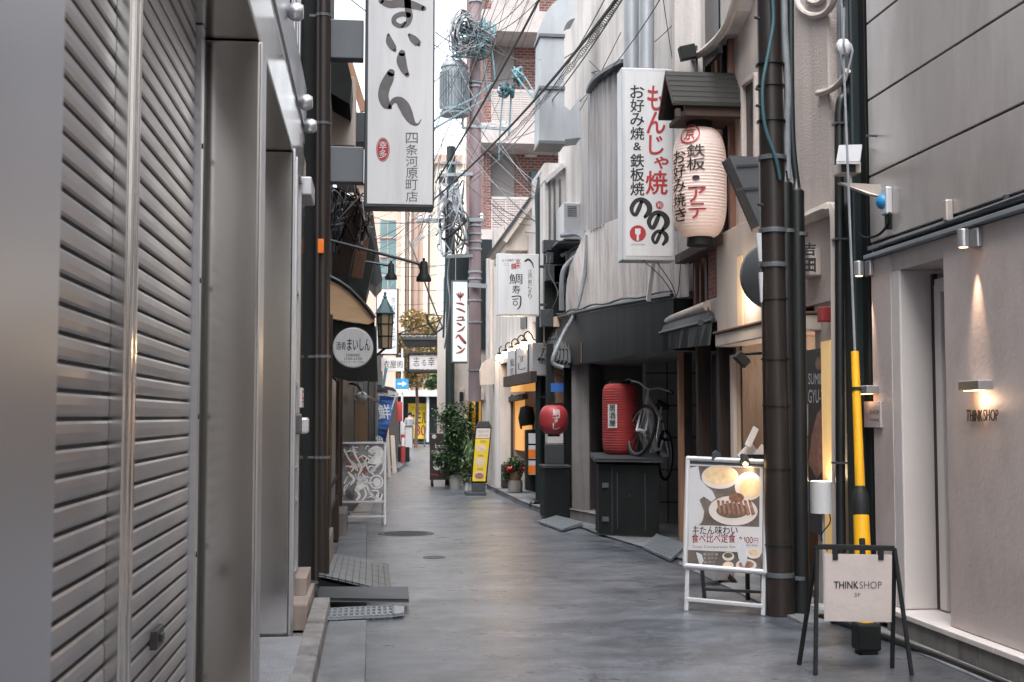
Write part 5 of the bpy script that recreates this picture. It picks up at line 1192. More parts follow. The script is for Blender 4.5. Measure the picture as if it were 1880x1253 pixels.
# open ground floor: pillar, dark recess, block return
q0 = gp(1050, 955); q1 = gp(1105, 968); s = MB(); s.prism([V((q0.x, q0.y, 0)), V((q1.x-.02, q0.y-.35, 0)), V((q1.x+.3, q0.y+.3, 0)), V((q0.x+.1, q0.y+.5, 0))], (0, 0, 2.5)); s.build('pillar', 'concrete', b, bevel=.02)
s = MB(); s.prism([V((q0.x-.03, q0.y-.02, 0)), V((q1.x+.12, q1.y-.5, 0)), V((q1.x+.3, q0.y+.3, 0)), V((q0.x+.1, q0.y+.5, 0))], (0, 0, .16)); s.build('pillar_base', 'concrete', b, bevel=.015)
s = MB(); s.prism([A0-nw*1.4+dirw*-.4, A1-nw*1.4, A1-nw*1.5, A0-nw*1.5-dirw*.4], (0, 0, 2.6)); s.build('back_wall', 'block', b)
xw = at(1186, 800, 17.0).x; s = MB(); s.box(xw, xw+2., 17.0, 17.2, 0, 2.5); s.build('side_wall', 'block', b)
s = MB()
for z in (.3, .75, 1.2, 1.65, 2.1): s.box(xw+.003, xw+2, 16.994, 16.999, z, z+.014)
s.box(xw+.3, xw+.314, 16.994, 16.999, 0, 2.4); s.build('block_joint', 'joint', b)

# red tall lantern
Y = 15.9; k = Y/F; c = at(1138, 770, Y); hh = 66*k; rad = 33*k
t = thing('tall_red_lantern', 'tall dusty red paper lantern in the dark recess beside the bicycle', 'lantern', at(1135, 838, Y))
p = []
for i in range(3*28+1):
    u = -1+2*i/84; e = (1-abs(u)**9)**.5; p.append((rad*(.6+.4*e)*(1-.025*abs(math.sin(math.pi*i/3))), u*hh))
MB().lathe(p, c, 40).build('shade', 'lantern_red_dusty' if 'lantern_red_dusty' in M else mat('lantern_red_dusty', S(150, 44, 46), .8, 0, .12, 3, dirt=S(96, 50, 48), damt=.7), t, smooth=True)
s = MB(); s.lathe([(rad*.6, -.03), (rad*.6, .03), (0, .03)], c+V((0, 0, hh)), 24); s.lathe([(rad*.6, -.03), (rad*.6, .03), (0, .03)], c-V((0, 0, hh)), 24); s.build('rim', 'black', t)
def lf2(u, v):
    a = R(u); r_ = rad*1.0+.005; return c+V((math.sin(a)*r_, -math.cos(a)*r_, v))
s = MB(); s.add([lf2(u, v) for v in (27*k, -16*k) for u in range(-52, -19, 4)], [(i, i+1, 9+i+1, 9+i) for i in range(8)]); s.build('white_label', 'paper', t)
s = MB(); rad2 = rad; 
def lf3(u, v):
    a = R(u); r_ = rad+.009; return c+V((math.sin(a)*r_, -math.cos(a)*r_, v))
for i, ch in enumerate('居酒屋'): s.text(ch, -47, (26-13.6*i)*k, -25, (14.5-13.6*i)*k, lf3, .01)
s.build('lettering', 'ink', t)

# black cabinet
t = thing('black_cabinet', 'black wooden cabinet with slanted lid below the bicycle', 'cabinet', (3.2, 15.5, 0))
c0 = gp(1100, 985); c1 = gp(1214, 990); dd = V((.1, .8, 0)); hz_ = .92
s = MB(); a_ = V((c0.x, c0.y, .02)); e_ = V((c1.x-.02, c1.y, .02)); s.prism([a_, e_, e_+dd, a_+dd], (0, 0, hz_-.04)); s.build('body', 'black', t, bevel=.01)
s = MB(); up = V((0, 0, hz_)); o_ = V((-.07, -.08, 0)); s.prism([a_+up+o_+V((0, 0, -.0)), e_+up+V((.03, -.08, 0)), e_+dd+up+V((.03, 0, .05)), a_+dd+up+V((-.07, 0, .05))], (0, 0, .035)); s.build('lid', 'grey_dark', t, bevel=.006)
s = MB(); m_ = a_.lerp(e_, .22); s.bar(m_+V((0, -.005, .03)), m_+V((0, -.005, hz_-.05)), .015, .01); m_ = a_.lerp(e_, .5); s.box(m_.x-.0, m_.x+.02, m_.y-.03, m_.y, .5, .53); s.build('door_gap', 'joint', t); s = MB(); m_ = a_.lerp(e_, .3); s.box(m_.x, m_.x+.012, m_.y-.012, m_.y-.004, .1, .8); m_ = a_.lerp(e_, .76); s.box(m_.x, m_.x+.012, m_.y-.012, m_.y-.004, .1, .8); s.build('board_seam', 'grey_dark', t); s = MB(); m_ = a_.lerp(e_, .12); s.obox(m_+V((0, -.012, .62)), (.05, 0, 0), (0, .006, 0), (0, 0, .03)); m_ = a_.lerp(e_, .12); s.obox(m_+V((0, -.012, .2)), (.05, 0, 0), (0, .006, 0), (0, 0, .03)); s.build('hinge', 'grey_metal', t)

# bicycle perched on the cabinet
t = thing('bicycle', 'black and silver bicycle perched on the black cabinet in front of the recess', 'bicycle', at(1200, 850, 14.75))
Fw = at(1177, 803, 15.45); Fw.z = a_.z+hz_+.035+.345; Rw = at(1221, 836, 16.35)
def wheel(c_, nrm, nm):
    nrm = V(nrm).normalized(); _, u, w = frame(nrm); Rr = .325
    ring = lambda r: [c_+(u*math.cos(2*math.pi*i/36)+w*math.sin(2*math.pi*i/36))*r for i in range(36)]
    wh = MB().tube(ring(Rr), .021, 8, True).build('wheel', 'rubber', t, smooth=True)
    MB().tube(ring(Rr-.03), .007, 6, True).build('rim', 'silver', wh, smooth=True)
    s = MB()
    for i in range(20):
        an = 2*math.pi*i/20; p = c_+(u*math.cos(an)+w*math.sin(an))*(Rr-.035); an2 = an+(.5 if i % 2 else -.5); s.tube([c_+nrm*(.03 if i % 2 else -.03)+(u*math.cos(an2)+w*math.sin(an2))*.03, p], .0014, 4)
    s.build('spoke', 'silver', wh); s = MB(); s.cyl(c_-nrm*.05, c_+nrm*.05, .022, seg=10); s.build('hub', 'bike_silver', wh)
dB = (Fw-Rw); upb = V((0, 0, 1)); nB = dB.cross(upb).normalized(); upB = nB.cross(dB.normalized())
upB = upB if upB.z > 0 else -upB; dBn = dB.normalized()
lean_ = nB*.07
def bk(x, z, s_=0.): return Rw+dBn*x+upB*z+lean_*z+nB*s_
L_b = dB.length
wheel(Rw, nB, 0); wheel(Fw, (nB*.65+dBn*.74), 0)
fr = MB(); sc_ = L_b/1.06
bb_, st_, hd, hb = bk(.42*sc_, -.05), bk(.26*sc_, .46), bk(.83*sc_, .52), bk(.86*sc_, .40)
for a1, b1, r_ in ((st_, hd, .024), (bb_, hb, .034), (bb_, st_, .017), (hd+(hd-hb)*.2, hb-(hd-hb)*.2, .022)): fr.cyl(a1, b1, r_, seg=10)
for sd_ in (-.05, .05):
    fr.cyl(bb_+nB*sd_*.6, Rw+nB*sd_, .01, seg=8); fr.cyl(st_+nB*sd_*.4, Rw+nB*sd_, .009, seg=8)
fr.build('frame', 'bike_silver', t, smooth=True)
fk = MB()
for sd_ in (-.06, .06): fk.cyl(hb+nB*sd_-(hd-hb)*.1, Fw+nB*sd_, .014, seg=8)
fk.build('fork', 'bike_silver', t, smooth=True)
hbz = hd+(hd-hb).normalized()*.14
hs_ = MB(); hn = (nB*.65+dBn*.74).normalized(); hs_.cyl(hd, hbz, .014, seg=8)
pts = spline([hbz-hn*.35+upB*.06-dBn*.08, hbz-hn*.16+upB*.05, hbz, hbz+hn*.16+upB*.05, hbz+hn*.35+upB*.06-dBn*.08], 5); hs_.tube(pts, .012, 8); hs_.build('handlebar', 'bike_silver', t, smooth=True)
for e_, e2 in ((pts[0], pts[2]), (pts[-1], pts[-3])):
    MB().cyl(e_, e_.lerp(e2, .95), .02, seg=10).build('grip', 'rubber', t, smooth=True); s = MB(); s.tube([e_.lerp(e2, 1.2), e_.lerp(e2, .9)+dBn*.06, e_+dBn*.07-upB*.02], .006, 6); s.build('brake_lever', 'bike_silver', t)
sp = st_+(st_-bb_).normalized()*.16; MB().cyl(st_, sp, .013, seg=8).build('seat_post', 'bike_silver', t)
s = MB(); s.prism([sp-dBn*.13-nB*.075, sp-dBn*.13+nB*.075, sp-dBn*.0+nB*.045, sp+dBn*.14+nB*.014, sp+dBn*.14-nB*.014, sp-nB*.045], upB*.05); s.build('saddle', 'rubber', t, bevel=.015)
s = MB(); s.cyl(bb_-nB*.05, bb_+nB*.05, .02, seg=10); s.lathe([(.08, -.003), (.085, 0), (.08, .003), (.06, 0)], bb_+nB*.04, 24, tuple(nB)); s.bar(bb_+nB*.06, bb_+nB*.07-upB*.15+dBn*.05, .02, .012); s.bar(bb_-nB*.06, bb_-nB*.07+upB*.15-dBn*.05, .02, .012); s.build('crank', 'bike_silver', t)
s = MB(); s.obox(bb_+nB*.11-upB*.15+dBn*.05, nB*.045, dBn*.04, upB*.01); s.obox(bb_-nB*.11+upB*.15-dBn*.05, nB*.045, dBn*.04, upB*.01); s.build('pedal', 'black', t)
s = MB(); s.obox(st_+(bb_-st_)*.1-dBn*.05, dBn*.012, nB*.035, upB*.03); s.build('rear_reflector', 'red', t, bevel=.005)

# steel ramps on the gutter, right
for lab, q in (('ridged steel gutter plate left of the food board', [gp(1180, 1010), gp(1232, 1034), gp(1262, 1010), gp(1206, 990)]), ('ridged steel gutter plate at the concrete pillar', [gp(988, 962), gp(1032, 978), gp(1072, 968), gp(1022, 955)])):
    s = MB(); n = 12
    for i in range(n):
        a1 = q[0].lerp(q[3], i/n); b1 = q[1].lerp(q[2], i/n); a2 = q[0].lerp(q[3], (i+.72)/n); b2 = q[1].lerp(q[2], (i+.72)/n)
        s.prism([a1+V((0, 0, .03+.03*i/n)), b1+V((0, 0, .03+.03*i/n)), b2+V((0, 0, .03+.03*i/n)), a2+V((0, 0, .03+.03*i/n))], (0, 0, .012))
    s.prism([v+V((0, 0, .016)) for v in q], (0, 0, .012)); tag(s.build('gutter_plate', 'galv'), lab, 'gutter plate', 'ridged gutter plates')
# ================================================================ right: gap with tiled lean-to and service clutter
t = thing('tiled_lean_to', 'small dark tiled lean-to roof between the fascia and the sushi shop', 'building', (2.9, 19, 0))
s = MB(); q = [at(*p_) for p_ in ((1046, 608, 18.2), (1012, 616, 19.6), (990, 668, 19.0), (1046, 676, 17.7))]; s.prism(q, (0, 0, .05)); s.build('roof', 'grey_dark', t)
s = MB()
for i in range(9):
    f = i/8; s.tube([q[1].lerp(q[0], f)+V((0, 0, .06)), q[2].lerp(q[3], f)+V((0, 0, .06))], .03, 6)
for f in (.33, .66, .98): s.tube([q[0].lerp(q[3], f)+V((0, 0, .09)), q[1].lerp(q[2], f)+V((0, 0, .09))], .016, 6)
s.build('tile_ridge', 'roof_metal', t)
s = MB(); s.box(2.95, 4.5, 18.6, 18.75, 0, 2.5); s.build('wall', 'door_grey', t)
s = MB(); a = at(1020, 740, 18.55); c = at(1046, 690, 18.55); s.box(a.x, c.x, 18.55, 18.6, a.z, c.z); s.build('wood_panel', 'wood_light', t)
s = MB(); a = at(1004, 930, 18.5); c = at(1016, 680, 18.5); s.box(a.x, c.x, 18.5, 18.6, .1, 2.6); a = at(1036, 900, 18.5); s.box(a.x, a.x+.1, 18.5, 18.62, .1, 2.3); s.build('post', 'black', t)
a = at(1011, 720, 18.4); c = at(1034, 704, 18.4); tag(MB().box(a.x, c.x, 18.35, 18.4, a.z, c.z).build('small_screen', 'screen_blue'), 'small blue lit screen above the round red lantern', 'screen')
t = thing('black_bin_cabinet', 'narrow black cabinet with grey top under the round red lantern', 'cabinet', (2.7, 18.2, 0))
a = gp(1000, 955); c = at(1047, 856, a.y); s = MB(); s.box(a.x, c.x, a.y, a.y+.5, .03, c.z-.03); s.build('body', 'black', t, bevel=.012)
s = MB(); s.box(a.x-.02, c.x+.02, a.y-.02, a.y+.52, c.z-.03, c.z+.01); s.build('lid', 'grey_dark', t, bevel=.006)
a2 = at(1004, 853, 18.35); c2 = at(1036, 770, 18.35); s = MB(); s.box(a2.x, c2.x, 18.35, 18.6, c.z+.01, a2.z+.3); s.build('lower_box', 'grey_dark', t, bevel=.01); s = MB(); s.box(a2.x+.01, c2.x-.01, 18.36, 18.6, a2.z+.305, c2.z); s.build('upper_box', 'poster_grey', t, bevel=.01)
t = thing('bollard', 'short grey steel bollard beside the concrete pillar', 'bollard', gp(1043, 950)); c = gp(1043, 950); MB().lathe([(.05, 0), (.05, .5), (.03, .52), (0, .52)], c, 14).build('post', 'grey_metal', t, smooth=True)
# round red lantern
Y = 17.4; k = Y/F; c = at(1016.5, 771, Y)
t = thing('round_red_lantern', 'round red paper lantern with white characters hanging at the black post', 'lantern', at(1016, 800, Y))
p = []; rad = 27*k; hh = 27*k
for i in range(3*16+1):
    u = -1+2*i/48; r_ = rad*(.42+.58*(max(0, 1-abs(u)**2.6))**.62); p.append((r_*(1-.018*abs(math.sin(math.pi*i/3))), u*hh))
MB().lathe(p, c, 40).build('shade', 'lantern_red', t, smooth=True)
for o_ in (-1, 1): MB().lathe([(rad*.42, 0), (rad*.42, o_*.03), (0, o_*.03)], c+V((0, 0, o_*hh)), 20).build('rim', 'black', t)
def lf4(u, v):
    uu = max(-.95, min(.95, v/hh)); r_ = rad*(.42+.58*(1-abs(uu)**2.6)**.62)+.006; a = R(u); return c+V((math.sin(a)*r_, -math.cos(a)*r_, v))
s = MB()
for i, ch in enumerate('鯛ずし'): s.text(ch, -12, (19-12.5*i)*k, 17, (7.5-12.5*i)*k, lf4, .0)
s.build('lettering', 'paper', t)
s = MB(); s.cyl(c+V((0, 0, hh)), c+V((0, 0, hh+.12)), .01, seg=6); s.bar(c+V((-.2, .2, hh+.12)), c+V((0, 0, hh+.12)), .02, .02); s.build('hook', 'black', t)
# black post / downpipe
t = thing('black_post', 'tall black drainpipe post at the edge of the sushi shop', 'downpipe', gp(990, 935)); c = gp(990, 935)
s = MB(); s.tube([V((c.x, c.y, 0)), at(990, 420, c.y), at(988, 360, c.y), at(993, 330, c.y), at(1010, 318, c.y)], .062, 12); s.build('pipe', 'pipe_green', t, smooth=True); s = MB(); s.box(c.x+.02, c.x+.12, c.y+.03, c.y+.15, 0, 3.2); s.build('post', 'black', t)
q = MB(); q.tube(spline([c+V((-.02, -.03, .1)), c+V((-.1, -.05, .1)), c+V((-.14, -.06, .03))]), .05, 10); q.build('elbow', 'pipe_black', t, smooth=True)
# air conditioner and white boxes above the lean-to
t = thing('air_conditioner', 'white outdoor air conditioner unit on a bracket above the dark conduits', 'air conditioner', at(1050, 440, 18.5))
a = at(1035, 440, 18.5); c = at(1066, 372, 18.5); MB().box(a.x, c.x, 18.5, 19.3, a.z, c.z).build('body', 'alu_white', t, bevel=.02)
s = MB()
for i in range(6): z = a.z+(c.z-a.z)*(.62+.05*i); s.box(a.x+.06, a.x+.2, 18.492, 18.5, z, z+.012)
s.build('louvre', 'grey_metal', t); s = MB(); s.box(a.x-.1, c.x+.15, 18.5, 19.3, a.z-.06, a.z-.02); s.bar(at(1030, 470, 18.6), at(1085, 445, 18.6), .05, .05); s.build('bracket', 'grey_dark', t)
b = thing('white_annex', 'small pale annex wall with a slanted white roof beside the air conditioner', 'building', (3, 20, 0))
s = MB(); a = at(1000, 445, 19.4); c = at(1038, 300, 19.4); s.box(a.x, c.x+1.5, 19.4, 21, 3.1, c.z); s.build('wall', 'white_wall', b); s = MB(); s.prism([at(1032, 300, 19.3), at(1038, 306, 19.3), at(1004, 336, 19.3), at(1000, 330, 19.3)], (0, 1.2, 0)); s.build('roof', 'alu_white', b); s = MB()
for px in (1009, 1018, 1028): s.bar(at(px, 445, 19.38), at(px, 330, 19.38), .03, .03)
s.build('seam', 'grey_metal', b)
# service gap behind: dark wall + conduits
struct_gap = thing('service_wall', 'dark cluttered service wall under the air conditioner', 'building', (3.1, 19.4, 2.5)); s = MB(); a = at(1000, 640, 19.35); c = at(1095, 446, 19.35); s.box(a.x, c.x, 19.35, 19.5, a.z, c.z); s.build('wall', 'black', struct_gap)
s = MB()
for _ in range(16):
    x = random.uniform(1000, 1060); y = random.uniform(450, 600); p_ = at(x, y, 19.2); s.obox(p_, (random.uniform(.03, .12), 0, 0), (0, .08, 0), (0, 0, random.uniform(.04, .15)))
s.build('meter_box', 'grey_dark', struct_gap, bevel=.006)
s = MB(); a = at(1018, 600, 18.6); c = at(1033, 582, 18.6); s.box(a.x, c.x, 18.6, 18.7, a.z, c.z); s.build('lantern_box', 'warm_wall', struct_gap)
t = thing('conduit_bundle', 'pale flexible conduits curling down from the air conditioner', 'conduit', at(1040, 520, 18))
for o_ in (0, 7, 14):
    MB().tube(spline([at(1044-o_, 428+o_*.4, 18.4), at(1066-o_*.4, 424+o_*.5, 18.2), at(1078-o_*.4, 440+o_*.3, 18.0), at(1070-o_*.5, 462+o_*.2, 18), at(1046-o_*.4, 480+o_*.5, 18.1), at(1032, 505+o_*.4, 18.1), at(1030+o_*.2, 570, 18.2)]), .032, 8).build('conduit', 'cable_grey', t, smooth=True)
MB().tube(spline([at(1078, 432, 17.5), at(1074, 500, 17.5), at(1058, 570, 17.5), at(1036, 610, 17.5), at(1018, 650, 17.4), at(1016, 668, 17.4), at(1034, 676, 17.4)]), .03, 8).build('conduit', 'cable_grey', t, smooth=True)
# rectangular duct
t = thing('exhaust_duct', 'large grey sheet metal exhaust duct bending over the white wall', 'duct', at(1030, 270, 17.8))
Y = 17.4
def dq(pts, dep=.5): return MB().prism([at(x, y, Y) for x, y in pts], (0, dep, 0))
dq([(990, 264), (992, 66), (1035, 66), (1036, 258)]).build('duct', 'duct', t, bevel=.004)
dq([(1036.5, 256), (1035.5, 195), (1048, 205), (1062, 180), (1068, 252)]).build('duct_branch', 'duct', t, bevel=.004)
ol = [(991, 64)]+[(1056-64*math.cos(R(a)), 64-74*math.sin(R(a))) for a in range(0, 91, 10)]
il = [(1056-22*math.cos(R(a)), 64-30*math.sin(R(a))) for a in range(90, -1, -10)]
s = MB(); n_ = 10
for i in range(9):
    s.prism([at(*ol[i+1], Y), at(*ol[i+2], Y), at(*il[8-i], Y), at(*il[9-i], Y)], (0, .5, 0))
s.build('bend', 'duct', t)
s = MB()
for y in (66, 162, 262): p_ = at(1013, y, Y); w_ = 25*Y/F; s.box(p_.x-w_, p_.x+w_, Y-.03, Y+.53, p_.z-.025, p_.z+.025)
s.build('flange', 'grey_metal', t, bevel=.003)

# ================================================================ right: sushi shop
b = thing('sushi_shop', 'white walled sushi shop with warm lit entrance beyond the black post', 'building', (2.6, 22, 0))
W0, W1 = V((2.86, 19.5, 0)), V((2.5, 25.5, 0)); dS = (W1-W0).normalized(); nS = V((-dS.y, dS.x, 0)); nS = nS if nS.x < 0 else -nS
def PS(lay=0., lift=0.): return PL(W0+nS*lift, nS, lay)
s = MB(); s.prism([W0, W1, W1+V((6, 0, 0)), W0+V((6, 0, 0))], (0, 0, 2.15)); 
for i in range(len(s.v)): s.v[i].z += 2.55
s.build('upper_wall', 'white_wall', b)
s = MB(); s.prism([W1, W1-dS*.9, W1-dS*.9+V((5, 0, 0)), W1+V((5, 0, 0))], (0, 0, 2.54)); s.build('side_wall', 'white_wall', b)
s = MB(); s.prism([W0-nS*.5, W1-nS*.5, W1-nS*.6, W0-nS*.6], (0, 0, 2.54)); s.build('entrance_wall', 'wood_dark', b)
def ps(px, py, l=0.): return PS(0, l)(px, py)
s = MB(); q = [ps(x, y, -.3) for x, y in ((945, 826), (945, 732), (961, 729), (961, 828))]; s.prism(q, -nS*.03); s.build('lit_doorway', 'warm_glow', b)
s = MB(); q = [ps(x, y, -.25) for x, y in ((918, 830), (918, 735), (938, 732), (938, 832))]; s.prism(q, -nS*.05); s.build('lattice_door', 'window_dark', b); s = MB()
for px in (919, 924, 929, 934, 940): s.bar(ps(px, 850, -.23), ps(px, 725, -.23), .05, .05)
s.bar(ps(916, 738, -.22), ps(965, 728, -.22), .1, .1); s.build('door_frame', 'wood_dark', b)
s = MB(); q = [ps(x, y, .25) for x, y in ((931, 647), (978, 630), (978, 690), (931, 698))]; s.prism(q, -nS*.24); s.build('sign_panel', 'poster_grey', b, bevel=.01)
s = MB(); s.vtext('すし', 958, 652, 680, 14, PS(1.5, .25), .0); s.vtext('鮨処', 940, 658, 690, 7, PS(1.5, .25), .0)
for px in (947, 970): s.bar(ps(px, 695, .26), ps(px, 632, .26), .03, .03)
s.build('lettering', 'ink_grey', b)
s = MB(); s.bar(ps(929, 702, .25), ps(980, 692, .25), .1, .18); s.build('eaves_board', 'wood_dark', b)
s = MB(); q = [ps(x, y, -.02) for x, y in ((938, 706), (980, 698), (980, 718), (938, 720))]; s.prism(q, -nS*.1); s.build('lit_transom', 'warm_glow', b)
s = MB(); q = ps(967, 768, -.2); s.lathe([(0, -.24), (.12, -.2), (.16, 0), (.12, .2), (0, .24)], q, 16); s.build('dark_lantern', 'black', b, smooth=True)
s = MB(); q = [ps(x, y, -.1) for x, y in ((958, 783), (972, 781), (972, 792), (958, 793))]; s.prism(q, -nS*.05); s.build('lit_tag', 'warm_glow', b)
# notices stuck by the door
s = MB()
for (x0, y0_, x1, y1_) in ((964, 796, 985, 815), (966, 818, 985, 843), (968, 846, 985, 872)): q = [ps(x, y, .1) for x, y in ((x0, y0_), (x1, y0_), (x1, y1_), (x0, y1_))]; s.prism(q, -nS*.02)
s.build('notice', 'paper', b)
s = MB()
for (x0, y0_, x1, y1_) in ((968, 826, 985, 841), (970, 855, 985, 870)): q = [ps(x, y, .1)+nS*.004 for x, y in ((x0, y0_), (x1, y0_), (x1, y1_), (x0, y1_))]; s.poly(*q)
s.build('notice_picture', 'orange', b)
s = MB(); q = [at(*p_, 21) for p_ in ((966, 790), (986, 788), (986, 905), (966, 900))]; s.prism(q, (0, .2, 0)); s.build('notice_post', 'black', b)
# rounded cream box sign at the far end, side pilaster
s = MB(); Y = 25.3; pts = [at(x, y, Y) for x, y in ((884, 707), (883, 680), (887, 668), (896, 661), (911, 657), (911, 705))]; s.prism(pts, (0, .25, 0)); s.build('blank_box', 'cream', b, bevel=.01)
s = MB(); a = gp(911, 903); s.box(a.x-.02, a.x+.1, a.y, a.y+.1, 0, 2.6); s.build('pilaster', 'alu_white', b)
s = MB(); Y = 21.5; q = [at(*p_, Y) for p_ in ((1001, 326), (1008, 336), (930, 446), (921, 440))]; s.prism(q, (0, 2.5, 0)); s.build('slanted_roof', 'cream', b); s = MB(); q = [at(*p_, Y+.1) for p_ in ((1004, 336), (1004, 420), (985, 460), (930, 460), (930, 446))]; s.prism(q, (0, 2.3, 0)); s.build('gable_end', 'cream', b); s = MB(); q = [at(*p_, Y-.02) for p_ in ((999, 324), (1002, 327), (922, 441), (918, 437))]; s.prism(q, (0, 2.5, 0)); s.build('roof_edge', 'grey_dark', b)
s = MB(); q = [at(*p_, 24.5) for p_ in ((908, 420), (925, 414), (928, 462), (908, 470))]; s.prism(q, (0, .5, 0)); s.build('parapet', 'white_wall', b)
s = MB(); q = ps(960, 600, 0); a = ps(955, 605, .02); c = ps(962, 584, .02); s.prism([ps(955, 604, .02), ps(966, 602, .02), ps(966, 582, .02), ps(955, 584, .02)], -nS*.02); s.build('window', 'window_dark', b)
s = MB(); p0_ = W1+V((-.02, -.05, 0)); s.cyl(V((p0_.x, p0_.y, 2.2)), V((p0_.x, p0_.y, 4.9)), .05, seg=8); s.build('drainpipe', 'cream', b, smooth=True)
# gooseneck lamps
for i in range(5):
    f = i/4; Yl = 24.4-3.9*f; c = at(917+45.5*f, 656-23*f, Yl); t = thing('gooseneck_lamp', ['first', 'second', 'third (middle)', 'fourth', 'fifth and nearest'][i]+' lit gooseneck bulb lamp counting from the far end over the sushi sign', 'lamp', c, 'gooseneck lamps over the sushi shop')
    MB().lathe([(0, -.085), (.055, -.065), (.075, -.01), (.055, .04), (0, .05)], c, 14).build('bulb', 'bulb', t, smooth=True)
    MB().lathe([(.062, .04), (.062, .06), (.03, .09), (0, .09)], c, 14).build('cap', 'black', t)
    q = c+V((0, 0, .09)); e = c-nS*.3; MB().tube(spline([q, q+V((0, 0, .08)), q+V((.06, 0, .13)), q+V((.12, 0, .08)), q+V((.16, 0, 0)), V((q.x+.26, q.y, q.z-.03))]), .011, 6).build('gooseneck', 'black', t)
    if i in (1, 3): lamp('glow', 'POINT', c+V((-.02, -.08, -.02)), 2, (1, .74, .46), t, .05)
# sushi sign
Y = 19.3; t = thing('projecting_sign', 'square white sushi signboard with black and red brush characters', 'sign', at(950, 578, Y))
a = at(912, 580, Y); c = at(990, 467, Y); MB().box(a.x, c.x, Y, Y+.14, a.z, c.z).build('case', 'alu_white', t, bevel=.008)
a = at(915, 577, Y); c = at(988, 470, Y); MB().box(a.x, c.x, Y-.004, Y+.02, a.z, c.z).build('face', 'sign_white', t)
pf = PY(Y-.004); s = MB(); s.text('鯛', 935, 503, 959, 522, pf, .0); s.text('寿', 940, 524, 955, 540, pf, .0); s.brush([(940, 545, 2), (952, 544, 2), (956, 547, 2.5), (955, 562, 2.5), (950, 568, 1.5)], pf); s.brush([(941, 550, 1.6), (951, 549, 1.6)], pf); s.pring(946, 557, 4.5, 1.3, pf); s.vtext('江戸前にぎり', 973, 495, 549, 7, pf, -.005)
s.brush([(964, 480, 3), (970, 477, 4), (976, 482, 3), (980, 492, 1)], pf); s.text('まぐろ専門', 922, 476, 943, 481, pf); s.text('ここ', 925, 484, 934, 488, pf); s.build('lettering', 'ink', t)
s = MB(); s.text('祭', 938, 484, 948, 495, pf, .02); s.text('楽', 946, 475, 956, 494, pf, .0); s.build('red_lettering', 'red_ink', t)
s = MB(); s.pring(951, 523, 36.5, .6, pf, 4, 53) if 0 else None; s.bar(at(990, 490, Y+.07), at(1003, 490, Y+.07), .04, .04); s.bar(at(990, 560, Y+.07), at(1003, 560, Y+.07), .04, .04); s.build('bracket', 'grey_dark', t)
# flower basket on a stand
c = at(946, 872, 23.); k = 23/F
t = thing('flower_basket', 'brown basket of coral flowers on a grey barrel by the sushi shop', 'plant pot', V((c.x, 23, .1)))
MB().lathe([(10*k, -10*k), (14*k, 0), (14*k, 4*k), (0, 3*k)], c, 18).build('basket', 'pot_brown', t, smooth=True)
s = MB(); s.lathe([(13*k, 0), (14*k, 12*k), (13*k, c.z-10*k-.1), (0, c.z-10*k-.1)], (c.x, 23, .1), 18); s.build('barrel', 'concrete', t, smooth=True)
MB().leaves(c+V((0, 0, 14*k)), (19*k, 17*k, 20*k), 520, .09, 3, .2).build('foliage', ['leaf', 'leaf_light', 'leaf_grass'], t)
MB().leaves(c+V((-.12, -.1, 10*k)), (9*k, 10*k, 6*k), 60, .07, 1, 0, .8).build('flower', 'flower', t); MB().leaves(c+V((.16, -.12, 10*k)), (7*k, 8*k, 6*k), 46, .07, 1, 0, .8).build('flower', 'flower', t)
MB().leaves(at(928, 868, 23), (8*k, 10*k, 20*k), 150, .08, 2, .1).build('trailing_foliage', ['leaf', 'leaf_grass'], t)
s = MB(); a = gp(922, 905); s.box(a.x, a.x+.16, a.y, a.y+.3, .1, .55); tag(s.build('planter_trough', 'wood_dark', bevel=.01), 'dark wooden trough beside the flower basket', 'planter')

# ================================================================ yellow menu sign, plants, board
Y = 23.6; t = thing('standing_menu_sign', 'leaning lit yellow menu sign with three food pictures and dark base', 'sign', gp(878, 910))
def tl_(px, py): return at(px, py, Y)
s = MB(); s.prism([tl_(867, 886), tl_(893, 886), tl_(902, 786), tl_(876, 786)], (0, .22, 0)); s.build('case', 'black', t, bevel=.008)
s = MB(); s.prism([tl_(875, 785), tl_(903, 785), tl_(898, 774), tl_(880, 774)], (0, .22, 0)); s.build('cap', 'grey_dark', t)
s = MB(); s.prism([tl_(868, 884), tl_(891, 884), tl_(891, 905), tl_(868, 905)], (0, .24, 0)); s.box(tl_(855, 905).x, tl_(892, 905).x, Y-.1, Y+.4, .0, .06); s.build('base', 'grey_dark', t, bevel=.006)
s = MB(); pf = PY(Y, 1); s.pshape([(867, 884), (891, 884), (899, 806), (873, 806)], pf); s.build('menu', 'yellow_sign', t)
s = MB(); s.pshape([(873.2, 805), (899, 805), (900.5, 787), (875, 787)], pf); s.pell(883, 823, 9.5, 7, PY(Y, 2), rot=10); s.pell(881.5, 848, 8.5, 8, PY(Y, 2)); s.pell(880, 873, 9, 7.5, PY(Y, 2)); s.build('plate', 'plate', t)
s = MB(); s.pell(883, 823, 7, 4.6, PY(Y, 3), rot=15); s.pell(881.5, 848, 5, 4.6, PY(Y, 3)); s.build('noodles', 'broth', t); s = MB(); s.pell(880, 874, 8, 5.5, PY(Y, 3)); s.build('stew', 'meat_red', t)
s = MB(); s.text('本日のランチ', 878, 790, 897, 795, PY(Y, 2)); s.text('おすすめ', 880, 798, 896, 802, PY(Y, 2)); s.text('880', 882, 809, 893, 813, PY(Y, 2)); s.text('780', 877, 835, 888, 839, PY(Y, 2)); s.text('980', 876, 860, 887, 864, PY(Y, 2)); s.build('lettering', 'ink_grey', t)

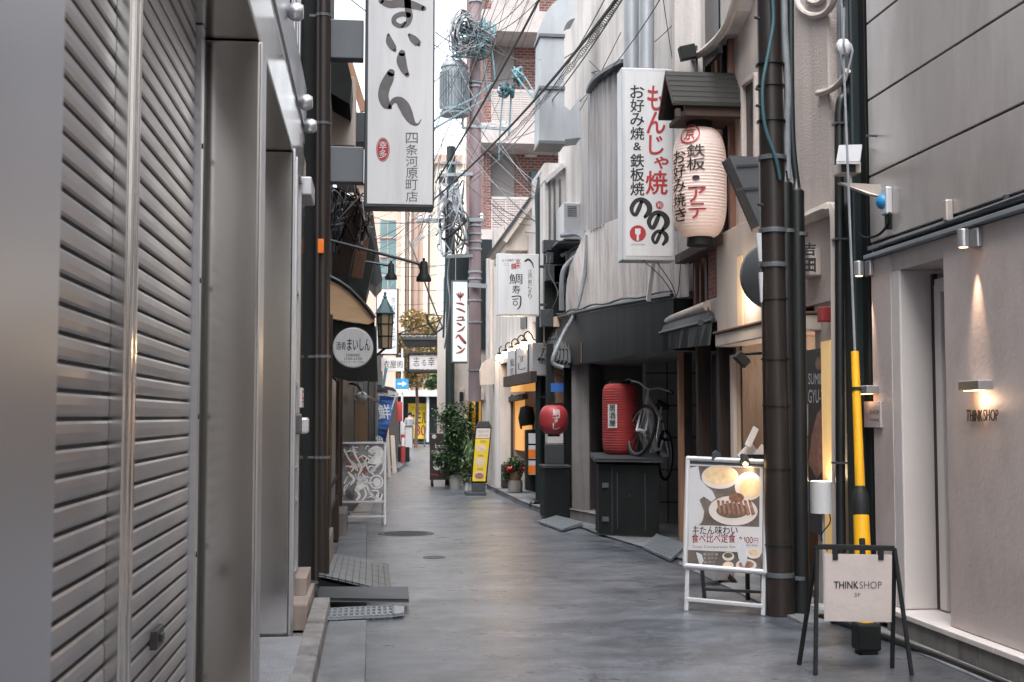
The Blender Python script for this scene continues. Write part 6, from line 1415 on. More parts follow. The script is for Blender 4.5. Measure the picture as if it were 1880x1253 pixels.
Y = 26.9; t = thing('wheeled_board', 'tall black wheeled pavement board with white latin lettering beside the bush', 'pavement sign', gp(806, 893))
a = at(789, 886, Y); c = at(832, 796, Y); MB().box(a.x, c.x, Y, Y+.06, .13, c.z).build('panel', 'menu_dark', t, bevel=.01)
pf = PY(Y); s = MB(); s.text('baum', 799, 815, 823, 823, pf, .02); s.text('münchen', 792, 825, 825, 833, pf, .02); s.pell(797, 802, 4, 4, pf); s.pell(802, 856, 6.5, 8, pf); s.pell(802, 849, 7, 3.5, PY(Y, 1.4)); s.build('lettering', 'poster_grey', t); s = MB(); s.pshape([(790, 870), (828, 874), (828, 876), (790, 872)], pf); s.build('red_line', 'red_ink', t)
for x in (a.x+.05, c.x-.06):
    for yy in (-.16, .2): MB().cyl((x-.02, Y+yy, .06), (x+.02, Y+yy, .06), .06, seg=14).build('wheel', 'rubber', t)
s = MB()
for x in (a.x+.05, c.x-.06): s.box(x-.02, x+.02, Y-.18, Y+.22, .08, .13)
s.build('foot', 'black', t)
def potplant(name, lab, cat, px, Y, hpx, rpx, n, size, mats, potpx, potm, top, asp=.5):
    k = Y/F; g = at(px, 892, Y); g.z = 0; t = thing(name, lab, cat, g); ph = potpx*k
    MB().lathe([(rpx*.28*k, 0), (rpx*.36*k, ph), (rpx*.3*k, ph), (0, ph-.02)], g, 20).build('pot', potm, t, smooth=True)
    MB().cyl(g+V((0, 0, ph-.03)), g+V((0, 0, ph+hpx*.6*k)), .03, .012, 8).build('stem', 'bark', t)
    s = MB(); nb = max(10, int(hpx/2.6))
    for i in range(nb):
        f = (i+.5)/nb; w = rpx*k*(.8+.25*math.sin(math.pi*min(1, f*.8+.2))); an = random.uniform(0, 6.28); ro = random.uniform(.2, .8)*w; cr = random.uniform(.42, .75)*rpx*k
        s.leaves(g+V((math.cos(an)*ro, math.sin(an)*ro, ph+hpx*k*f*random.uniform(.92, 1.04))), (cr, cr, cr*.8), int(n/nb*random.uniform(.6, 1.5)), size*random.uniform(.7, 1.2), len(mats), .2, asp)
    s.build('foliage', mats, t); return t
potplant('bushy_shrub', 'tall dense dark green shrub in a pale pot beside the wheeled board', 'shrub', 836, 26.0, 122, 36, 5200, .1, ['leaf', 'leaf', 'leaf_light'], 24, 'pot', 0)
t = potplant('potted_shrub', 'smaller shrub in a white tub at the foot of the tall shrub', 'shrub', 857, 25.2, 40, 14, 300, .1, ['leaf_grass', 'leaf_light'], 14, 'alu_white', 0)
k = 25.3/F; g = at(862, 890, 25.3); g.z = .12; t = thing('grassy_plant', 'spiky long leaved potted plant beside the yellow menu sign', 'plant pot', g)
MB().lathe([(.1, -.12), (.14, .14), (0, .12)], g, 16).build('pot', 'alu_white', t); s = MB()
for i in range(80):
    a = random.uniform(0, 6.28); h = random.uniform(.5, 1.05); o_ = random.uniform(.1, .45); d = V((math.cos(a), math.sin(a), 0)); sd_ = V((-d.y, d.x, 0))*.012; b0 = g+V((0, 0, .12)); m1 = b0+d*o_*.35+V((0, 0, h*.8)); m2 = b0+d*o_+V((0, 0, h*(.9 if i % 2 else .6)))
    s.use(i % 2); s.poly(b0-sd_, b0+sd_, m1+sd_, m1-sd_); s.poly(m1-sd_, m1+sd_, m2)
s.build('foliage', ['leaf_grass', 'leaf_light'], t)

# ================================================================ concrete utility pole with transformer
P0 = V((2.19, 26.3, 0)); PT = at(873, -160, 26.3)
t = thing('utility_pole', 'grey concrete utility pole with yellow and black guard and steel bands', 'utility pole', P0)
MB().cyl(P0, PT, .14, .112, 20).build('pole', 'pole_concrete', t, smooth=True)
def ax2(py): z = at(870, py, 26.3).z; return P0.lerp(PT, z/PT.z)
s = MB()
for py in (4, 152, 160, 404, 415, 430, 444, 458, 500, 512, 552, 592, 680): q = ax2(py); s.lathe([(.15, -.02), (.15, .02), (.1, .02)], q, 18)
s.build('band', 'galv', t)
s = MB(); q0 = ax2(790); q1 = ax2(738)
for i in range(24):
    s.use(i//2 % 2); a = 2*math.pi*i/24; a2 = 2*math.pi*(i+1)/24; d1 = V((math.cos(a), math.sin(a), 0))*.152; d2 = V((math.cos(a2), math.sin(a2), 0))*.152; s.poly(q0+d1, q0+d2, q1+d2, q1+d1)
s.build('striped_guard', ['yellow', 'black'], t)
s = MB(); s.bar(at(765, 406, 26.2), at(888, 404, 26.2), .1, .08); s.bar(at(808, 322, 26.2), at(868, 320, 26.2), .07, .07); s.bar(at(864, 232, 26.2), at(935, 238, 26.2), .06, .06); s.bar(at(820, 472, 26.2), at(868, 470, 26.2), .06, .06); s.bar(at(860, 524, 26.1), at(894, 526, 26.1), .09, .09); s.tube(spline([at(862, 232, 26.2), at(850, 234, 26.2), at(852, 200, 26.2), at(860, 196, 26.2)]), .03, 6); s.build('crossarm', 'galv', t)
s = MB()
for px, py in ((772, 398), (790, 398), (812, 398), (838, 398), (884, 398), (812, 316), (850, 316), (925, 230), (905, 230), (826, 466)):
    q = at(px, py, 26.2); s.lathe([(.02, -.08), (.06, -.04), (.03, 0), (.055, .03), (.02, .07), (0, .08)], q, 10)
s.build('insulator', 'sign_white', t)
t = thing('pole_transformer', 'ribbed pale grey transformer mounted high on the concrete pole', 'transformer', at(834, 210, 26.2)); c = at(834, 162, 26.2); k = 26.2/F; tc_ = c
MB().lathe([(20*k, -46*k), (24*k, -44*k), (24*k, 36*k), (26*k, 37*k), (26*k, 40*k), (20*k, 48*k), (0, 50*k)], c, 28).build('tank', 'transformer', t, smooth=True)
s = MB()
for i in range(30): a = 2*math.pi*i/30; d = V((math.cos(a), math.sin(a), 0)); s.bar(c+d*25*k+V((0, 0, -38*k)), c+d*25*k+V((0, 0, 28*k)), .012, .07, d)
s.build('cooling_fin', 'transformer', t); s = MB(); s.lathe([(27*k, -52*k), (28*k, -48*k), (0, -46*k)], c, 24); s.bar(c+V((.2, 0, .2)), ax2(130), .06, .08); s.bar(c+V((.2, 0, -.4)), ax2(205), .06, .08); s.build('cradle', 'galv', t)
s = MB()
for o_ in (-.18, -.05, .12): s.lathe([(.03, 0), (.05, .06), (.03, .08), (.05, .14), (0, .2)], c+V((o_, -.05, 50*k-.03)), 10)
s.build('bushing', 'sign_white', t)
# german cafe sign
Y = 25.6; t = thing('projecting_sign', 'slim pale vertical signboard with maroon katakana on the concrete pole', 'sign', at(844, 665, Y))
a = at(829, 667, Y); c = at(859, 515, Y); MB().box(a.x, c.x, Y, Y+.2, a.z, c.z).build('case', 'grey_dark', t, bevel=.008); a = at(831, 664, Y); c = at(858, 518, Y); MB().box(a.x, c.x, Y-.004, Y+.05, a.z, c.z).build('face', 'teal_sign', t)
pf = PY(Y-.004); s = MB(); B_ = s.brush
B_([(838, 557, 2), (846, 558, 4), (851, 560, 3)], pf); B_([(838, 567, 2), (845, 569, 4), (853, 573, 3)], pf)
B_([(841, 583, 2.5), (850, 583, 3.5), (849, 588, 2)], pf); B_([(839, 589, 2.5), (853, 588, 2.5)], pf); B_([(840, 594, 3), (846, 597, 4)], pf); B_([(840, 609, 2), (848, 606, 4), (853, 600, 2)], pf)
B_([(837, 621, 2), (842, 616, 4), (848, 623, 6), (854, 630, 5)], pf); B_([(841, 636, 3), (846, 640, 4)], pf); B_([(838, 649, 2), (847, 646, 4), (853, 640, 2)], pf)
for i in range(-2, 3): B_([(845+i*1.2, 547, 1.4), (845+i*2.8, 541-abs(i)*.4+1, 2.4), (845+i*3.4, 536+abs(i)*1.4, 1.2)], pf)
B_([(845, 541, 1.4), (845, 552, 1.6)], pf); s.build('lettering', 'maroon', t)
# pale building behind and dark building
b = thing('cafe_building', 'pale rendered cafe corner behind the concrete pole and shrub', 'building', (2.4, 27.5, 0))
a = at(827, 700, 27.4); c = at(900, 560, 27.4); s = MB(); s.box(a.x, 7, 27.4, 33, 0, at(840, 560, 27.4).z); s.build('wall', 'cream', b); s = MB(); a = at(868, 640, 27.3); c = at(902, 440, 27.3); s.box(a.x, 7, 27.3, 32, a.z, c.z); s.build('dark_storey', 'pipe_green', b); s = MB(); a = at(874, 735, 27.38); c = at(888, 720, 27.38); s.box(a.x, c.x, 27.3, 27.4, a.z, c.z); a = at(833, 740, 27.38); c = at(852, 713, 27.38); s.box(a.x, c.x, 27.36, 27.4, a.z, c.z); s.build('service_hatch', 'cream', b); s = MB(); a = at(844, 737, 27.3); c = at(851, 720, 27.3); s.box(a.x, c.x, 27.3, 27.36, a.z, c.z); s.build('meter', 'window_dark', b)
s = MB(); a = at(896, 700, 27.3); s.cyl(V((a.x, 27.2, .1)), V((a.x, 27.2, 5)), .06, seg=8); s.build('drainpipe', 'white_wall', b)
s = MB(); a = at(820, 560, 27.6); c = at(868, 450, 27.6); s.box(c.x-.35, 7, 28, 33, 4.2, 5.2); s.build('upper_storey', 'pipe_green', b)

# ================================================================ far right brick flats
b = thing('brick_apartment_block', 'red brick apartment block with white slab balconies behind the sushi shop', 'building', (4.2, 37, 0))
Y = 37.
def bx(mb, x0, y0_, x1, y1_, Ya, Yb): a = at(x0, y1_, Ya); c = at(x1, y0_, Ya); mb.box(a.x, c.x, Ya, Yb, a.z, c.z); return mb
s = MB(); bx(s, 888, -300, 1100, 640, 38.6, 46); s.build('wall', 'brick', b)
s = MB()
for yy in (-170, 30, 236, 430): bx(s, 884, yy-5, 1100, yy+26, 37, 38.6)
s.build('balcony_slab', mat('far_white', S(158, 152, 151), .8), b)
s = MB()
for yy in (56, 262): bx(s, 902, yy, 944, yy+106, 38.55, 38.62)
s.build('recess_panel', 'door_grey', b)
s = MB(); bx(s, 893, -300, 902, 600, 38.2, 38.6); s.build('pier', 'brick', b)
for yy in (-30, 168, 365):
    s = MB(); bx(s, 902, yy-2, 990, yy+1, 37.1, 37.15); bx(s, 902, yy+58, 990, yy+61, 37.1, 37.15)
    for x in (902, 928, 955, 988): bx(s, x, yy, x+2, yy+60, 37.1, 37.15)
    for i in range(22): x = 903+i*4; bx(s, x, yy, x+.7, yy+60, 37.12, 37.14)
    for i in range(14): bx(s, 903, yy+i*4.2, 990, yy+i*4.2+.7, 37.11, 37.13)
    s.build('balcony_railing', 'far_white', b)
s = MB(); bx(s, 967, 56, 990, 72, 38.5, 38.6); bx(s, 966, 268, 984, 284, 38.5, 38.6); s.build('window', 'window_dark', b); s = MB(); bx(s, 965, 72, 992, 75, 38.45, 38.6); bx(s, 964, 284, 986, 287, 38.45, 38.6); s.build('sill', 'white_wall', b)
s = MB(); bx(s, 975, 314, 986, 340, 38.3, 38.6); s.build('vent_box', 'teal_dark', b)

# ================================================================ the end of the alley: across the street
b = thing('striped_tower', 'peach tower block with ivory vertical stripes closing the end of the street', 'building', (3, 84, 0))
Y = 84.
s = MB(); bx(s, 640, 336, 872, 800, Y+1, Y+14); s.build('wall', 'peach', b)
s = MB()
for x, w in ((735, 9), (750, 5), (776, 10), (797, 7), (812, 8), (836, 9)): bx(s, x, 338, x+w, 780, Y+.3, Y+1)
s.build('stripe', 'ivory', b); s = MB()
for x, w in ((744, 6), (758, 10), (788, 8), (804, 7), (822, 8)): bx(s, x, 338, x+w, 780, Y+.7, Y+1)
s.build('dark_stripe', 'peach_dark', b)
s = MB(); bx(s, 640, 326, 872, 336, Y+.2, Y+14); s.build('cornice', 'ivory', b)
b = thing('teal_glazed_block', 'narrow peach block with a column of teal windows beside the striped tower', 'building', (.6, 52, 0)); Y = 52.
s = MB(); bx(s, 640, 380, 728, 720, Y, Y+8); s.build('wall', 'peach', b)
for yy in (405, 440, 475, 510): s = MB(); bx(s, 698, yy, 727, yy+30, Y-.06, Y+.1); w_ = s.build('window', 'window_teal', b); s = MB(); bx(s, 697, yy+30, 728, yy+33, Y-.12, Y); bx(s, 711, yy, 713, yy+30, Y-.1, Y); s.build('window_frame', 'peach_dark', w_)
b = thing('pale_far_block', 'pale distant block with a red roof edge behind the transformer', 'building', (5, 70, 0)); Y = 72.
s = MB(); bx(s, 800, 300, 885, 700, Y, Y+8); s.build('wall', 'ivory', b); s = MB(); bx(s, 798, 285, 850, 300, Y-.3, Y+8); s.build('roof_edge', 'peach_dark', b); s = MB()
for yy in (318, 350): bx(s, 806, yy, 818, yy+18, Y-.05, Y+.1); bx(s, 830, yy, 842, yy+18, Y-.05, Y+.1)
s.build('window', 'window_dark', b)
b = thing('street_shop', 'low shop across the street with a yellow price poster in its window', 'building', (3.4, 67, 0)); Y = 67.
s = MB(); bx(s, 700, 727, 870, 812, Y+1.2, Y+6); s.build('wall', 'pipe_green', b); s = MB(); bx(s, 700, 717, 870, 728, Y, Y+6); s.build('fascia', 'white_wall', b); s = MB(); 
for x, w in ((736, 3), (783, 5), (817, 8), (826, 5)): bx(s, x, 728, x+w, 812, Y+.2, Y+1.2)
s.build('pier', 'alu_white', b)
t = thing('price_poster', 'yellow poster with black katakana and red price across the street', 'poster', at(770, 806, Y+1)); s = MB(); bx(s, 749, 741, 785, 806, Y+1, Y+1.1); s.build('sheet', 'yellow_sign', t)
s = MB(); pf = PY(Y+1, 2); s.text('セモル', 752, 757, 784, 778, pf, .03); s.text('アクセント', 756, 747, 783, 753, pf, .02); s.build('lettering', 'ink', t); s = MB(); s.text('80', 762, 781, 782, 800, pf, .03); s.build('price', 'red', t)
# street tree with autumn leaves
def tree(name, lab, px, Y, py0, crown, mats, n, size, r):
    g = at(px, 815, Y); g.z = 0; t = thing(name, lab, 'tree', g); s = MB(); top = at(px+3, py0, Y)
    tr = [g, g.lerp(top, .35)+V((.05, 0, 0)), g.lerp(top, .7)-V((.06, 0, 0)), top]; s.tube(spline(tr), [r*(1-.028*i) for i in range(19)], 8)
    for (cx_, cy_, rx, ry) in crown: c = at(cx_, cy_, Y); s.tube([g.lerp(top, .62), g.lerp(top, .75).lerp(c, .5)+V((0, .2, .1)), c], [r*.4, r*.25, r*.1], 6)
    s.build('trunk', 'bark', t); s = MB()
    for (cx_, cy_, rx, ry) in crown: k = Y/F; s.leaves(at(cx_, cy_, Y+random.uniform(-1, 1)), (rx*k, rx*k*.8, ry*k), n//len(crown), size, len(mats), .1)
    s.build('crown', mats, t)
tree('street_tree', 'thin trunked street tree with golden autumn leaves at the alley end', 763, 60, 600, [(745, 690, 26, 28), (770, 640, 34, 36), (800, 605, 30, 28), (762, 590, 28, 24), (806, 660, 30, 30), (738, 640, 22, 26), (785, 695, 34, 22), (815, 625, 24, 28)], ['leaf_gold', 'leaf_olive', 'leaf_orange', 'leaf_olive'], 4200, .26, .09)
tree('street_tree', 'dark green rounded evergreen tree across the street by the shop', 815, 52, 700, [(808, 698, 20, 16), (824, 706, 14, 16), (796, 706, 14, 10)], ['leaf', 'leaf_light'], 900, .24, .13)
tree('street_tree', 'yellowing street tree behind the blue arrow sign', 725, 63, 660, [(728, 700, 18, 16), (716, 680, 16, 14)], ['leaf_gold', 'leaf_olive'], 600, .3, .15)
# arrow sign
Y = 46; t = thing('one_way_sign', 'blue one way road sign with white arrow on a white post', 'road sign', at(738, 830, Y)); a = at(726, 714, Y); c = at(750, 696, Y); MB().box(a.x, c.x, Y, Y+.03, a.z, c.z).build('plate', 'blue_sign', t); s = MB(); pf = PY(Y); s.pshape([(730, 703.5), (739, 703.5), (739, 699.5), (747, 705), (739, 710.5), (739, 706.5), (730, 706.5)], pf); s.build('arrow', 'sign_white', t); a = at(727, 721, Y); c = at(749, 715, Y); MB().box(a.x, c.x, Y, Y+.03, a.z, c.z).build('sub_plate', 'paper', t); p = at(738, 800, Y+.08); MB().cyl((p.x, Y+.08, 0), (p.x, Y+.08, at(738, 640, Y).z), .04, seg=8).build('post', 'alu_white', t)
# hanging iron sign
Y = 33.; t = thing('iron_frame_sign', 'hanging sign in a black iron frame under a little tiled roof across the alley', 'sign', at(778, 680, Y)); a = at(752, 678, Y); c = at(804, 653, Y); MB().box(a.x, c.x, Y, Y+.1, a.z, c.z).build('face', 'poster_grey', t); s = MB(); pf = PY(Y); s.text('志', 759, 656, 770, 673, pf, .0); s.text('る', 774, 661, 782, 672, pf, .0); s.text('幸', 786, 656, 798, 673, pf, .0); s.build('lettering', 'ink', t)
s = MB()
for q in ([(750, 650), (806, 650), (806, 681), (750, 681)], [(742, 656), (752, 648), (806, 648), (814, 656), (814, 676), (806, 684), (752, 684), (742, 676)]): s.tube([at(x, y, Y-.02) for x, y in q], .035, 6, True)
s.bar(at(755, 650, Y), at(749, 634, Y), .02, .02); s.bar(at(790, 650, Y), at(790, 634, Y), .02, .02); s.build('iron_frame', 'black', t)
s = MB(); s.prism([at(744, 636, Y), at(814, 636, Y), at(820, 622, Y), at(738, 622, Y)], (0, .5, 0)); s.build('small_roof', 'black', t); s = MB()
for i in range(7): s.tube([at(743+i*11.5, 621, Y), at(743+i*11.5, 618, Y+.4)], .05, 8)
s.box(at(740, 624, Y).x, at(818, 624, Y).x, Y-.02, Y, at(740, 624, Y).z, at(740, 619, Y).z); s.build('tile', 'grey_dark', t); s = MB(); s.bar(at(726, 614, Y), at(829, 614, Y), .04, .04); s.bar(at(728, 614, Y), at(829, 582, Y-1), .03, .03); s.build('support_rod', 'black', t)
s = MB(); 
t2 = thing('triangular_bracket', 'black triangular iron bracket above the iron framed sign', 'bracket', at(800, 600, 30)); s.tube([at(x, y, 30) for x, y in ((783, 577, ), (786, 592), (800, 612), (816, 600), (828, 570))], .03, 6); s.tube([at(783, 578, 30), at(812, 580, 30), at(800, 608, 30)], .02, 6); s.build('iron', 'black', t2)
# person waiting by the shop
Y = 63; g = at(752, 818, Y); g.z = 0
t = thing('person', 'person with dark hair and white top standing at the far end of the alley', 'person', g)
def skin(name, chain, m, parent, sub=1):
    me = bpy.data.meshes.new(name); vs = []; es = []; rs = []
    for ch in chain:
        o = len(vs)
        for i, (p, r) in enumerate(ch):
            vs.append(p); rs.append(r)
            if i: es.append((o+i-1, o+i))
        if ch is not chain[0]: es.append((ch_link[id(ch)], o)) if id(ch) in ch_link else None
    me.from_pydata(vs, es, []); o = bpy.data.objects.new(name, me); COL.objects.link(o); me.materials.append(M[m])
    sk = o.modifiers.new('skin', 'SKIN')
    for i, r in enumerate(rs): me.skin_vertices[0].data[i].radius = (r, r)
    me.skin_vertices[0].data[0].use_root = True
    sb = o.modifiers.new('sub', 'SUBSURF'); sb.levels = sub; sb.render_levels = sub
    o.parent = parent; ORI[o.name] = V((0, 0, 0)); return o
pel = [((0, 0, .95), .13), ((0, 0, 1.15), .12), ((0, 0, 1.35), .15), ((0, 0, 1.46), .06), ((0, -.01, 1.56), .09), ((0, -.01, 1.66), .07)]
arml = [((-.18, 0, 1.38), .055), ((-.24, .02, 1.12), .045), ((-.2, -.12, .95), .035), ((-.18, -.16, .88), .03)]; armr = [((.18, 0, 1.38), .055), ((.25, .02, 1.12), .045), ((.24, -.06, .88), .035), ((.24, -.08, .8), .03)]
legl = [((-.09, 0, .88), .09), ((-.1, 0, .5), .065), ((-.1, .02, .1), .045), ((-.1, -.1, .05), .04)]; legr = [((.09, 0, .88), .09), ((.1, -.02, .5), .065), ((.11, .02, .1), .045), ((.11, -.1, .05), .04)]
ch_link = {id(arml): 2, id(armr): 2, id(legl): 0, id(legr): 0}
skin('body', [pel, arml, armr, legl, legr], 'skin', t)
def sleeve(name, parts, m):
    s = MB()
    for pts, rs in parts: s.tube([g+V(p) for p in pts], rs, 12)
    return s.build(name, m, t, smooth=True)
sleeve('shirt', [([(0, 0, .92), (0, 0, 1.15), (0, 0, 1.36), (0, 0, 1.45)], [.17, .16, .18, .09]), ([(-.16, 0, 1.4), (-.24, .02, 1.12)], [.075, .06]), ([(.16, 0, 1.4), (.25, .02, 1.12)], [.075, .06])], 'cloth_white')
sleeve('trousers', [([(-.07, 0, .96), (-.1, 0, .5), (-.1, .02, .08)], [.12, .09, .07]), ([(.07, 0, .96), (.1, -.02, .5), (.11, .02, .08)], [.12, .09, .07])], 'cloth_grey')
MB().lathe([(.0, .1), (.1, .06), (.125, 0), (.115, -.06), (.09, -.1), (0, -.1)], g+V((0, .025, 1.64)), 14).build('hair', 'hair', t, smooth=True)
for (x0, x1, y0_, Y, m, nm, lab, cat) in ((744, 757, 784, 58, 'poster_grey', 'street_cabinet', 'grey street cabinet at the foot of the autumn tree', 'cabinet'), (778, 781, 788, 61, 'teal', 'bollard', 'green street bollard before the yellow price poster', 'bollard')):
    t = thing(nm, lab, cat, at(x0, 815, Y)); a = at(x0, 815, Y); c = at(x1, y0_, Y); MB().box(a.x, c.x, Y, Y+.4 if x1-x0 > 5 else Y+.08, 0, c.z).build('body', m, t, bevel=.03); MB().box(a.x-.03, c.x+.03, Y-.03, Y+.43 if x1-x0 > 5 else Y+.1, c.z, c.z+.06).build('cap', 'grey_metal', t)

# ================================================================ overhead wires
def wire(pts, r=1.4, m='cable', lab=None, n=8, grp='overhead wires'):
    P = []
    for a, c in zip(pts[:-1], pts[1:]): P.append(at(*a))
    P.append(at(*pts[-1])); Ym = sum(p[2] for p in pts)/len(pts)
    o = MB().tube(spline(P, n) if len(P) > 2 else P, r*Ym/F*.5, 6).build('overhead_wire', m, smooth=True)
    tag(o, lab or 'thin dark overhead wire in the tangle between the houses and the concrete pole', 'wire', grp); return o
def sag(a, c, s_, k=6):
    return [(a[0]+(c[0]-a[0])*i/k, a[1]+(c[1]-a[1])*i/k+s_*4*(i/k)*(1-i/k), a[2]+(c[2]-a[2])*i/k) for i in range(k+1)]
wire(sag((1175, -60, 9), (795, 368, 26), 26), 5, lab='thickest black cable bundle sagging from the boutique side to the concrete pole')
wire(sag((1010, -40, 16), (800, 335, 26), 10), 4.4, lab='second thick black cable dropping steeply beside the brick flats')
wire(sag((1160, -30, 9.3), (860, 340, 26), 34), 2.4, lab='grey lashed messenger wire just under the thickest cable bundle', m='cable_grey')
# lashing loops round the thick bundle
b0 = sag((1165, -45, 9.2), (880, 300, 22), 28, 60); P = [at(*p) for p in b0]
s = MB(); loops = []
for i in range(0, 60):
    p, q = P[i], P[i+1]
    d = (q-p).normalized(); _, u, w = frame(d)
    for k in range(12): a = 2*math.pi*k/6+.4*math.sin(i); loops.append(p.lerp(q, k/12)+(u*math.cos(a)+w*math.sin(a))*(.02+.014*math.sin(i*.7+k*.05)**2))
s.tube(loops, .0035, 4); tag(s.build('lashing_wire', 'cable'), 'loose spiral lashing wound along the thickest cable bundle', 'wire')
for a, c, g_ in (((1120, -20, 10), (862, 330, 26), 40), ((1235, -40, 9), (930, 258, 26), 60), ((1056, 95, 18.6), (800, 130, 26), 34), ((1100, 130, 17.3), (900, 75, 26), 30), ((600, -40, 9), (862, 95, 26), 30), ((660, -60, 10), (870, 130, 26), 20), ((800, 60, 14), (870, 90, 26), 6), ((992, 110, 17.4), (870, 62, 26), 18),
                 ((798, 150, 18), (868, 84, 26), 4), ((798, 240, 18), (905, -40, 26), 6), ((798, 295, 18), (930, -40, 26), 6), ((798, 90, 20), (900, -40, 26), 12), ((1020, -40, 20), (868, 70, 26), 26), ((985, -30, 22), (868, 60, 26), 20),
                 ((1140, 60, 16.3), (985, 330, 20), 12), ((1128, 150, 16.6), (1095, 225, 17.4), -8), ((1250, 30, 13.9), (1120, 128, 16.8), 12), ((1215, -20, 12), (1238, 130, 13), 4), ((1100, 240, 17.2), (1140, 330, 16.2), 8), ((1085, 190, 17.6), (1125, 300, 16.7), 12)):
    wire(sag(a, c, g_), 1.5)
# fan of thin drops from the pole to the left houses
for i in range(17):
    wire(sag((775+random.uniform(-8, 90), 318+random.uniform(0, 100), 26), (random.uniform(640, 720), random.uniform(360, 560), 18+random.uniform(-3, 6)), random.uniform(4, 30)), random.uniform(.8, 1.4), random.choice(['cable', 'cable', 'cable_grey']), n=5)
for i in range(12):
    x = random.uniform(800, 860); wire(sag((x, random.uniform(220, 330), 26), (x+random.uniform(-60, 10), random.uniform(380, 440), 24), random.uniform(2, 20)), random.uniform(.8, 1.6), random.choice(['cable', 'cable_grey', 'cable_grey']), n=4)
for i in range(26):
    x0 = random.uniform(798, 870); y0 = random.uniform(60, 340); wire(sag((x0, y0, 26+random.uniform(-.5, .5)), (random.uniform(900, 1010), random.uniform(-80, -30), 20) if i % 2 else (random.uniform(986, 998), random.uniform(335, 430), 20.2), random.uniform(4, 30)), random.uniform(.7, 1.2), random.choice(['cable', 'cable', 'cable_grey']), n=4)
for y in (486, 498, 528, 560, 578, 604, 470): wire(sag((690+random.uniform(-10, 30), y, 27), (832, y+random.uniform(-14, 16), 27), random.uniform(2, 16)), 1., n=5)
for i in range(5): wire(sag((885+i*6, 340+i*20, 26), (960+i*14, 400+i*14, 20), 14), 1.3, n=5)
for pts in ([(1085, 165, 17.6), (1095, 200, 17.3), (1080, 250, 17.7), (1092, 300, 17.4), (1100, 340, 17.2)], [(1145, 190, 16), (1120, 170, 16.7), (1108, 140, 17), (1082, 112, 17.7)], [(1012, 470, 19), (1008, 500, 18.8), (1024, 540, 18.5), (1006, 580, 18.5)], [(1250, 470, 13), (1246, 530, 13), (1238, 550, 13.2)], [(1206, 482, 13.2), (1232, 520, 13.2), (1242, 548, 13.3)], [(1180, 478, 13.2), (1215, 510, 13.2), (1240, 548, 13.3)]): wire(pts, 1.8, lab='short dark service wire clipped on the corrugated restaurant wall')
wire([(752, 392, 26), (748, 430, 25), (766, 480, 22), (795, 560, 26), (812, 600, 28)], 2.6, lab='black drop cable hanging in front of the striped tower')
wire([(836, 420, 26.2), (822, 500, 26.4), (826, 560, 26.4), (816, 640, 27)], 3, 'cable_grey', lab='grey cable bundle running down beside the katakana signboard')
wire([(828, 300, 26.2), (820, 400, 26.4), (818, 500, 26.4), (814, 620, 27)], 4, 'teal_dark', lab='dark teal riser cable running down beside the concrete pole')
# teal hose covers at the pole
for pts, r, lab in (([(884, 60, 26), (887, 100, 26), (893, 150, 26), (900, 185, 26)], 6, 'long teal insulated hose hanging down the concrete pole'), ([(897, 55, 26), (905, 110, 26), (909, 150, 26)], 5, 'shorter teal insulated hose beside the long hose'), ([(905, 152, 25), (870, 180, 24), (820, 205, 22), (798, 222, 20)], 5, 'upper teal cable slanting across the transformer'), ([(895, 180, 25), (860, 200, 24), (798, 236, 20)], 5, 'lower teal cable slanting across the transformer'),
                   ([(925, 150, 25), (922, 190, 25), (918, 240, 25), (916, 295, 25)], 4, 'thin teal cable hanging straight in front of the brick flats'), ([(936, 155, 25), (938, 185, 25), (934, 250, 25)], 5, 'dark teal tube pair hanging beside the thin teal cable'), ([(940, 130, 25), (955, 150, 24), (975, 175, 22), (992, 198, 20)], 5, 'upper teal tube sweeping to the exhaust duct'), ([(946, 128, 25), (962, 140, 24), (978, 165, 22), (992, 180, 20)], 4, 'second teal tube sweeping just above the first')):
    wire(pts, r*.72, 'teal', lab, grp='teal insulated cables')
t = thing('cable_coil', 'big tangled coil of teal and grey cable wound on the concrete pole', 'cable coil', ax2(95))
for i in range(15):
    a0 = (868+random.uniform(-8, 8), random.uniform(22, 52)); xl = random.uniform(818, 842); yt = random.uniform(14, 34); yb = random.uniform(84, 102); Yc = random.uniform(25.6, 26.1)
    q = [(*a0, Yc), (random.uniform(846, 856), yt, Yc), (xl+8, yt+random.uniform(8, 16), Yc), (xl, random.uniform(48, 66), Yc-.1), (xl+random.uniform(2, 10), yb-10, Yc), (random.uniform(838, 850), yb, Yc), (872+random.uniform(-6, 10), random.uniform(66, 96), Yc)]
    MB().tube(spline([at(*p) for p in q], 6), random.uniform(.007, .017), 6).build('cable_loop', random.choice(['cable_grey', 'cable_grey', 'teal', 'cable']), t, smooth=True)
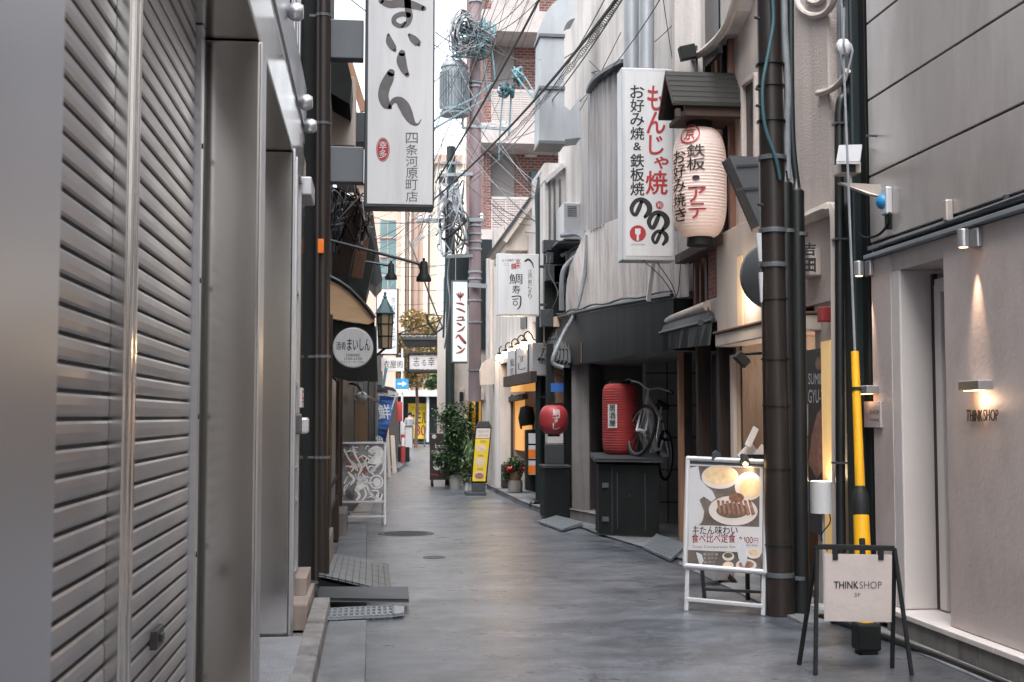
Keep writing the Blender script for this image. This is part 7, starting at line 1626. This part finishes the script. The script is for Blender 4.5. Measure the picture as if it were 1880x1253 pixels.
for i in range(38):
    q = [at(random.uniform(826, 905), random.uniform(38, 108), random.uniform(25.8, 26.1)) for _ in range(4)]
    MB().tube(spline(q, 5), random.uniform(.006, .018), 6).build('cable_strand', random.choice(['teal', 'teal', 'teal_dark', 'cable_grey', 'cable']), t, smooth=True)
for i in range(3):
    q = at(888+i*10, 44+i*6, 25.9); MB().lathe([(0, -.13), (.04, -.12), (.045, .08), (.03, .13), (0, .14)], q, 12).build('splice_cover', 'teal', t, smooth=True)
t = thing('cable_coil', 'smaller teal cable cluster in front of the brick flats', 'cable coil', at(935, 150, 25))
for i in range(16):
    bx_, by_ = random.choice([(922, 158), (934, 158), (948, 138), (950, 132)]); q = [at(bx_+random.uniform(-9, 9), by_+random.uniform(-12, 22), random.uniform(24.8, 25.1)) for _ in range(4)]
    MB().tube(spline(q, 5), random.uniform(.02, .04), 6).build('cable_strand', random.choice(['teal', 'teal_dark', 'teal_dark', 'cable_grey']), t, smooth=True)
t = thing('cable_tangle', 'dark messy cable tangle by the timber struts of the tavern', 'cable coil', at(650, 400, 13))
for i in range(26):
    q = [at(random.uniform(604, 690), random.uniform(340, 470), random.uniform(12.8, 15)) for _ in range(4)]; MB().tube(spline(q, 5), random.uniform(.006, .014), 6).build('cable_strand', random.choice(['cable', 'cable', 'cable_grey']), t, smooth=True)
t = thing('cable_tangle', 'grey cable clutter low on the poles behind the arm lamps', 'cable coil', at(800, 430, 26))
for i in range(18):
    q = [at(random.uniform(800, 862), random.uniform(330, 470), random.uniform(25.6, 26.6)) for _ in range(4)]; MB().tube(spline(q, 5), random.uniform(.012, .03), 6).build('cable_strand', random.choice(['cable', 'cable_grey', 'teal_dark', 'galv']), t, smooth=True)
t = thing('steel_mast', 'slim dark steel mast with step arms behind the transformer', 'pole', at(826, 800, 27.2)); q = at(826, 660, 27.2); q.z = 0; MB().cyl(q, at(828, 270, 27.2), .1, seg=10).build('mast', 'pipe_green', t, smooth=True)
s = MB()
for y in (300, 340, 380, 420, 470): s.bar(at(812, y, 27.1), at(846, y, 27.1), .06, .06)
s.build('step_arm', 'galv', t)
FO.name in COL.objects and COL.objects.unlink(FO)
bpy.data.objects.remove(FO)
